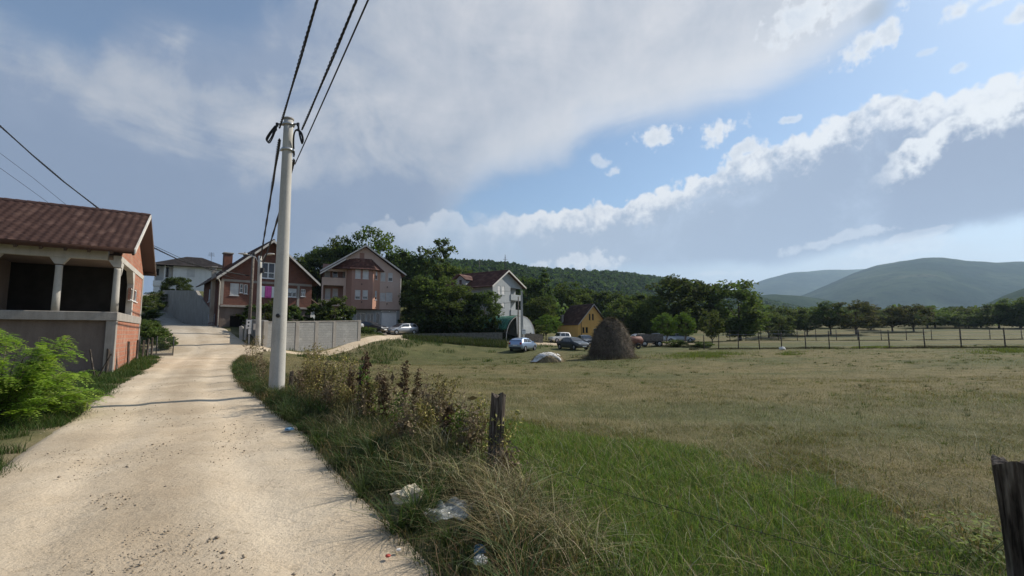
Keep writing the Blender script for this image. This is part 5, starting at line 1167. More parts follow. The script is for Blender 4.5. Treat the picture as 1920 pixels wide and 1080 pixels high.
def bank_grass():                      # rough grass on the bank below the wall, along fences and on the slopes
    rg = np.random.default_rng(70); n = 60000; d = rg.uniform(34, 66, n); px = rg.uniform(420, 1150, n); X = (px - CX)/F*d; Y = d
    fe = sstep(seg_dist(X, Y, cl(LANE)) * -1, -9, -3) + (Y > 55) * .5
    k = (road_in(X, Y) < -.2) & (fbm(X, Y, 2.2, 75) + .35 * (fe - 1) > .40); X, Y = X[k], Y[k]; n = len(X)
    blades('grass', X, Y, rg.uniform(.12, .5, n), rg.uniform(.03, .07, n), .6, pick([(.045,.072,.022),(.07,.095,.03),(.035,.052,.018),(.14,.13,.06)], (4, 3, 3, 1.4), n, rg), M_grass, 71, segs=1)
    n = 9000; d = rg.uniform(54.5, 59.5, n); px = rg.uniform(756, 950, n); X = (px - CX)/F*d; Y = d; blades('grass', X, Y, rg.uniform(.25, .8, n), rg.uniform(.04, .08, n), .6, pick([(.045,.062,.024),(.065,.08,.03),(.04,.052,.02),(.11,.10,.05)], (4, 3, 3, 1.4), n, rg), M_grass, 74, segs=1)
    n = 26000; d = rg.uniform(30, 60, n); px = rg.uniform(225, 330, n); X = (px - CX)/F*d; Y = d; k = road_in(X, Y) < -.2; X, Y = X[k], Y[k]; n = len(X)
    blades('grass', X, Y, rg.uniform(.12, .5, n), rg.uniform(.03, .06, n), .6, pick([(.045,.072,.022),(.06,.085,.028),(.14,.12,.06)], (4, 3, 1.6), n, rg), M_grass, 72, segs=1)
    Xs, Ys = [], []
    for (p0, d0), (p1, d1), m_, sp in [((1290,50), (1900,40), 16000, .5), ((1880,40.6),(2100,37),5000,.5), ((1360,71), (1950,67), 16000, .8), ((1180,61),(1330,54),5000,1.2)]:
        u = rg.uniform(0, 1, m_); dd = d0 + (d1 - d0)*u + rg.normal(0, sp, m_); pp = p0 + (p1 - p0)*u; Xs.append((pp - CX)/F*dd); Ys.append(dd)
    X = np.concatenate(Xs); Y = np.concatenate(Ys); c = fbm(X, Y, 2.5, 77); k = c > .40; X, Y, c = X[k], Y[k], c[k]; n = len(X)
    blades('weeds', X, Y, rg.uniform(.10, .42, n)*(.1 + 1.2*(c - .3)), rg.uniform(.03, .07, n), .6, pick([(.10,.085,.045),(.07,.07,.035),(.14,.105,.065),(.05,.06,.024)], (3, 3, 2, 2), n, rg), M_dry, 73, segs=1)
bank_grass()
def field_weeds():
    rg = np.random.default_rng(90); Xs, Ys = [], []
    for px0, px1, d0, d1, n in [(1245,1372,37,43,9000),(1462,1500,38,41,2600),(1560,1700,44.5,46,2500),(1830,1925,34,38,4000)]:
        d = rg.normal((d0+d1)/2, (d1-d0)/3.4, n); px = rg.normal((px0+px1)/2, (px1-px0)/3.6, n); Xs.append((px - CX)/F*d); Ys.append(d)
    X = np.concatenate(Xs); Y = np.concatenate(Ys); k = fbm(X, Y, 1.6, 92) > .42; X, Y = X[k], Y[k]; n = len(X)
    blades('weeds', X, Y, rg.uniform(.10, .30, n), rg.uniform(.02, .045, n), .8, pick([(.13,.155,.035),(.17,.19,.045),(.09,.115,.032),(.15,.13,.06)], (3, 2, 3, 1), n, rg), M_grass, 93, segs=1)
field_weeds()

# ------------------------------------------------------------------ the bright green bush on the left
def acacia_bush():
    rg = np.random.default_rng(80); bx, by = -9.6, 8.9; z0 = H(bx, by); o = empty('locust_bush', (bx, by, z0)); tag(o, 'bright green feathery bush spreading over the left road edge', 'bush')
    V, F_, T_ = [], [], []; nv = 0; st = MB()
    for k in range(95):
        a = rg.uniform(0, 6.283); rr = rg.uniform(.05, 1) ** .55 * 1.45; top = 1.92 * max(.12, 1 - (rr/1.55)**2.6) ** .6 * rg.uniform(.35, 1.03)
        r0 = rg.uniform(0, .4); p = [Vector((r0*math.cos(a), r0*math.sin(a), -.1)), Vector((rr*.5*math.cos(a), rr*.5*math.sin(a), top*.5)), Vector((rr*.8*math.cos(a), rr*.8*math.sin(a), top*.86)), Vector((rr*math.cos(a+.15), rr*math.sin(a+.15), top))]
        st.tube(p, [.014, .010, .006, .003], 5)
        for j in range(32):
            u = rg.uniform(.1, 1) ** .6 * 3; i = min(int(u), 2); c = p[i].lerp(p[i+1], u - i); fa = a + rg.normal(0, 1.1); L = rg.uniform(.15, .33); lift = rg.uniform(-.35, .4)
            tone = np.array([(.22,.33,.055),(.29,.39,.075),(.15,.23,.042),(.36,.42,.10)])[rg.choice(4, p=[.4,.3,.2,.1])] * rg.uniform(.8, 1.2)
            ax = Vector((math.cos(fa), math.sin(fa), lift)).normalized(); sd_ = ax.cross(Vector((0, 0, 1))).normalized(); up = sd_.cross(ax); m = rg.integers(7, 11)
            for q in range(m):
                f = (q + 1)/m; b_ = c + ax*L*f - Vector((0, 0, 1))*L*.35*f*f
                for s in (-1, 1):
                    ll = L*.30*(1 - .5*abs(f - .4)); d_ = (sd_*s + ax*.35 + up*rg.uniform(-.35, .25)).normalized(); wv = ax*ll*.26
                    V += [b_, b_ + d_*ll*.5 + wv, b_ + d_*ll, b_ + d_*ll*.5 - wv]; F_.append((nv, nv+1, nv+2, nv+3)); nv += 4
                    T_ += [tone * rg.uniform(.85, 1.15)]*4
    st.build('stem', M_bark, o); lf = leaf_mat('locust_leaf', .48, 1.0, .5)
    np_mesh('foliage', np.array([tuple(v) for v in V]), np.array(F_), 4, lf, False, np.array(T_).clip(0, 1), o)
acacia_bush()

# ------------------------------------------------------------------ dead and flowering weeds along the fence
def weed(kind, px, d, h, label, lean=(0, 0), seed=0, group='tall weeds along the wire fence', name='dry_weed', off=0):
    rg = np.random.default_rng(100 + seed); x = (px - CX)/F*d; z = float(GZ(np.array([x]), np.array([d]))[0]); o = empty(name, (x, d, z)); tag(o, label, 'weed', group)
    st = MB(); C_, S_, T_ = [], [], []
    cols = {'dock': [(.085,.052,.034),(.125,.078,.050),(.055,.036,.026),(.17,.115,.075)], 'gold': [(.30,.26,.09),(.22,.20,.075),(.36,.29,.12),(.12,.13,.045)], 'green': [(.10,.17,.035),(.14,.21,.045),(.075,.12,.03),(.20,.20,.07)], 'dead': [(.19,.145,.095),(.25,.20,.125),(.13,.095,.065),(.31,.26,.17)]}[kind]
    ns = {'dock': 3, 'gold': 5, 'green': 4, 'dead': 4}[kind]
    for k in range(ns):
        a = rg.uniform(0, 6.28); sp = {'dock': .05, 'gold': .20, 'green': .22, 'dead': .16}[kind]*h*rg.uniform(.2, 1.3); hh = h*rg.uniform(.72, 1.0) if k else h
        p = [Vector((.03*math.cos(a), .03*math.sin(a), -.05)), Vector((sp*.4*math.cos(a) + lean[0]*.4, sp*.4*math.sin(a) + lean[1]*.4, hh*.55)), Vector((sp*math.cos(a) + lean[0], sp*math.sin(a) + lean[1], hh))]
        st.tube(p, [.006, .0045, .002], 5)
        for j in range({'dock': 150, 'gold': 130, 'green': 90, 'dead': 110}[kind]):
            u = rg.uniform(.25 if kind != 'dock' else .35, 1.0)*2; i = min(int(u), 1); c = p[i].lerp(p[i+1], u - i); sz = {'dock': .026, 'gold': .028, 'green': .030, 'dead': .020}[kind]
            rr = {'dock': .055*(1.35 - u/2), 'gold': .11*(1.25 - u/2), 'green': .15*(1.2 - u/2), 'dead': .09}[kind]
            C_.append(np.array(c) + rg.normal(0, rr, 3)*np.array([1, 1, .8])); S_.append(sz*rg.uniform(.4, 1.3)); T_.append(np.array(cols[rg.choice(4, p=[.35,.3,.2,.15])])*rg.uniform(.8, 1.2))
        if kind in ('gold', 'dead'):
            for j in range(7):
                u = rg.uniform(.4, .98)*2; i = min(int(u), 1); c = p[i].lerp(p[i+1], u - i); b_ = rg.uniform(0, 6.28); L = h*rg.uniform(.08, .2)
                st.tube([c, c + Vector((math.cos(b_)*L*.6, math.sin(b_)*L*.6, L*.7))], [.003, .0015], 4)
        if kind in ('dock', 'dead'):     # curled hanging leaves
            for j in range(4):
                u = rg.uniform(.1, .9)*2; i = min(int(u), 1); c = np.array(p[i].lerp(p[i+1], u - i)); C_.append(c + rg.normal(0, .05, 3)); S_.append(rg.uniform(.05, .09)); T_.append(np.array(cols[0])*.8)
    sm = M_dryst if kind != 'green' else M_grst
    st.build('stem', sm, o); V, F2 = leaf_quads(np.array(C_), np.array(S_), rg, 0, .38 if kind in ('gold', 'green') else .5)
    np_mesh('seed_head' if kind in ('dock', 'gold') else 'leaf', V, F2, 4, M_dry if kind != 'green' else M_grass, False, np.repeat(np.array(T_), 4, 0).clip(.004, 1), o).__setitem__('kind', 'stuff')
    return o
M_dryst = mat('dry_stem', (.16,.11,.07), (.27,.21,.13), 20, .9); M_grst = mat('green_stem', (.10,.13,.04), (.16,.18,.07), 20, .8)
wl = [('gold',598,10.6,1.35,'tall yellowish branching weed nearest the concrete pole'),('gold',640,10.2,1.15,'yellowish branching weed in the gap right of the pole'),('dead',575,11.6,.75,'low tangled brown weed at the foot of the concrete pole'),
      ('dock',681,9.0,1.15,'dark brown dock stalks wrapped round the thin fence stake'),('dock',664,9.4,.85,'short brown dock left of the thin fence stake'),('green',706,8.9,1.0,'leafy green weed right of the thin fence stake'),('dock',760,8.2,1.12,'thickest dark brown dock stalk standing alone'),('dock',700,8.6,.70,'low brown dock behind the grass clumps'),
      ('green',745,7.9,.62,'green weed at the foot of the thick dark dock'),('dead',822,7.1,.80,'thin dead weed with drooping seed heads'),('dead',842,7.0,.62,'pale dead weed leaning right before the field'),('dead',640,9.6,.7,'brown tangled weed below the yellowish ones'),('dead',610,10.2,.6,'grey brown weed on the verge below the yellow weed'),
      ('dead',792,7.4,.5,'low dead weed between dock and drooping weed'),('green',870,6.2,.55,'leafy green weed left of the weathered post'),('dead',880,5.9,.62,'dry brown weed at the left foot of the weathered post'),('dead',955,5.0,.42,'dry weed bent over right of the weathered post'),('gold',480,19.0,1.5,'straw coloured weeds by the lamp pole road bend'),('dead',492,16.5,1.2,'brown weeds left of the tall concrete pole'),('dead',470,22.0,1.4,'pale dry weeds at the road bend'),('dead',500,14.5,.9,'brown weeds touching the left side of the concrete pole'),
      ('dock',725,8.5,.8,'crooked brown dock between stake and thick dock'),('green',655,9.8,.7,'low green weed on the verge'),('gold',620,10.4,.9,'short yellowish weed between its taller neighbours'),('dead',690,8.2,.55,'matted brown weed in the verge below the stake')]
for px_, d_, h_, k_ in [(588,11.4,1.35,'gold'),(612,11.0,1.2,'gold'),(632,10.4,1.3,'dead'),(652,10.0,1.15,'gold'),(668,9.4,1.2,'dead'),(690,9.2,1.25,'dock'),(716,8.7,1.1,'dead'),(738,8.5,.95,'dead'),(775,8.1,1.0,'dock'),(800,7.6,.95,'dead'),(833,7.3,.95,'gold'),(858,6.6,.8,'dead'),(885,6.2,.75,'gold'),(902,5.8,.7,'dead')]:
    wl.append((k_, px_, d_, h_, {'dead': 'tall dry weed in the brown tangle between concrete pole and weathered post', 'gold': 'tall straw yellow weed between concrete pole and weathered post', 'dock': 'tall dock stalk in the brown tangle between concrete pole and weathered post'}[k_]))
for q in range(15):
    d_ = random.uniform(5.6, 12.5); i_ = random.choice(['dead', 'dead', 'dead', 'gold', 'gold', 'green', 'dock']); x_ = float(np.interp(-d_, [-13.2, -8.9, -5.5], [-6.2, -3.0, -.5])) + random.uniform(-.35, .45)
    wl.append((i_, CX + x_/d_*F, d_, random.uniform(.55, 1.15) * (1 if d_ > 7 else .6), {'gold': 'straw yellow weed in the tangle between concrete pole and weathered post', 'green': 'green weed in the tangle between concrete pole and weathered post', 'dead': 'dry weed in the brown tangle between concrete pole and weathered post', 'dock': 'dock stalk in the brown tangle between concrete pole and weathered post'}[i_]))
for i, (k, px, d, h, lb) in enumerate(wl): weed(k, px, d, h, lb, (random.uniform(-.08, .1), random.uniform(-.08, .08)), i, name={'dock': 'dock_plant', 'gold': 'branching_weed', 'green': 'green_weed', 'dead': 'dry_weed'}[k])
def burdock():
    rg = np.random.default_rng(7); o = empty('leafy_weed', (*((1790-CX)/F*3.75, 3.75), H(3.5, 3.7))); tag(o, 'clump of broad bright green leaves left of the dark post', 'weed'); V, F_, T_ = [], [], []
    for k in range(190):
        a = rg.uniform(0, 6.28); r = rg.uniform(0, .46); c = Vector((r*math.cos(a)*1.3, r*math.sin(a), rg.uniform(.08, .34 - r*.3))); L = rg.uniform(.025, .062); ax = Vector((math.cos(a), math.sin(a), rg.uniform(-.3, .4))).normalized(); sd_ = ax.cross(Vector((0, 0, 1))).normalized()
        b = len(V); up = sd_.cross(ax)
        V += [c - ax*L*.5, c + sd_*L*.36 + up*L*.1, c + ax*L*.7 - up*L*.1, c - sd_*L*.36 + up*L*.1]; F_.append((b, b+1, b+2, b+3)); T_ += [np.array([(.10,.165,.018),(.15,.21,.026),(.06,.11,.016)][rg.integers(3)])*rg.uniform(.8, 1.2)]*4
    st = MB()
    for k in range(8): a = k*.8; st.tube([(0, 0, -.05), (.3*math.cos(a), .2*math.sin(a), .2)], .004, 5)
    st.build('stem', M_grst, o); np_mesh('leaf', np.array([tuple(v) for v in V]), np.array(F_), 4, M_grass, False, np.array(T_), o)['kind'] = 'stuff'
burdock()
# ------------------------------------------------------------------ walls and fences
M_['stone'] = mat('field_stone', (.10,.094,.08), (.19,.178,.15), 4, .9, .04, 9)
M_['pole'] = streak_mat('spun_concrete', (.36,.345,.31), (.54,.52,.47), 1.1, .85, .006)
M_['wood_g'] = mat('grey_weathered_wood', (.085,.070,.058), (.19,.165,.14), 9, .95, .012, 26)
M_['cable'] = mat('black_cable', (.014,.014,.016), (.03,.03,.032), 30, .6)
M_['galv'] = mat('galvanised_steel', (.42,.43,.44), (.52,.53,.54), 12, .45, metallic=.7)
def wall_run(name, label, P0, P1, t0, t1, m, cap_m, pill=(), thick=.24, cap=.10, group=None, pm=None, base=.5, prof=None):
    """straight garden wall: ground points P0,P1 (x, y), top heights t0,t1"""
    a = math.atan2(P1[1]-P0[1], P1[0]-P0[0]); L = math.hypot(P1[0]-P0[0], P1[1]-P0[1]); n = max(2, int(L/1.2)); z0 = H(*P0)
    o = empty(name, (P0[0], P0[1], z0), a); tag(o, label, 'wall', group); mb = MB(); vs = []
    for i in range(n + 1):
        u = i/n; x, y = P0[0]+(P1[0]-P0[0])*u, P0[1]+(P1[1]-P0[1])*u; zg = H(x, y) - base - z0; zt = (t0 + (t1-t0)*u if not prof else float(np.interp(u, *zip(*prof)))) - z0
        for yy in (0, thick): vs += [(L*u, yy, zg), (L*u, yy, zt)]
    fs = []
    for i in range(n):
        b = 4*i; fs += [(b, b+4, b+5, b+1), (b+2, b+3, b+7, b+6), (b+1, b+5, b+7, b+3)]
    fs += [(0, 1, 3, 2), (4*n, 4*n+2, 4*n+3, 4*n+1)]
    mb.add(vs, fs); mb.build('wall_panel', m, o)
    if cap: MB().prism([(-.03, -.04, t0-z0+.003), (L+.03, -.04, t1-z0+.003), (L+.03, -.04, t1-z0+cap), (-.03, -.04, t0-z0+cap)], (0,0,0), (0, thick+.08, 0)).build('coping', cap_m, o)
    for u, hh in pill:
        x, y = P0[0]+(P1[0]-P0[0])*u, P0[1]+(P1[1]-P0[1])*u; zt = t0+(t1-t0)*u-z0; zb = H(x, y)-z0-base
        MB().bbox((L*u, thick/2, (zb+zt+hh)/2), (.34, thick+.07, zt+hh-zb), .012).build('pillar', pm or cap_m, o)
    return o
g2 = lambda px, d: ((px-CX)/F*d, d)
zt = lambda py, d, px=960: at(px, py, d).z
wall_run('block_wall', 'rough grey concrete block wall with pillars beside the lane', (at(497,640,38.5).x, 38.5), (at(673,636,46).x, 46), zt(605,38.5,497), zt(602.5,46,673), M_['block'], M_['conc'], [(0,.1),(.30,.0),(.50,.0),(.70,.0),(1,.12)], pm=M_['conc'])
wall_run('block_wall', 'shorter grey concrete wall running up from the lamp pole to the brick house', (at(424,620,52).x, 52), (at(494,645,38.7).x, 38.7), zt(597,52,424), zt(603,38.7,494), M_['conc'], M_['conc_l'], [(0,.22)], pm=M_['conc_l'])
wall_run('retaining_wall', 'tall grey retaining wall along the uphill road', (at(303,576,70).x, 70), (at(391,611,48).x, 48), zt(544,70,303), zt(577,48,391), M_['conc'], M_['conc'], [], .3, .0, prof=[(0, zt(544,70)), (.78, zt(545,53)), (.80, zt(552,52.5)), (1, zt(578,48))])
wall_run('garden_wall', 'low stone garden wall in front of the dark hedge', (at(760,640,58).x, 58), (at(942,640,61).x, 61), zt(626,58,760), zt(623,61,942), M_['stone'], M_['conc'], [], .3, .0)
wall_run('garden_wall', 'short low wall behind the rear corner of the greenhouse front', (at(985,640,63).x, 63), (at(1018,640,64).x, 64), zt(625,63,985), zt(627,64,1018), M_['stone'], M_['conc'], [], .3, .0)
def small_gate():
    a = at(390.5, 600, 47); b = at(402, 600, 45.6); ang = math.atan2(b.y-a.y, b.x-a.x); L = math.hypot(b.x-a.x, b.y-a.y); o = empty('garden_gate', (a.x, a.y, H(a.x, a.y)), ang); tag(o, 'small pale barred gate between retaining wall and brick house', 'gate')
    for x in (0, L): MB().tube([(x, 0, -.2), (x, 0, 1.15)], .03, 6).build('post', M_['galv'], o)
    mb = MB()
    for z in (.15, .35, .55, .75, .95): mb.tube([(.02, 0, z), (L-.02, 0, z)], .018, 5)
    for x in (.3, .6): mb.tube([(L*x, .01, .1), (L*x, .01, 1.0)], .015, 5)
    mb.build('gate_grille', M_['pvc'], o)
small_gate()
def post(px, d, h, r, label, lean=(0, 0), group='old wooden posts of the roadside wire fence', top_r=None, name='fence_post', z=None, sub=.3, kn=1.0):
    rg = np.random.default_rng(int(px*7+d)); x = at(px, 600, d).x; z0 = H(x, d) if z is None else z; n = 20; m = 14; V = []
    ph = rg.uniform(0, 6.28, 5)
    for i in range(m + 1):
        u = i/m; zz = -sub + (h + sub)*u; rr = r*(1.06 - .14*u) if top_r is None else r + (top_r - r)*u
        for k in range(n):
            a = 2*math.pi*k/n; q = rr*(1 + kn*(.07*math.sin(2*a+ph[0]+u*.8) + .05*math.sin(5*a+ph[1]) + .035*math.sin(9*a+ph[2]+u*2) + rg.normal(0, .012)))
            dz = (kn*.022*math.sin(3*a+ph[3]) + kn*rg.normal(0, .008)) if i == m else 0
            t_ = max(0, zz)/h; V.append((q*math.cos(a) + lean[0]*t_ + .012*math.sin(u*4+ph[4])*kn, q*math.sin(a) + lean[1]*t_, zz + dz))
    f = [(i*n+k, i*n+(k+1)%n, (i+1)*n+(k+1)%n, (i+1)*n+k) for i in range(m) for k in range(n)]
    V.append((lean[0], lean[1], h - .012)); c = len(V)-1; f += [(m*n+k, m*n+(k+1)%n, c) for k in range(n)]
    mb = MB(); mb.add(V, f, False); o = mb.build(name, M_['post']); o.location = (x, d, z0); tag(o, label, 'post', group); return o
def post_mat():
    m, t, b = material('weathered_post'); co = t.new('ShaderNodeTexCoord').outputs['Object']; mp = t.new('ShaderNodeMapping'); t.l.new(co, mp.inputs[0]); mp.inputs['Scale'].default_value = (1, 1, .07)
    n = t.noise(mp.outputs[0], 34, 5, .6); n2 = t.noise(co, 5, 5); c = t.ramp(n.outputs[0], [(.36, (.022,.017,.014)), (.5, (.085,.068,.055)), (.66, (.20,.17,.14))]); c = t.mix(t.math('MULTIPLY', t.ss(n2.outputs[0], .5, .7), .5), c, (.06,.05,.042))
    t.l.new(c, b.inputs['Base Color']); b.inputs['Roughness'].default_value = .95; b.inputs['Specular IOR Level'].default_value = .1
    bp = t.new('ShaderNodeBump'); bp.inputs['Distance'].default_value = .02; t.l.new(n.outputs[0], bp.inputs['Height']); t.l.new(bp.outputs[0], b.inputs['Normal']); return m
M_['post'] = post_mat()
post(924, 5.5, .95, .083, 'weathered grey split wooden post between verge and green grass', (.085, .03))
post(1893, 2.7, .97, .092, 'thick dark post cut by the right edge of the photo', (-.07, .0))
post(679, 9.0, 1.06, .05, 'thin dark stake among the brown dock stalks', (.0, .05))
post(549, 13.1, .62, .055, 'short dark post right of the concrete pole', (.03, 0))
post(607, 11.0, .98, .04, 'thin leaning stake behind the yellowish weed', (.06, 0))
for px, d, h, ln, lb in [(207,20.0,1.0,(.02,.0),'tall grey stake at the corner of the unfinished house'),(226,20.9,1.02,(-.12,.0),'leaning dark stake before the brick side wall'),(247,23.2,1.15,(-.06,0),'tallest dark stake before the brick side wall'),(262,25.8,1.1,(.0,.0),'grey stake at the far end of the brick side wall'),(272,27.6,1.05,(.04,0),'first of three stakes beyond the unfinished house'),(281,28.8,1.15,(.0,0),'middle of three stakes beyond the unfinished house'),(289.5,30.2,1.25,(-.05,0),'last of three stakes beyond the unfinished house')]:
    post(px, d, h, .055, lb, ln, 'stakes along the left road edge')
for i, (px, d, h, ln, lb) in enumerate([(187,18.2,1.05,(-.28,.0),'thin pale stick leaning left beside the green bush'),(190,17.6,.9,(.40,.1),'thin pale stick leaning right beside the green bush')]): post(px, d, h, .028, lb, ln, 'stakes along the left road edge', name='stick')
def wires(name, label, pts_list, r, cat='wire', group=None):
    mb = MB()
    for pts in pts_list: mb.tube(pts, r, 5)
    o = mb.build(name, M_['cable']); tag(o, label, cat, group); return o
def barbed(name, label, pts, r=.0021):
    mb = MB(); sp = []; P_ = [Vector(p) for p in pts]
    for a, b in zip(P_[:-1], P_[1:]):
        k = max(3, int((b-a).length/.09)); sp += [a.lerp(b, i/k) for i in range(k)]
    sp.append(P_[-1]); mb.tube(sp, r, 5)
    for i in range(1, len(sp)-1):
        if i % 2 == 0:
            for q in range(2):
                v = Vector(rng.normal(0, 1, 3)).normalized()*.018; mb.tube([sp[i]-v, sp[i]+v], r*.7, 4)
    o = mb.build(name, M_['cable']); tag(o, label, 'wire'); return o
barbed('barbed_wire', 'slack barbed wire lying in the green grass right of the weathered post', [(-.15,5.42,.50),(.35,4.98,.30),(.8,4.58,.22),(1.3,4.1,.20),(1.9,3.55,.19),(2.4,3.1,.17),(2.8,2.72,.30)])
barbed('barbed_wire', 'barbed wire between the weathered post and the thin stake', [(-.23,5.55,.62),(-.9,6.45,.50),(-1.7,7.45,.48),(-2.78,8.95,.62)])
barbed('barbed_wire', 'barbed wire between the thin stake and the short post by the concrete pole', [(-2.8,9.05,.66),(-4.2,10.8,.55),(-6.1,13.1,.50)])
# paddock fences across the field
def paddock(label, posts, nw, r, hs, vis=True):
    o = empty('wire_fence', tuple(posts[0][:3])); tag(o, label, 'fence', 'wire fences across the meadow'); b0 = Vector(posts[0][:3]); tops = []
    for x, y, z, h in posts:
        MB().tube([Vector((x, y, z-.3))-b0, Vector((x+rng.normal(0,.03), y, z+h))-b0], [r, r*.8], 7).build('post', M_['post'], o); tops.append((Vector((x, y, z))-b0, h))
    mb = MB()
    for k in range(nw):
        u = (k + .7)/nw; mb.tube([p + Vector((0, -r, h*u*.98)) for p, h in tops], .009, 4)
    mb.build('wire', M_['galv'], o)
def fp(px, py, d, top): p = at(px, 600, d); z = H(p.x, d); return (p.x, d, z, max(.8, at(px, top, d).z - z))
paddock('nearer wire fence with dark wooden posts across the meadow', [fp(px, 0, d, tp_) for px, d, tp_ in [(1318,49,628),(1345,48.6,627),(1382,47.9,625),(1422,46.7,623),(1463,46,622),(1508,45.3,621),(1552,44.6,620),(1608,43.9,619),(1664,43.2,618.5),(1730,42.3,617),(1798,41.4,616),(1880,40.4,614),(1975,39.4,612)]], 4, .055, 1.7)
paddock('farther wire fence with thinner posts behind the first meadow fence', [fp(px, 0, d, 617.5) for px, d in [(1367,71),(1383,71),(1397,70.8),(1425,70.6),(1458,70.4),(1493,70),(1528,69.8),(1566,69.5),(1606,69.3),(1650,69),(1697,68.7),(1744,68.5),(1797,68.2),(1853,68),(1913,67.7),(1975,67.5)]], 3, .055, 1.6)
# green wire mesh fence by the slope on the left
def mesh_fence():
    m, t, b = material('wire_mesh'); co = t.new('ShaderNodeTexCoord').outputs['Object']; s = t.new('ShaderNodeSeparateXYZ'); t.l.new(co, s.inputs[0])
    u = t.math('ADD', s.outputs[0], s.outputs[2]); v = t.math('SUBTRACT', s.outputs[0], s.outputs[2])
    f = t.math('MINIMUM', t.math('PINGPONG', u, .05), t.math('PINGPONG', v, .05)); al = t.math('LESS_THAN', f, .008); b.inputs['Base Color'].default_value = (.05,.075,.06,1); t.l.new(al, b.inputs['Alpha'])
    a = at(262, 640, 31); c = at(325.5, 640, 31.8); ang = math.atan2(c.y-a.y, c.x-a.x); L = math.hypot(c.x-a.x, c.y-a.y); z = H(a.x, a.y); o = empty('mesh_fence', (a.x, a.y, z), ang); tag(o, 'green wire mesh fence ending at a dark post by the road bend', 'fence')
    z1 = H(c.x, c.y) - z; MB().add([(0, 0, .0), (L, 0, z1), (L, 0, z1+1.15), (0, 0, 1.25)], [(0,1,2,3)]).build('mesh_panel', m, o)
    for x, zz in ((0, 0), (L*.5, z1*.5), (L, z1)): MB().tube([(x, .03, zz-.3), (x, .03, zz+1.32)], .035, 6).build('post', M_['metal_d'], o)
    MB().bbox((L/2, .06, z1/2+.02), (L, .14, .3), .02).build('plinth', M_['conc'], o)
mesh_fence()

# ------------------------------------------------------------------ poles and cables
def twisted(name, label, pts, r=.014, pitch=.55, n=3, group='overhead cables'):
    """twisted bundle through points"""
    P_ = [Vector(p) for p in pts]; sp = []
    for a, b in zip(P_[:-1], P_[1:]):
        k = max(2, int((b-a).length/.10)); sp += [a.lerp(b, i/k) for i in range(k)]
    sp.append(P_[-1]); mb = MB(); acc = 0
    for s in range(n):
        q = []
        acc = 0
        for i, p in enumerate(sp):
            d = (sp[min(i+1, len(sp)-1)] - sp[max(i-1, 0)]).normalized(); a = d.cross(Vector((.3, .2, 1))).normalized(); b = d.cross(a)
            if i: acc += (p - sp[i-1]).length
            th = 2*math.pi*(s/n + acc/pitch); rr = r*(1.15 + .35*math.sin(acc*1.7)); q.append(p + (a*math.cos(th) + b*math.sin(th))*rr)
        mb.tube(q, r*.95, 5)
    o = mb.build(name, M_['cable']); tag(o, label, 'cable', group); return o
def caten(a, b, sag, n=24):
    a, b = Vector(a), Vector(b); return [a.lerp(b, i/n) - Vector((0, 0, sag*4*(i/n)*(1-i/n))) for i in range(n+1)]
PB = at(518, 742, 12.5); pz = H(PB.x, 12.5); PT = at(543, 227, 12.55)
def big_pole():
    o = empty('concrete_pole', (PB.x, 12.5, pz)); tag(o, 'tall pale tapered concrete power pole beside the dirt road', 'pole'); ht = PT.z - pz; lx = PT.x - PB.x
    sh = MB(); n = 14; pts = [(lx*i/n, 0, -.4 + (ht+.4)*i/n) for i in range(n+1)]; sh.tube(pts, [.200 - (.200-.120)*i/n for i in range(n+1)], 28); sh.build('shaft', M_['pole'], o)
    MB().lathe([(.132, 0), (.137, .02), (.13, .05), (.05, .075)], 20, (lx, 0, ht)).build('pole_cap', M_['conc'], o)
    for zz, rr in ((ht-.13, .15), (ht-.86, .155)):
        k = zz/ht; b = MB(); b.lathe([(rr, -.03), (rr+.008, -.03), (rr+.008, .03), (rr, .03)], 20, (lx*k, 0, zz)); b.box((lx*k+rr, -.02, zz), (.10, .05, .05)); b.box((lx*k-rr, -.02, zz), (.10, .05, .05)); b.build('steel_band', M_['galv'], o)
    for s in (-1, 1):
        b = MB(); b.tube([(lx+s*.12, -.03, ht-.13), (lx+s*.27, -.05, ht-.13)], .022, 8); b.box((lx+s*.29, -.05, ht-.15), (.06, .05, .10)); b.tube([(lx+s*.29, -.05, ht-.20), (lx+s*.30, -.07, ht-.30)], .016, 6); b.build('cable_clamp', M_['metal_d'], o)
    k = MB(); k.lathe([(.045, -.02), (.055, -.012), (.055, .012), (.045, .02)], 12, (0, 0, 0)); hole = k.build('bolt_plate', M_['metal_d'], o); hole.location = (lx*.27+.04, -.185, 2.12); hole.rotation_euler = (R(90), 0, 0)
    for s, pts in ((-1, [(-.30,-.06,-.20),(-.42,-.10,-.42),(-.50,-.12,-.62),(-.44,-.12,-.70),(-.37,-.10,-.55),(-.31,-.08,-.34),(-.28,-.05,-.30)]), (1, [(.30,-.06,-.20),(.37,-.10,-.50),(.45,-.12,-.72),(.47,-.12,-.62),(.40,-.10,-.42),(.27,-.09,-.33),(.20,-.08,-.44),(.165,-.02,-.70),(.15,.10,-1.1)])):
        for j in range(2):
            q = [Vector((lx+p[0]+s*.02*j, p[1]-.02*j, ht+p[2]*(1-.04*j))) for p in pts]; sm = []
            for i in range(len(q)-1):
                p0, p1, p2, p3 = q[max(i-1,0)], q[i], q[i+1], q[min(i+2,len(q)-1)]
                for u in (0, .25, .5, .75): sm.append(.5*((2*p1)+(p2-p0)*u+(2*p0-5*p1+4*p2-p3)*u*u+(3*p1-p0-3*p2+p3)*u**3))
            MB().tube(sm, .019, 6).build('cable_loop', M_['cable'], o)
big_pole()
E1, E2, E3 = Vector((11.9,-18,7.45)), Vector((12.4,-18,7.45)), Vector((13.5,-18,8.8))
twisted('power_cable', 'left thick twisted cable rising from the tall pole over the road', caten(at(524,240,12.4), E1, .85), .0135)
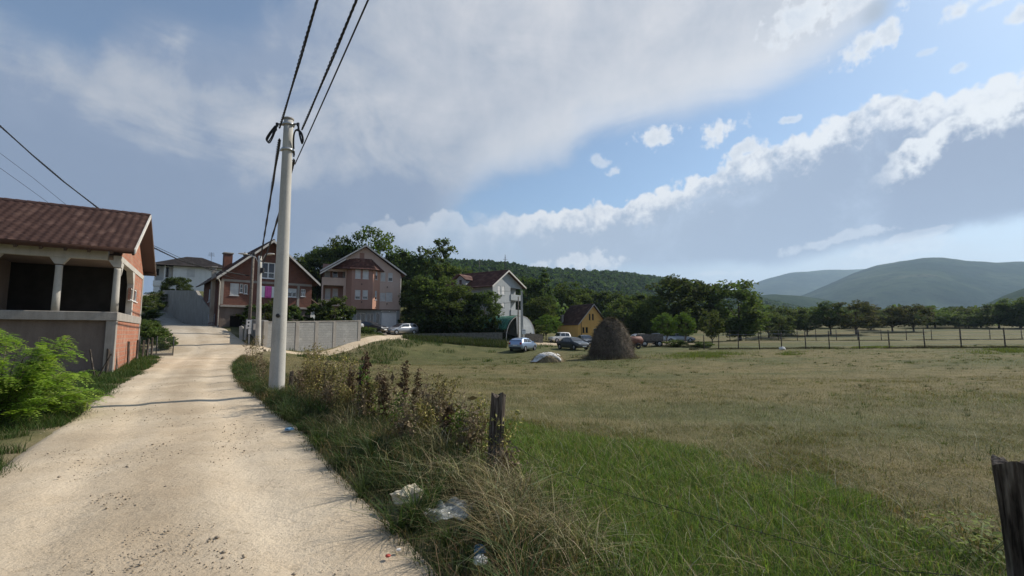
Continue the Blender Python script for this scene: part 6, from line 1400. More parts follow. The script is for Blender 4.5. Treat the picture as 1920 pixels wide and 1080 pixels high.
twisted('power_cable', 'right thick twisted cable rising from the tall pole over the road', caten(at(566,243,12.4), E2, .85), .0135)
wires('service_wire', 'thin single wire rising beside the two thick cables', [caten(at(553,308,12.45), E3, .35)], .014, 'cable', 'overhead cables')
twisted('power_cable', 'twisted cable from the left loop of the tall pole to the lamp pole', caten(at(524,262,12.5), at(488.5,484,38), .12), .022)
twisted('power_cable', 'twisted cable passing behind the tall pole to the lamp pole', caten(at(551,300,12.7), at(494,492,38), .25), .022)
twisted('power_cable', 'thick cable sagging down behind the unfinished house roof', [at(-140,112,27), at(0,236,28.5), at(60,290,29.5), at(120,341,30.5), at(185,391,32), at(240,433,33.5), at(285,463,35), at(335,487,36.5), at(395,505,38.5), at(467,517,41.5)], .026)
for pts, lb in [([(-60,235,28),(0,287,29),(60,332,30),(123,383,31),(200,440,33)],'upper thin wire slanting down behind the unfinished house roof'), ([(-60,275,28),(0,315,29),(45,347,30),(92,381,31),(170,440,33)],'lower thin wire slanting down behind the unfinished house roof'), ([(270,452,36),(330,480,38),(400,510,42),(440,522,44)],'thin wire from the hill house towards the brick house')]:
    wires('service_wire', lb, [[at(*p) for p in pts]], .012 if pts[0][0] < 0 else .02, 'cable', 'overhead cables')
wires('service_wire', 'wire from the pink house eave across the garden to the grey house', [caten(at(757,520,69), at(958,546,76), .5)], .022, 'cable', 'overhead cables')
wires('service_wire', 'lower wire across the garden to the pole by the greenhouse', [caten(at(752,571,69), at(972,566,61), .35)], .022, 'cable', 'overhead cables')
def lamp_pole():
    b = at(484, 645, 38); z = H(b.x, 38); tpz = at(487, 480, 38).z; ht = tpz - z; o = empty('lamp_pole', (b.x, 38, z)); tag(o, 'round concrete pole with two street lamp arms before the brick house', 'street lamp'); lx = at(487.5, 480, 38).x - b.x
    MB().tube([(lx*i/8, 0, -.4+(ht+.4)*i/8) for i in range(9)], [.22-.085*i/8 for i in range(9)], 20).build('shaft', M_['pole'], o)
    for s, dx, dz in ((-1, -1.55, .10), (1, .85, .06)):
        a = MB(); a.tube([(lx+s*.1, 0, ht-.55), (lx+s*.35, -.05, ht-.1), (lx+dx*.55, -.12, ht+dz-.02), (lx+dx*.62, -.15, ht+dz)], .032, 8); ar = a.build('lamp_arm', M_['galv'], o)
        h = MB(); c0 = Vector((lx+dx*.62, -.15, ht+dz)); n = 8; vs = []; fs = []
        for i in range(n+1):
            u = i/n; w = .05+.11*math.sin(math.pi*min(1, u*.85+.12)); hh = .04+.07*math.sin(math.pi*min(1, u*.85+.12))
            for k in range(10): aa = 2*math.pi*k/10; vs.append(c0 + Vector((s*.72*u, w*math.cos(aa), .02+.05*u+hh*math.sin(aa)*(1 if math.sin(aa) > 0 else .55))))
        for i in range(n):
            for k in range(10): fs.append((i*10+k, i*10+(k+1)%10, (i+1)*10+(k+1)%10, (i+1)*10+k))
        fs += [tuple(range(9,-1,-1)), tuple(range(n*10, n*10+10))]
        h.add(vs, fs, True); h.build('lamp_head', M_['trimw'], ar)
    bx = MB(); bx.bbox((lx*.75+.26, -.12, ht-1.2), (.26, .2, .42), .02); bx.build('junction_box', M_['metal_d'], o)
lamp_pole()
def wood_pole(px, d, top, base_px, label, ins=True, r=.15, m='wood_g'):
    x = at(px, 600, d).x; z = H(x, d); ht = at(px, top, d).z - z; o = empty('wooden_pole', (x, d, z)); tag(o, label, 'pole'); MB().tube([(0, 0, -.4), (0, 0, ht*.5), (.03, 0, ht)], [r, r*.9, r*.72], 12).build('shaft', M_[m], o)
    if ins:
        c = MB(); c.box((-.25, -.12, ht-.25), (1.1, .10, .10)); ca = c.build('cross_arm', M_['metal_d'], o)
        for k in range(3): MB().lathe([(.035, 0), (.07, .05), (.04, .10), (.075, .16), (.035, .24)], 10, (-.68+.42*k, -.12, ht-.2)).build('insulator', M_['metal_d'], ca)
wood_pole(468, 41.5, 474, 0, 'dark wooden pole with insulators left of the lamp pole')
wood_pole(971.5, 62, 556, 0, 'thin grey wooden pole just left of the greenhouse pole', False, .10)
def small_pole():
    x = at(979, 640, 60.5).x; z = H(x, 60.5); ht = at(979, 545, 60.5).z - z; o = empty('concrete_pole', (x, 60.5, z)); tag(o, 'square concrete pole with white meter box at the greenhouse', 'pole'); MB().tube([(0, 0, -.3), (-.05, 0, ht)], [.26, .17], 4, False).build('shaft', M_['pole'], o)
    c = MB(); c.box((-.25, -.05, ht-.2), (.9, .1, .1)); ca = c.build('cross_arm', M_['metal_d'], o)
    b = MB().bbox((.22, -.32, at(982, 622, 60.5).z - z), (.52, .25, .62), .02).build('meter_box', M_['pvc'], o)
    for s in (-1, 1): MB().box((.22+s*.11, -.45, at(982, 620, 60.5).z - z + .06), (.13, .015, .12)).build('meter_window', M_['glass'], b)
small_pole()
def meter():
    p = at(470.5, 608, 38.1); o = empty('meter_cabinet', (p.x, 37.9, H(p.x, 37.9))); tag(o, 'white electricity meter cabinet on a post by the lamp pole', 'meter box'); z = at(470, 608, 37.9).z - H(p.x, 37.9)
    MB().bbox((0, .06, z/2-.1), (.10, .10, z), .01).build('post', M_['galv'], o); b = MB().bbox((0, -.08, z), (.34, .2, .70), .015).build('cabinet', M_['pvc'], o); MB().bbox((.08, -.06, z-.58), (.18, .15, .40), .012).build('lower_cabinet', M_['pvc'], o)
    for k in (-.14, .14): MB().box((.02, -.186, z+k), (.13, .012, .11)).build('meter_window', M_['glass'], b)
    MB().bbox((.42, .05, z-.2), (.2, .16, .5), .012).build('side_cabinet', M_['trimw'], o)
meter()
for px, w_, top, ln, lb in [(451.5, .30, 611, -.06, 'pale broken concrete slab leaning at the short wall, left one'), (458.5, .18, 609, .05, 'narrow pale concrete stub beside the leaning slab')]:
    x = at(px, 640, 40.2).x; z = H(x, 40.2); hh = at(px, top, 40.2).z - z; mb = MB(); mb.prism([(-w_/2, 0, -.2), (w_/2, 0, -.2), (w_/2+ln, 0, hh*.93), (ln, 0, hh), (-w_/2+ln, 0, hh*.96)], (0,0,0), (0,.14,0)); o = mb.build('concrete_stub', M_['conc_l']); o.location = (x, 40.2, z); tag(o, lb, 'concrete slab', 'broken concrete pieces by the short wall')
def pylon(px, d, top, base, label, lattice=True):
    x = at(px, 600, d).x; zb = at(px, base + 14, d).z; ht = at(px, top, d).z - zb; o = empty('lattice_pylon' if lattice else 'line_pole', (x, d, zb)); tag(o, label, 'pylon'); mb = MB()
    if lattice:
        w = ht*.075
        for sx, sy in ((-1,-1),(1,-1),(1,1),(-1,1)): mb.tube([(sx*w, sy*w, 0), (0, 0, ht)], .12, 4)
        n = 9
        for i in range(n):
            u, v = i/n, (i+1)/n
            for s in (-1, 1): mb.tube([(s*w*(1-u), -w*(1-u), ht*u), (-s*w*(1-v), -w*(1-v), ht*v)], .07, 4); mb.tube([(s*w*(1-u), w*(1-u), ht*u), (-s*w*(1-v), w*(1-v), ht*v)], .07, 4)
        mb.build('lattice_tower', M_['metal_d'], o); b = MB()
        for k in (.62, .78): b.tube([(-ht*.10, 0, ht*k), (ht*.10, 0, ht*k)], .10, 4)
        b.build('cross_arm', M_['metal_d'], o)
    else:
        mb.tube([(0, 0, 0), (0, 0, ht)], .16, 6); mb.build('shaft', M_['metal_d'], o); b = MB()
        for k, w in ((.80, 1.9), (.92, 1.2)): b.tube([(-w, 0, ht*k), (w, 0, ht*k)], .12, 5)
        b.build('cross_arm', M_['metal_d'], o)
pylon(947, 285, 477, 505, 'slim lattice pylon on the wooded hill above the grey house'); pylon(898, 270, 489, 505, 'small line pole with crossarms left of the hill pylon', False)

# ------------------------------------------------------------------ haystack, covered heap, greenhouse
def straw(parent, V0, N0, n, L, W_, cols, seed, name='straw', droop=.6):
    rg = np.random.default_rng(seed); i = rg.integers(0, len(V0), n); p = V0[i] + rg.normal(0, .03, (n, 3)); nr = N0[i]; dn = np.array([0, 0, -1.0]) - nr*(nr @ np.array([0, 0, -1.0]))[:, None]
    d = dn*droop*1.5 + rg.normal(0, .5, (n, 3)) + nr*.12; d /= np.linalg.norm(d, axis=1)[:, None]; s = np.cross(d, nr); s /= np.linalg.norm(s, axis=1)[:, None] + 1e-6; l = L*rg.uniform(.4, 1.2, (n, 1)); w = W_*rg.uniform(.5, 1.2, (n, 1))
    V = np.stack([p - s*w, p + s*w, p + d*l + s*w*.3, p + d*l - s*w*.3], 1).reshape(-1, 3); T_ = pick(cols, [1]*len(cols), n, rg, .3)
    o = np_mesh(name, V, np.arange(4*n).reshape(n, 4), 4, M_dry, False, np.repeat(T_, 4, 0), parent); o['kind'] = 'stuff'; return o
def heap_mesh(prof, n, nz, sx, sy, seed, jag=.08):
    V, N_ = [], []; hs = [p[1] for p in prof]; rs = [p[0] for p in prof]; zz = np.linspace(0, 1, nz)*(len(prof)-1)
    for u in zz:
        r = np.interp(u, range(len(prof)), rs); z = np.interp(u, range(len(prof)), hs)
        for k in range(n):
            a = 2*math.pi*k/n; q = r*(1 + jag*(float(fbm(np.array([math.cos(a)*1.2+seed]), np.array([math.sin(a)*1.2+z*.7]), .8, seed)[0])-.5)*2); V.append((q*sx*math.cos(a), q*sy*math.sin(a), z*(1+.03*math.sin(3*a+seed)))); N_.append((math.cos(a), math.sin(a), .35))
    V = np.array(V); N_ = np.array(N_); N_ /= np.linalg.norm(N_, axis=1)[:, None]; f = [(i*n+k, i*n+(k+1)%n, (i+1)*n+(k+1)%n, (i+1)*n+k) for i in range(nz-1) for k in range(n)]; return V, N_, np.array(f)
M_['hay_d'] = mat('weathered_hay', (.085,.068,.050), (.18,.145,.108), 1.6, .95, .05, 16); M_['hay'] = mat('pale_hay', (.22,.17,.10), (.33,.27,.17), 5, .95, .05, 18); M_['tarp'] = mat('white_tarp', (.60,.58,.54), (.72,.70,.66), 3, .6, .01)
def haystack():
    d = 38; x = at(1146, 674, d).x; z = H(x, d); ht = at(1146, 599, d).z - z; w = 88/F*d/2; o = empty('haystack', (x, d, z)); tag(o, 'tall dark weathered domed haystack standing in the field', 'haystack')
    prof = [(w*1.02, -.15), (w*1.0, .03*ht), (w*.965, .19*ht), (w*.89, .385*ht), (w*.765, .583*ht), (w*.59, .78*ht), (w*.45, .88*ht), (w*.28, .955*ht), (w*.12, .995*ht), (.01, 1.005*ht)]
    V, N_, f = heap_mesh(prof, 48, 40, .95, .95, 3, .10); np_mesh('hay_body', V, f, 4, M_['hay_d'], True, None, o)
    straw(o, V, N_, 21000, .36, .012, [(.080,.064,.047),(.12,.098,.072),(.19,.155,.11),(.055,.043,.033)], 5)
    rg = np.random.default_rng(15); a = rg.uniform(0, 6.28, 1500); q = w*(1 + np.abs(rg.normal(0, .16, 1500))); straw(o, np.stack([q*np.cos(a), q*np.sin(a), np.full(1500, .04)], 1), np.tile([[0, 0, 1.0]], (1500, 1)), 2500, .3, .012, [(.16,.13,.085),(.22,.18,.11),(.10,.08,.055)], 16, 'loose_straw')
    MB().tube([(0, 0, ht*.9), (.03, 0, ht+.12)], .05, 6).build('centre_pole', M_['wood_g'], o)
haystack()
def covered_heap():
    d = 35; x = at(1028, 676, d).x; z = H(x, d); w = 62/F*d/2; ht = at(1030, 662, d).z - z; o = empty('hay_heap', (x, d, z)); tag(o, 'low hay heap left of the haystack', 'hay heap')
    V, N_, f = heap_mesh([(w, -.1), (w*.93, .25*ht), (w*.78, .6*ht), (w*.5, .88*ht), (w*.2, .98*ht), (.01, ht)], 36, 16, 1, .75, 8, .16); np_mesh('hay_body', V, f, 4, M_['hay'], True, None, o)
    straw(o, V, N_, 5000, .22, .012, [(.24,.19,.11),(.32,.26,.16),(.17,.13,.08)], 6)
    V2, F2 = [], []; nu, nv = 22, 12
    for i in range(nu+1):
        for j in range(nv+1):
            X = -w*1.05 + w*1.75*i/nu; Y = -w*.55 + w*1.2*j/nv; rr = min(1, math.hypot(X/w, Y/(w*.78))); Z = ht*max(0, 1 - rr**2.6) + .06 + .025*math.sin(i*.7+j*.9) + .012*math.sin(i*1.7-j*1.3); V2.append((X + .05*math.sin(j*1.3), Y, Z))
    idx = np.arange((nu+1)*(nv+1)).reshape(nu+1, nv+1); F2 = np.stack([idx[:-1,:-1], idx[1:,:-1], idx[1:,1:], idx[:-1,1:]], -1).reshape(-1, 4)
    t_ = np_mesh('tarpaulin', np.array(V2)+np.array([x, d, z]), F2, 4, M_['tarp'], True); sm = t_.modifiers.new('thick', 'SOLIDIFY'); sm.thickness = .02; tag(t_, 'crumpled white sheet thrown over the low hay heap', 'sheet')
covered_heap()
def greenhouse():
    m, t, b = material('green_net'); b.inputs['Base Color'].default_value = (.045,.17,.11,1); b.inputs['Roughness'].default_value = .8; co = t.new('ShaderNodeTexCoord').outputs['Object']; n = t.noise(co, 2.2, 4); t.l.new(t.math('MULTIPLY_ADD', n.outputs[0], .5, .45, clamp=True), b.inputs['Alpha'])
    m2 = mat('white_film', (.52,.54,.53), (.66,.68,.67), 2.5, .4, .01)
    a = at(949, 625, 61.2); c = at(1003, 625, 64.8); ang = math.atan2(c.y-a.y, c.x-a.x); Wd = math.hypot(c.x-a.x, c.y-a.y); z = H((a.x+c.x)/2, 62.5); o = empty('greenhouse', (a.x, a.y, z), ang); tag(o, 'arched tunnel greenhouse with green net and white sheeting', 'greenhouse')
    ht = at(975, 592, 62.5).z - z; D = 7.5; arc = lambda u: (Wd/2 - Wd/2*math.cos(math.pi*u), ht*math.sin(math.pi*u)**.8)
    for k in range(5): MB().tube([(arc(i/16)[0], D*k/4, arc(i/16)[1]) for i in range(17)], .045, 6).build('hoop', M_['trimw'], o)
    def sheet(u0, u1, y0, y1, name, mm, off=.05, ny=10):
        V, f = [], []; nu = 14
        for j in range(ny+1):
            for i in range(nu+1):
                q = arc(u0+(u1-u0)*i/nu); V.append((q[0], y0+(y1-y0)*j/ny, q[1]+off+.03*math.sin(i*1.9+j*2.3)))
        idx = np.arange((ny+1)*(nu+1)).reshape(ny+1, nu+1); F_ = np.stack([idx[:-1,:-1], idx[:-1,1:], idx[1:,1:], idx[1:,:-1]], -1).reshape(-1, 4); s = np_mesh(name, np.array(V), F_, 4, mm, True, None, o); k = s.modifiers.new('thick', 'SOLIDIFY'); k.thickness = .008; return s
    sheet(.12, .62, .2, D, 'shade_net', m); sheet(.62, .97, .0, D, 'plastic_sheet', m2)
    V = [(arc(.40+.56*i/12)[0], .02, arc(.40+.56*i/12)[1]-.04) for i in range(13)]; mb = MB(); dx0 = V[0][0]
    mb.prism(V + [(V[-1][0], .02, 0), (dx0+.35, .02, 0), (dx0+.1, .02, 1.2)], (0,-.03,0), (0,-.015,0)); fr_ = mb.build('end_sheet', m2, o)
    MB().box((Wd*.83, -.06, .75), (.28, .03, .9)).build('vent_opening', M_['dark'], fr_)  # solid box, coloured as the shade inside a vent
greenhouse()

# ------------------------------------------------------------------ cars and farm vehicles
def paint(name, c, metallic=.3):
    m, t, b = material(name); co = t.new('ShaderNodeTexCoord').outputs['Object']; s = t.new('ShaderNodeSeparateXYZ'); t.l.new(co, s.inputs[0]); n = t.noise(co, 4, 5)
    dust = t.math('MULTIPLY', t.ss(t.math('ADD', s.outputs[2], t.math('MULTIPLY', n.outputs[0], .5)), .85, .35), .45); t.l.new(t.mix(dust, c, (.32,.27,.21)), b.inputs['Base Color']); b.inputs['Metallic'].default_value = metallic; b.inputs['Roughness'].default_value = .32; b.inputs['Coat Weight'].default_value = .4; b.inputs['Coat Roughness'].default_value = .1; return m
M_['tyre'] = mat('tyre_rubber', (.018,.018,.018), (.035,.033,.03), 8, .9); M_['rim'] = mat('wheel_rim', (.38,.38,.39), (.48,.48,.49), 8, .35, metallic=.6); M_['lampg'] = glass_mat('lamp_glass', (.62,.64,.66), .15); M_['red'] = glass_mat('tail_glass', (.35,.02,.02), .2); M_['plate'] = mat('plate_white', (.70,.70,.68)); M_['blackp'] = mat('black_plastic', (.02,.02,.021), (.03,.03,.03), 9, .6)
def car(kind, pos, heading, color, label, group='cars parked around the houses', name='parked_car', metallic=.3):
    """x runs from rear (0) to front (L)"""
    K_ = {'hatch': dict(L=4.2, W=.88, st=[(0,.42,.78,.86,.70),(.10,.30,.92,1.02,.84),(.30,.24,.95,1.28,.86),(.75,.2,.95,1.44,.88),(1.6,.2,.94,1.48,.88),(2.25,.2,.93,1.40,.88),(3.00,.2,.92,.98,.88),(3.6,.22,.84,.88,.86),(4.05,.26,.70,.74,.78),(4.2,.36,.58,.62,.66)], cab=(.14,.75,2.25,3.0)),
          'sedan': dict(L=4.6, W=.88, st=[(0,.42,.78,.86,.70),(.12,.30,.92,.98,.82),(.75,.22,.95,1.04,.86),(1.35,.2,.95,1.40,.88),(2.0,.2,.94,1.45,.88),(2.6,.2,.93,1.38,.88),(3.40,.2,.92,.98,.88),(4.0,.22,.84,.88,.86),(4.45,.26,.70,.74,.78),(4.6,.36,.58,.62,.66)], cab=(.75,1.35,2.6,3.4)),
          'estate': dict(L=4.5, W=.88, st=[(0,.42,.80,.90,.74),(.10,.30,.94,1.10,.85),(.35,.24,.96,1.38,.87),(.8,.2,.96,1.47,.88),(1.8,.2,.95,1.49,.88),(2.5,.2,.94,1.40,.88),(3.25,.2,.92,.98,.88),(3.9,.22,.84,.88,.86),(4.35,.26,.70,.74,.78),(4.5,.36,.58,.62,.66)], cab=(.12,.45,2.5,3.25)),
          'jeep': dict(L=3.9, W=.85, st=[(0,.45,1.0,1.1,.80),(.08,.36,1.04,1.55,.84),(.35,.32,1.05,1.76,.85),(1.0,.3,1.05,1.80,.85),(1.7,.3,1.05,1.80,.85),(2.1,.3,1.04,1.72,.85),(2.45,.3,1.03,1.10,.85),(3.2,.32,.98,1.04,.84),(3.8,.36,.90,.96,.82),(3.9,.45,.80,.86,.76)], cab=(.06,.3,2.1,2.45)),
          'van': dict(L=4.6, W=.92, st=[(0,.45,1.0,1.6,.86),(.08,.36,1.08,1.85,.90),(.4,.32,1.1,1.95,.92),(1.5,.3,1.1,1.98,.92),(2.6,.3,1.08,1.96,.92),(3.1,.3,1.06,1.85,.92),(3.75,.3,1.02,1.12,.91),(4.2,.32,.92,.98,.88),(4.5,.36,.8,.85,.82),(4.6,.45,.7,.74,.74)], cab=(2.0,2.2,3.1,3.75))}[kind]
    L, W_ = K_['L'], K_['W']; c0, c1, c2, c3 = K_['cab']; x, y = pos; z = H(x, y); o = empty(name, (x, y, z), math.atan2(heading[1], heading[0])); tag(o, label, 'car', group)
    off = Vector((-L/2, 0, 0)); xs = [s[0] for s in K_['st']]; I = lambda k, X: float(np.interp(X, xs, [s[k] for s in K_['st']]))
    X_ = sorted(set(list(np.linspace(0, L, 34)) + xs)); V, f = [], []; M2 = 9
    def ring(X):
        zb, zs, zr, w = I(1, X), I(2, X), I(3, X), I(4, X); wr = w*(1 - .27*min(1, max(0, (zr - zs)/.5)))
        half = [(w*.80, zb), (w*.97, zb+.10), (w*1.0, (zb+zs)*.5), (w*.985, zs-.04), (w*.955, zs), (wr*1.0, max(zs+.01, zr-.07)), (wr*.88, zr-.02), (wr*.5, zr)]
        return half
    for X in X_:
        h = ring(X); r_ = [(a, b) for a, b in h] + [(-a, b) for a, b in reversed(h)]; V += [Vector((X, a, b)) + off for a, b in r_]
    n = 16
    for i in range(len(X_)-1):
        for k in range(n): f.append((i*n+k, i*n+(k+1)%n, (i+1)*n+(k+1)%n, (i+1)*n+k))
    f += [tuple(range(n)), tuple(range((len(X_)-1)*n, len(X_)*n))]
    MB().add(V, f, True).build('body', color, o)
    def quad(name, pts, m, par=o): return MB().add([Vector(p)+off for p in pts], [tuple(range(len(pts)))]).build(name, m, par, False)
    def sp(X, u, s, e=.012):            # point on the side glass band
        h = ring(X); a, b = h[4], h[5]; return (X, s*(a[0]+(b[0]-a[0])*u+e), a[1]+(b[1]-a[1])*u+e*.3)
    mid = (c1+c2)/2
    for s in (-1, 1):
        for q0, q1, t0, t1 in ((c0+.25, mid-.04, c1-.0, mid-.04), (mid+.04, c3-.28, mid+.04, c2-.0)): quad('window', [sp(q0, .10, s), sp((q0+q1)/2, .10, s), sp(q1, .10, s), sp(t1, .9, s), sp((t0+t1)/2, .9, s), sp(t0, .9, s)], M_['glass'])
        MB().add([Vector((c3-.35, s*W_*.97, I(2, c3)+.02))+off, Vector((c3-.18, s*W_*1.13, I(2, c3)+.03))+off, Vector((c3-.18, s*W_*1.13, I(2, c3)+.15))+off, Vector((c3-.33, s*W_*.97, I(2, c3)+.15))+off, Vector((c3-.08, s*W_*.98, I(2, c3)+.05))+off], [(0,1,2,3),(0,4,1),(1,4,2),(3,2,4),(0,3,4)]).build('mirror', color, o)
    def topq(Xa, Xb, ua, ub, e):
        ha, hb = ring(Xa), ring(Xb); return [(Xa+e, -ha[6][0]*ua, ha[7][1]+abs(e)*.8), (Xa+e, ha[6][0]*ua, ha[7][1]+abs(e)*.8), (Xb+e, hb[6][0]*ub, hb[7][1]+abs(e)*.8), (Xb+e, -hb[6][0]*ub, hb[7][1]+abs(e)*.8)]
    quad('windscreen', topq(c3-.04, c2+.04, .98, .96, .015), M_['glass']); quad('rear_window', topq(c0+.05, c1-.06, .98, .96, -.015), M_['glass'])
    for X, s in ((.82, -1), (.82, 1), (L-.85, -1), (L-.85, 1)):
        w = MB(); R0 = .32 if kind not in ('jeep',) else .38; n_ = 20; pr = [(R0-.10, -.10), (R0-.02, -.10), (R0, -.06), (R0, .06), (R0-.02, .10), (R0-.10, .10)]; vs, fs = [], []
        for r_, yy in pr:
            for k in range(n_): a = 2*math.pi*k/n_; vs.append(Vector((X+r_*math.cos(a), s*(W_-.07)+yy, R0+r_*math.sin(a)))+off)
        for i in range(len(pr)):
            for k in range(n_): j = (i+1) % len(pr); fs.append((i*n_+k, i*n_+(k+1)%n_, j*n_+(k+1)%n_, j*n_+k))
        wl_ = w.add(vs, fs, True).build('wheel', M_['tyre'], o); rm = MB(); cc = Vector((X, s*(W_+.012), R0))+off
        vs = [cc]; 
        for k in range(20): a = 2*math.pi*k/20; q = (R0-.10)*(1 if k % 4 < 2 else .93); vs.append(cc + Vector((q*math.cos(a), -s*.03, q*math.sin(a))))
        rm.add(vs, [(0, 1+k, 1+(k+1) % 20) for k in range(20)]).build('rim', M_['rim'], wl_)
        ar = MB(); vs = []
        for k in range(13): a = math.pi*k/12; vs.append(Vector((X+(R0+.06)*math.cos(a), s*(W_*.985), R0+(R0+.05)*math.sin(a)))+off)
        ar.add(vs, [tuple(range(13))]).build('wheel_arch', M_['blackp'], o, False)
    for s in (-1, 1):
        MB().bbox(Vector((L-.16, s*W_*.62, .66 if kind not in ('jeep','van') else .84))+off, (.16, .34, .15), .03).build('headlight', M_['lampg'], o)
        MB().bbox(Vector((.05, s*W_*.74, .86 if kind not in ('jeep','van') else 1.0))+off, (.13, .22, .22), .03).build('tail_light', M_['red'], o)
    MB().bbox(Vector((L-.03, 0, .44))+off, (.10, 1.1, .14), .02).build('grille', M_['blackp'], o); MB().bbox(Vector((L+.03, 0, .42))+off, (.02, .50, .11), .004).build('number_plate', M_['plate'], o); MB().bbox(Vector((-.02, 0, .66))+off, (.03, .50, .11), .004).build('number_plate', M_['plate'], o)
    MB().bbox(Vector((.04, 0, .40))+off, (.14, 1.35, .16), .03).build('bumper', M_['blackp'], o)
    return o
def cpos(px, d): return (at(px, 640, d).x, d)
car('hatch', cpos(981, 52.5), (.44, .90), paint('light_blue_paint', (.30,.40,.56), .5), 'light blue hatchback parked on the grass, rear towards us')
car('sedan', cpos(1074, 54.5), (.45, -.89), paint('dark_grey_paint', (.045,.055,.062), .4), 'dark grey saloon facing the field between hatchback and haystack')
car('hatch', cpos(1099, 66), (.15, -.99), paint('dark_paint', (.04,.045,.05), .3), 'dark car with bright windscreen in front of the ochre house')
jp = car('jeep', cpos(1049, 67), (-.85, -.5), paint('white_paint', (.66,.66,.64), 0), 'boxy white off-road car at the left end of the ochre house'); jp.scale = (.82, .82, .82)
car('sedan', cpos(693, 58.5), (.93, -.36), paint('black_paint', (.028,.03,.033), .3), 'black saloon parked beside the end of the block wall')
car('estate', cpos(752, 61.5), (-.62, -.78), paint('silver_paint', (.34,.35,.37), .5), 'silver grey estate car right of the white garage door')
car('hatch', cpos(645, 55), (.95, .2), paint('white_car_paint', (.66,.66,.64), 0), 'white car half hidden behind the block wall shrubs')
car('estate', cpos(1206, 66), (.3, -.95), paint('white_estate_paint', (.66,.66,.64), 0), 'white car behind the wooden farm trailer')
car('hatch', cpos(1242, 74), (.9, -.3), paint('pale_car_paint', (.60,.61,.62), .1), 'pale car behind the right end of the farm trailer')
car('estate', cpos(1276, 78), (.95, -.2), paint('pale_estate_paint', (.58,.59,.60), .1), 'pale car behind the twin light green trees')
def cart():
    p = cpos(1219, 58); o = empty('farm_trailer', (p[0], p[1], H(*p)), R(-8)); tag(o, 'old wooden farm trailer with plank sides right of the haystack', 'trailer'); m = mat('grey_planks', (.10,.085,.07), (.19,.165,.14), 5, .9, .02); L, w = 2.9, 1.5
    MB().bbox((0, 0, .72), (L, w, .12), .01).build('bed', m, o)
    for s in (-1, 1):
        mb = MB()
        for k in range(4): mb.bbox((0, s*w/2, .86+.2*k), (L, .05, .18), .008)
        for xx in (-L/2+.06, 0, L/2-.06): mb.bbox((xx, s*(w/2+.05), 1.1), (.08, .05, .8), .006)
        mb.build('side_board', m, o)
    for s in (-1, 1):
        mb = MB()
        for k in range(4): mb.bbox((s*L/2, 0, .86+.2*k), (.05, w-.06, .18), .008)
        mb.build('end_board', m, o)
    for X in (-.75, 1.0):
        for s in (-1, 1):
            vs, fs, n_ = [], [], 18; pr = [(.2, -.08), (.36, -.08), (.38, 0), (.36, .08), (.2, .08)]
            for r_, yy in pr:
                for k in range(n_): a = 2*math.pi*k/n_; vs.append((X+r_*math.cos(a), s*.7+yy, .38+r_*math.sin(a)))
            for i in range(5):
                for k in range(n_): j = (i+1) % 5; fs.append((i*n_+k, i*n_+(k+1)%n_, j*n_+(k+1)%n_, j*n_+k))
            wl_ = MB().add(vs, fs, True).build('wheel', M_['tyre'], o); MB().add([(X, s*.79, .38)]+[(X+.22*math.cos(2*math.pi*k/12), s*.77, .38+.22*math.sin(2*math.pi*k/12)) for k in range(12)], [(0, 1+k, 1+(k+1)%12) for k in range(12)]).build('rim', M_['trimw'] if X < 0 else M_['rim'], wl_)
    mb = MB(); mb.tube([(L/2, 0, .6), (L/2+1.2, 0, .45)], .05, 6); mb.box((0, 0, .58), (L*.9, .5, .14)); mb.build('drawbar', M_['metal_d'], o)
cart()
def tank():
    p = cpos(1190, 54); o = empty('tank_trailer', (p[0], p[1], H(*p)), R(20)); tag(o, 'rusty red tank trailer half hidden behind the haystack', 'trailer'); m = mat('rusty_red_paint', (.14,.05,.035), (.22,.095,.065), 5, .7); vs, fs = [], []; n_ = 18; pr = [(0, -.95), (.35, -.93), (.48, -.8), (.48, .8), (.35, .93), (0, .95)]
    mb = MB(); mb.tube([(q[1], 0, .95) for q in pr], [max(.02, q[0]) for q in pr], n_); mb.build('tank', m, o)
    for s in (-1, 1):
        w = MB(); vs, fs = [], []; pr2 = [(.18, -.07), (.33, -.07), (.35, 0), (.33, .07), (.18, .07)]
        for r_, yy in pr2:
            for k in range(16): a = 2*math.pi*k/16; vs.append((.1+r_*math.cos(a), s*.55+yy, .35+r_*math.sin(a)))
        for i in range(5):
            for k in range(16): j = (i+1) % 5; fs.append((i*16+k, i*16+(k+1)%16, j*16+(k+1)%16, j*16+k))
        w.add(vs, fs, True).build('wheel', M_['tyre'], o)
    mb = MB(); mb.box((.3, 0, .42), (2.6, .3, .1)); mb.tube([(.1, -.55, .35), (.1, .55, .35)], .04, 6); mb.build('chassis', M_['metal_d'], o); MB().lathe([(.14, 0), (.14, .14), (.05, .17)], 12, (0, 0, 1.4)).build('filler_cap', M_['trimw'], o)
tank()
# far pale roofs glimpsed through the orchard
for i, (px, py, d, w, lb) in enumerate([(1633, 590, 190, 5.5, 'distant low white roofed shed seen between the orchard trees'), (1828, 592, 195, 7, 'distant white roofed shed near the right end of the tree row')]):
    p = at(px, py, d); z = H(p.x, d); h = p.z - z; o = empty('far_shed', (p.x, d, z), R(12)); tag(o, lb, 'shed'); mb = MB(); mb.box((0, 0, h*.35), (w, 4, h*.7+1)); mb.build('wall', M_['white_r'], o); MB().prism([(-w/2-.3, -2.4, h*.7+.5), (-w/2-.3, 2.4, h*.7+.5), (-w/2-.3, 0, h+.8)], (0,0,0), (w+.6,0,0)).build('roof', M_['pvc'], o)

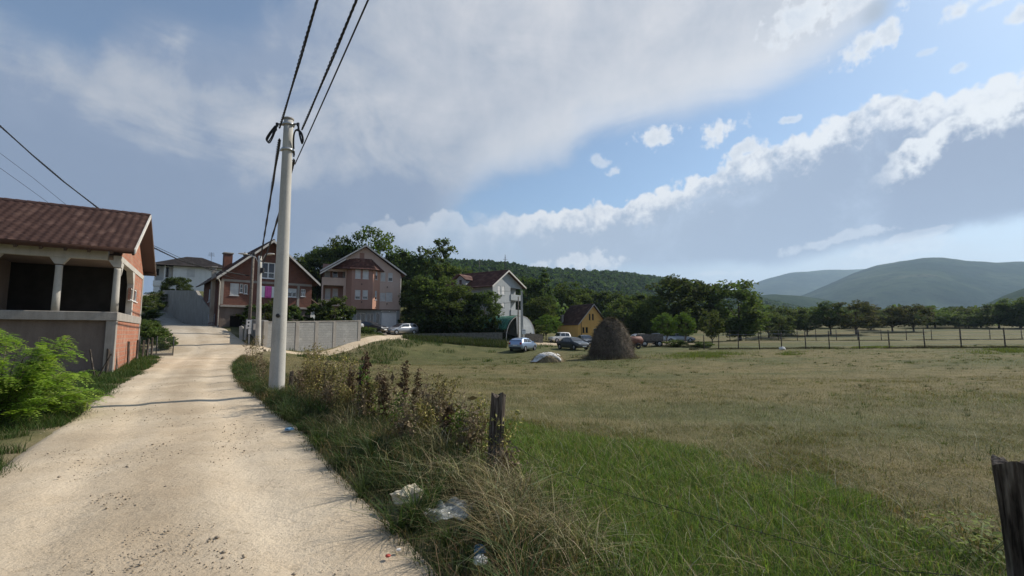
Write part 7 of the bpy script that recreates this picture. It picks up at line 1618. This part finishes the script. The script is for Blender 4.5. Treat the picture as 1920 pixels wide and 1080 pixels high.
# ------------------------------------------------------------------ litter on the verge
def crumple(name, label, px, py, size, m, seed, flat=.55, cat='litter', d=None, rough=.25, stretch=(1, 1)):
    rg = np.random.default_rng(seed); dd = d
    p = at(px, py, dd); z = max(float(GZ(np.array([p.x]), np.array([dd]))[0]), H(p.x, dd)) + .02; bm = bmesh.new(); bmesh.ops.create_icosphere(bm, subdivisions=4, radius=1); s1 = Vector(rg.uniform(0, 50, 3))
    for v in bm.verts:
        q = v.co.copy(); k = 1 + rough*(mnoise.noise(q*1.6+s1)*1.2 + .8*abs(mnoise.noise(q*3.7+s1)) + .5*mnoise.noise(q*8+s1)); c = q*k; v.co = Vector((c.x*size*stretch[0], c.y*size*stretch[1], max(-.25, c.z)*size*flat))
    me = bpy.data.meshes.new(name); bm.to_mesh(me); bm.free(); me.materials.append(m); me.polygons.foreach_set('use_smooth', [False]*len(me.polygons)); o = bpy.data.objects.new(name, me); C.objects.link(o); o.location = (p.x, dd, z + size*flat*.25 + .03); o.rotation_euler = (0, 0, rg.uniform(0, 6.28)); tag(o, label, cat); return o
M_['bag'] = mat('cream_plastic', (.55,.47,.33), (.66,.58,.44), 14, .5, .01); 
def film():
    m, t, b = material('clear_film'); b.inputs['Base Color'].default_value = (.62,.64,.62,1); b.inputs['Roughness'].default_value = .2; b.inputs['Alpha'].default_value = .42; return m
M_['film'] = film(); M_['blue'] = mat('blue_plastic', (.10,.22,.36), (.14,.28,.42), 6, .4); M_['paper'] = mat('white_paper', (.62,.60,.56), (.70,.68,.64), 6, .8); M_['redp'] = mat('red_plastic', (.45,.06,.04), (.5,.09,.06), 6, .5)
crumple('plastic_bag', 'crumpled cream plastic bag in the verge grass at the road edge', 767, 945, .125, M_['bag'], 1, .75, 'plastic bag', 4.55, .4)
def sheet_film():
    V, nu, nv = [], 22, 14; x0, y0 = at(845, 965, 4.25).x, 4.25; z = H(x0, y0)
    for i in range(nu+1):
        for j in range(nv+1):
            u, v = i/nu-.5, j/nv-.5; V.append((x0+u*.42+.05*math.sin(v*7), y0+v*.40+.04*math.sin(u*9), z+.10+.035*math.sin(u*7+v*3)**2+.016*math.sin(v*17+u*9)+.012*math.sin(u*23-v*11)+.08*max(0, .3-abs(u))*(1-abs(v))))
    idx = np.arange((nu+1)*(nv+1)).reshape(nu+1, nv+1); o = np_mesh('plastic_sheet', np.array(V), np.stack([idx[:-1,:-1], idx[1:,:-1], idx[1:,1:], idx[:-1,1:]], -1).reshape(-1, 4), 4, M_['film'], True); k = o.modifiers.new('thick', 'SOLIDIFY'); k.thickness = .0015; tag(o, 'torn clear plastic sheet draped over grass right of the cream bag', 'plastic sheet')
sheet_film()
mb = MB(); mb.lathe([(.044, 0), (.047, .003), (.047, .010), (.040, .012), (.038, .007), (.006, .007)], 20, smooth=False); o = mb.build('cup_lid', M_['blue']); p = at(899, 1022, 3.55); o.location = (p.x, 3.55, H(p.x, 3.55)+.09); o.rotation_euler = (R(38), R(12), 0); tag(o, 'blue plastic cup lid lying in the verge grass', 'lid')
crumple('paper_scrap', 'white paper scrap below the blue lid', 900, 1062, .045, M_['paper'], 3, .7, 'paper', 3.3)
crumple('plastic_scrap', 'small red plastic scrap at the road edge', 728, 1031, .018, M_['redp'], 4, .6, 'litter', 3.55)
crumple('paper_scrap', 'tiny white paper scrap by the red scrap at the road edge', 748, 1012, .016, M_['paper'], 5, .5, 'paper', 3.65)
crumple('blue_wrapper', 'faded blue wrapper on the verge below the brown weeds', 543, 800, .07, M_['blue'], 6, .4, 'wrapper', 8.0)
crumple('white_bag', 'small white bag lying before the meadow fence', 1467, 655, .26, M_['paper'], 9, .8, 'bag', 44.6)
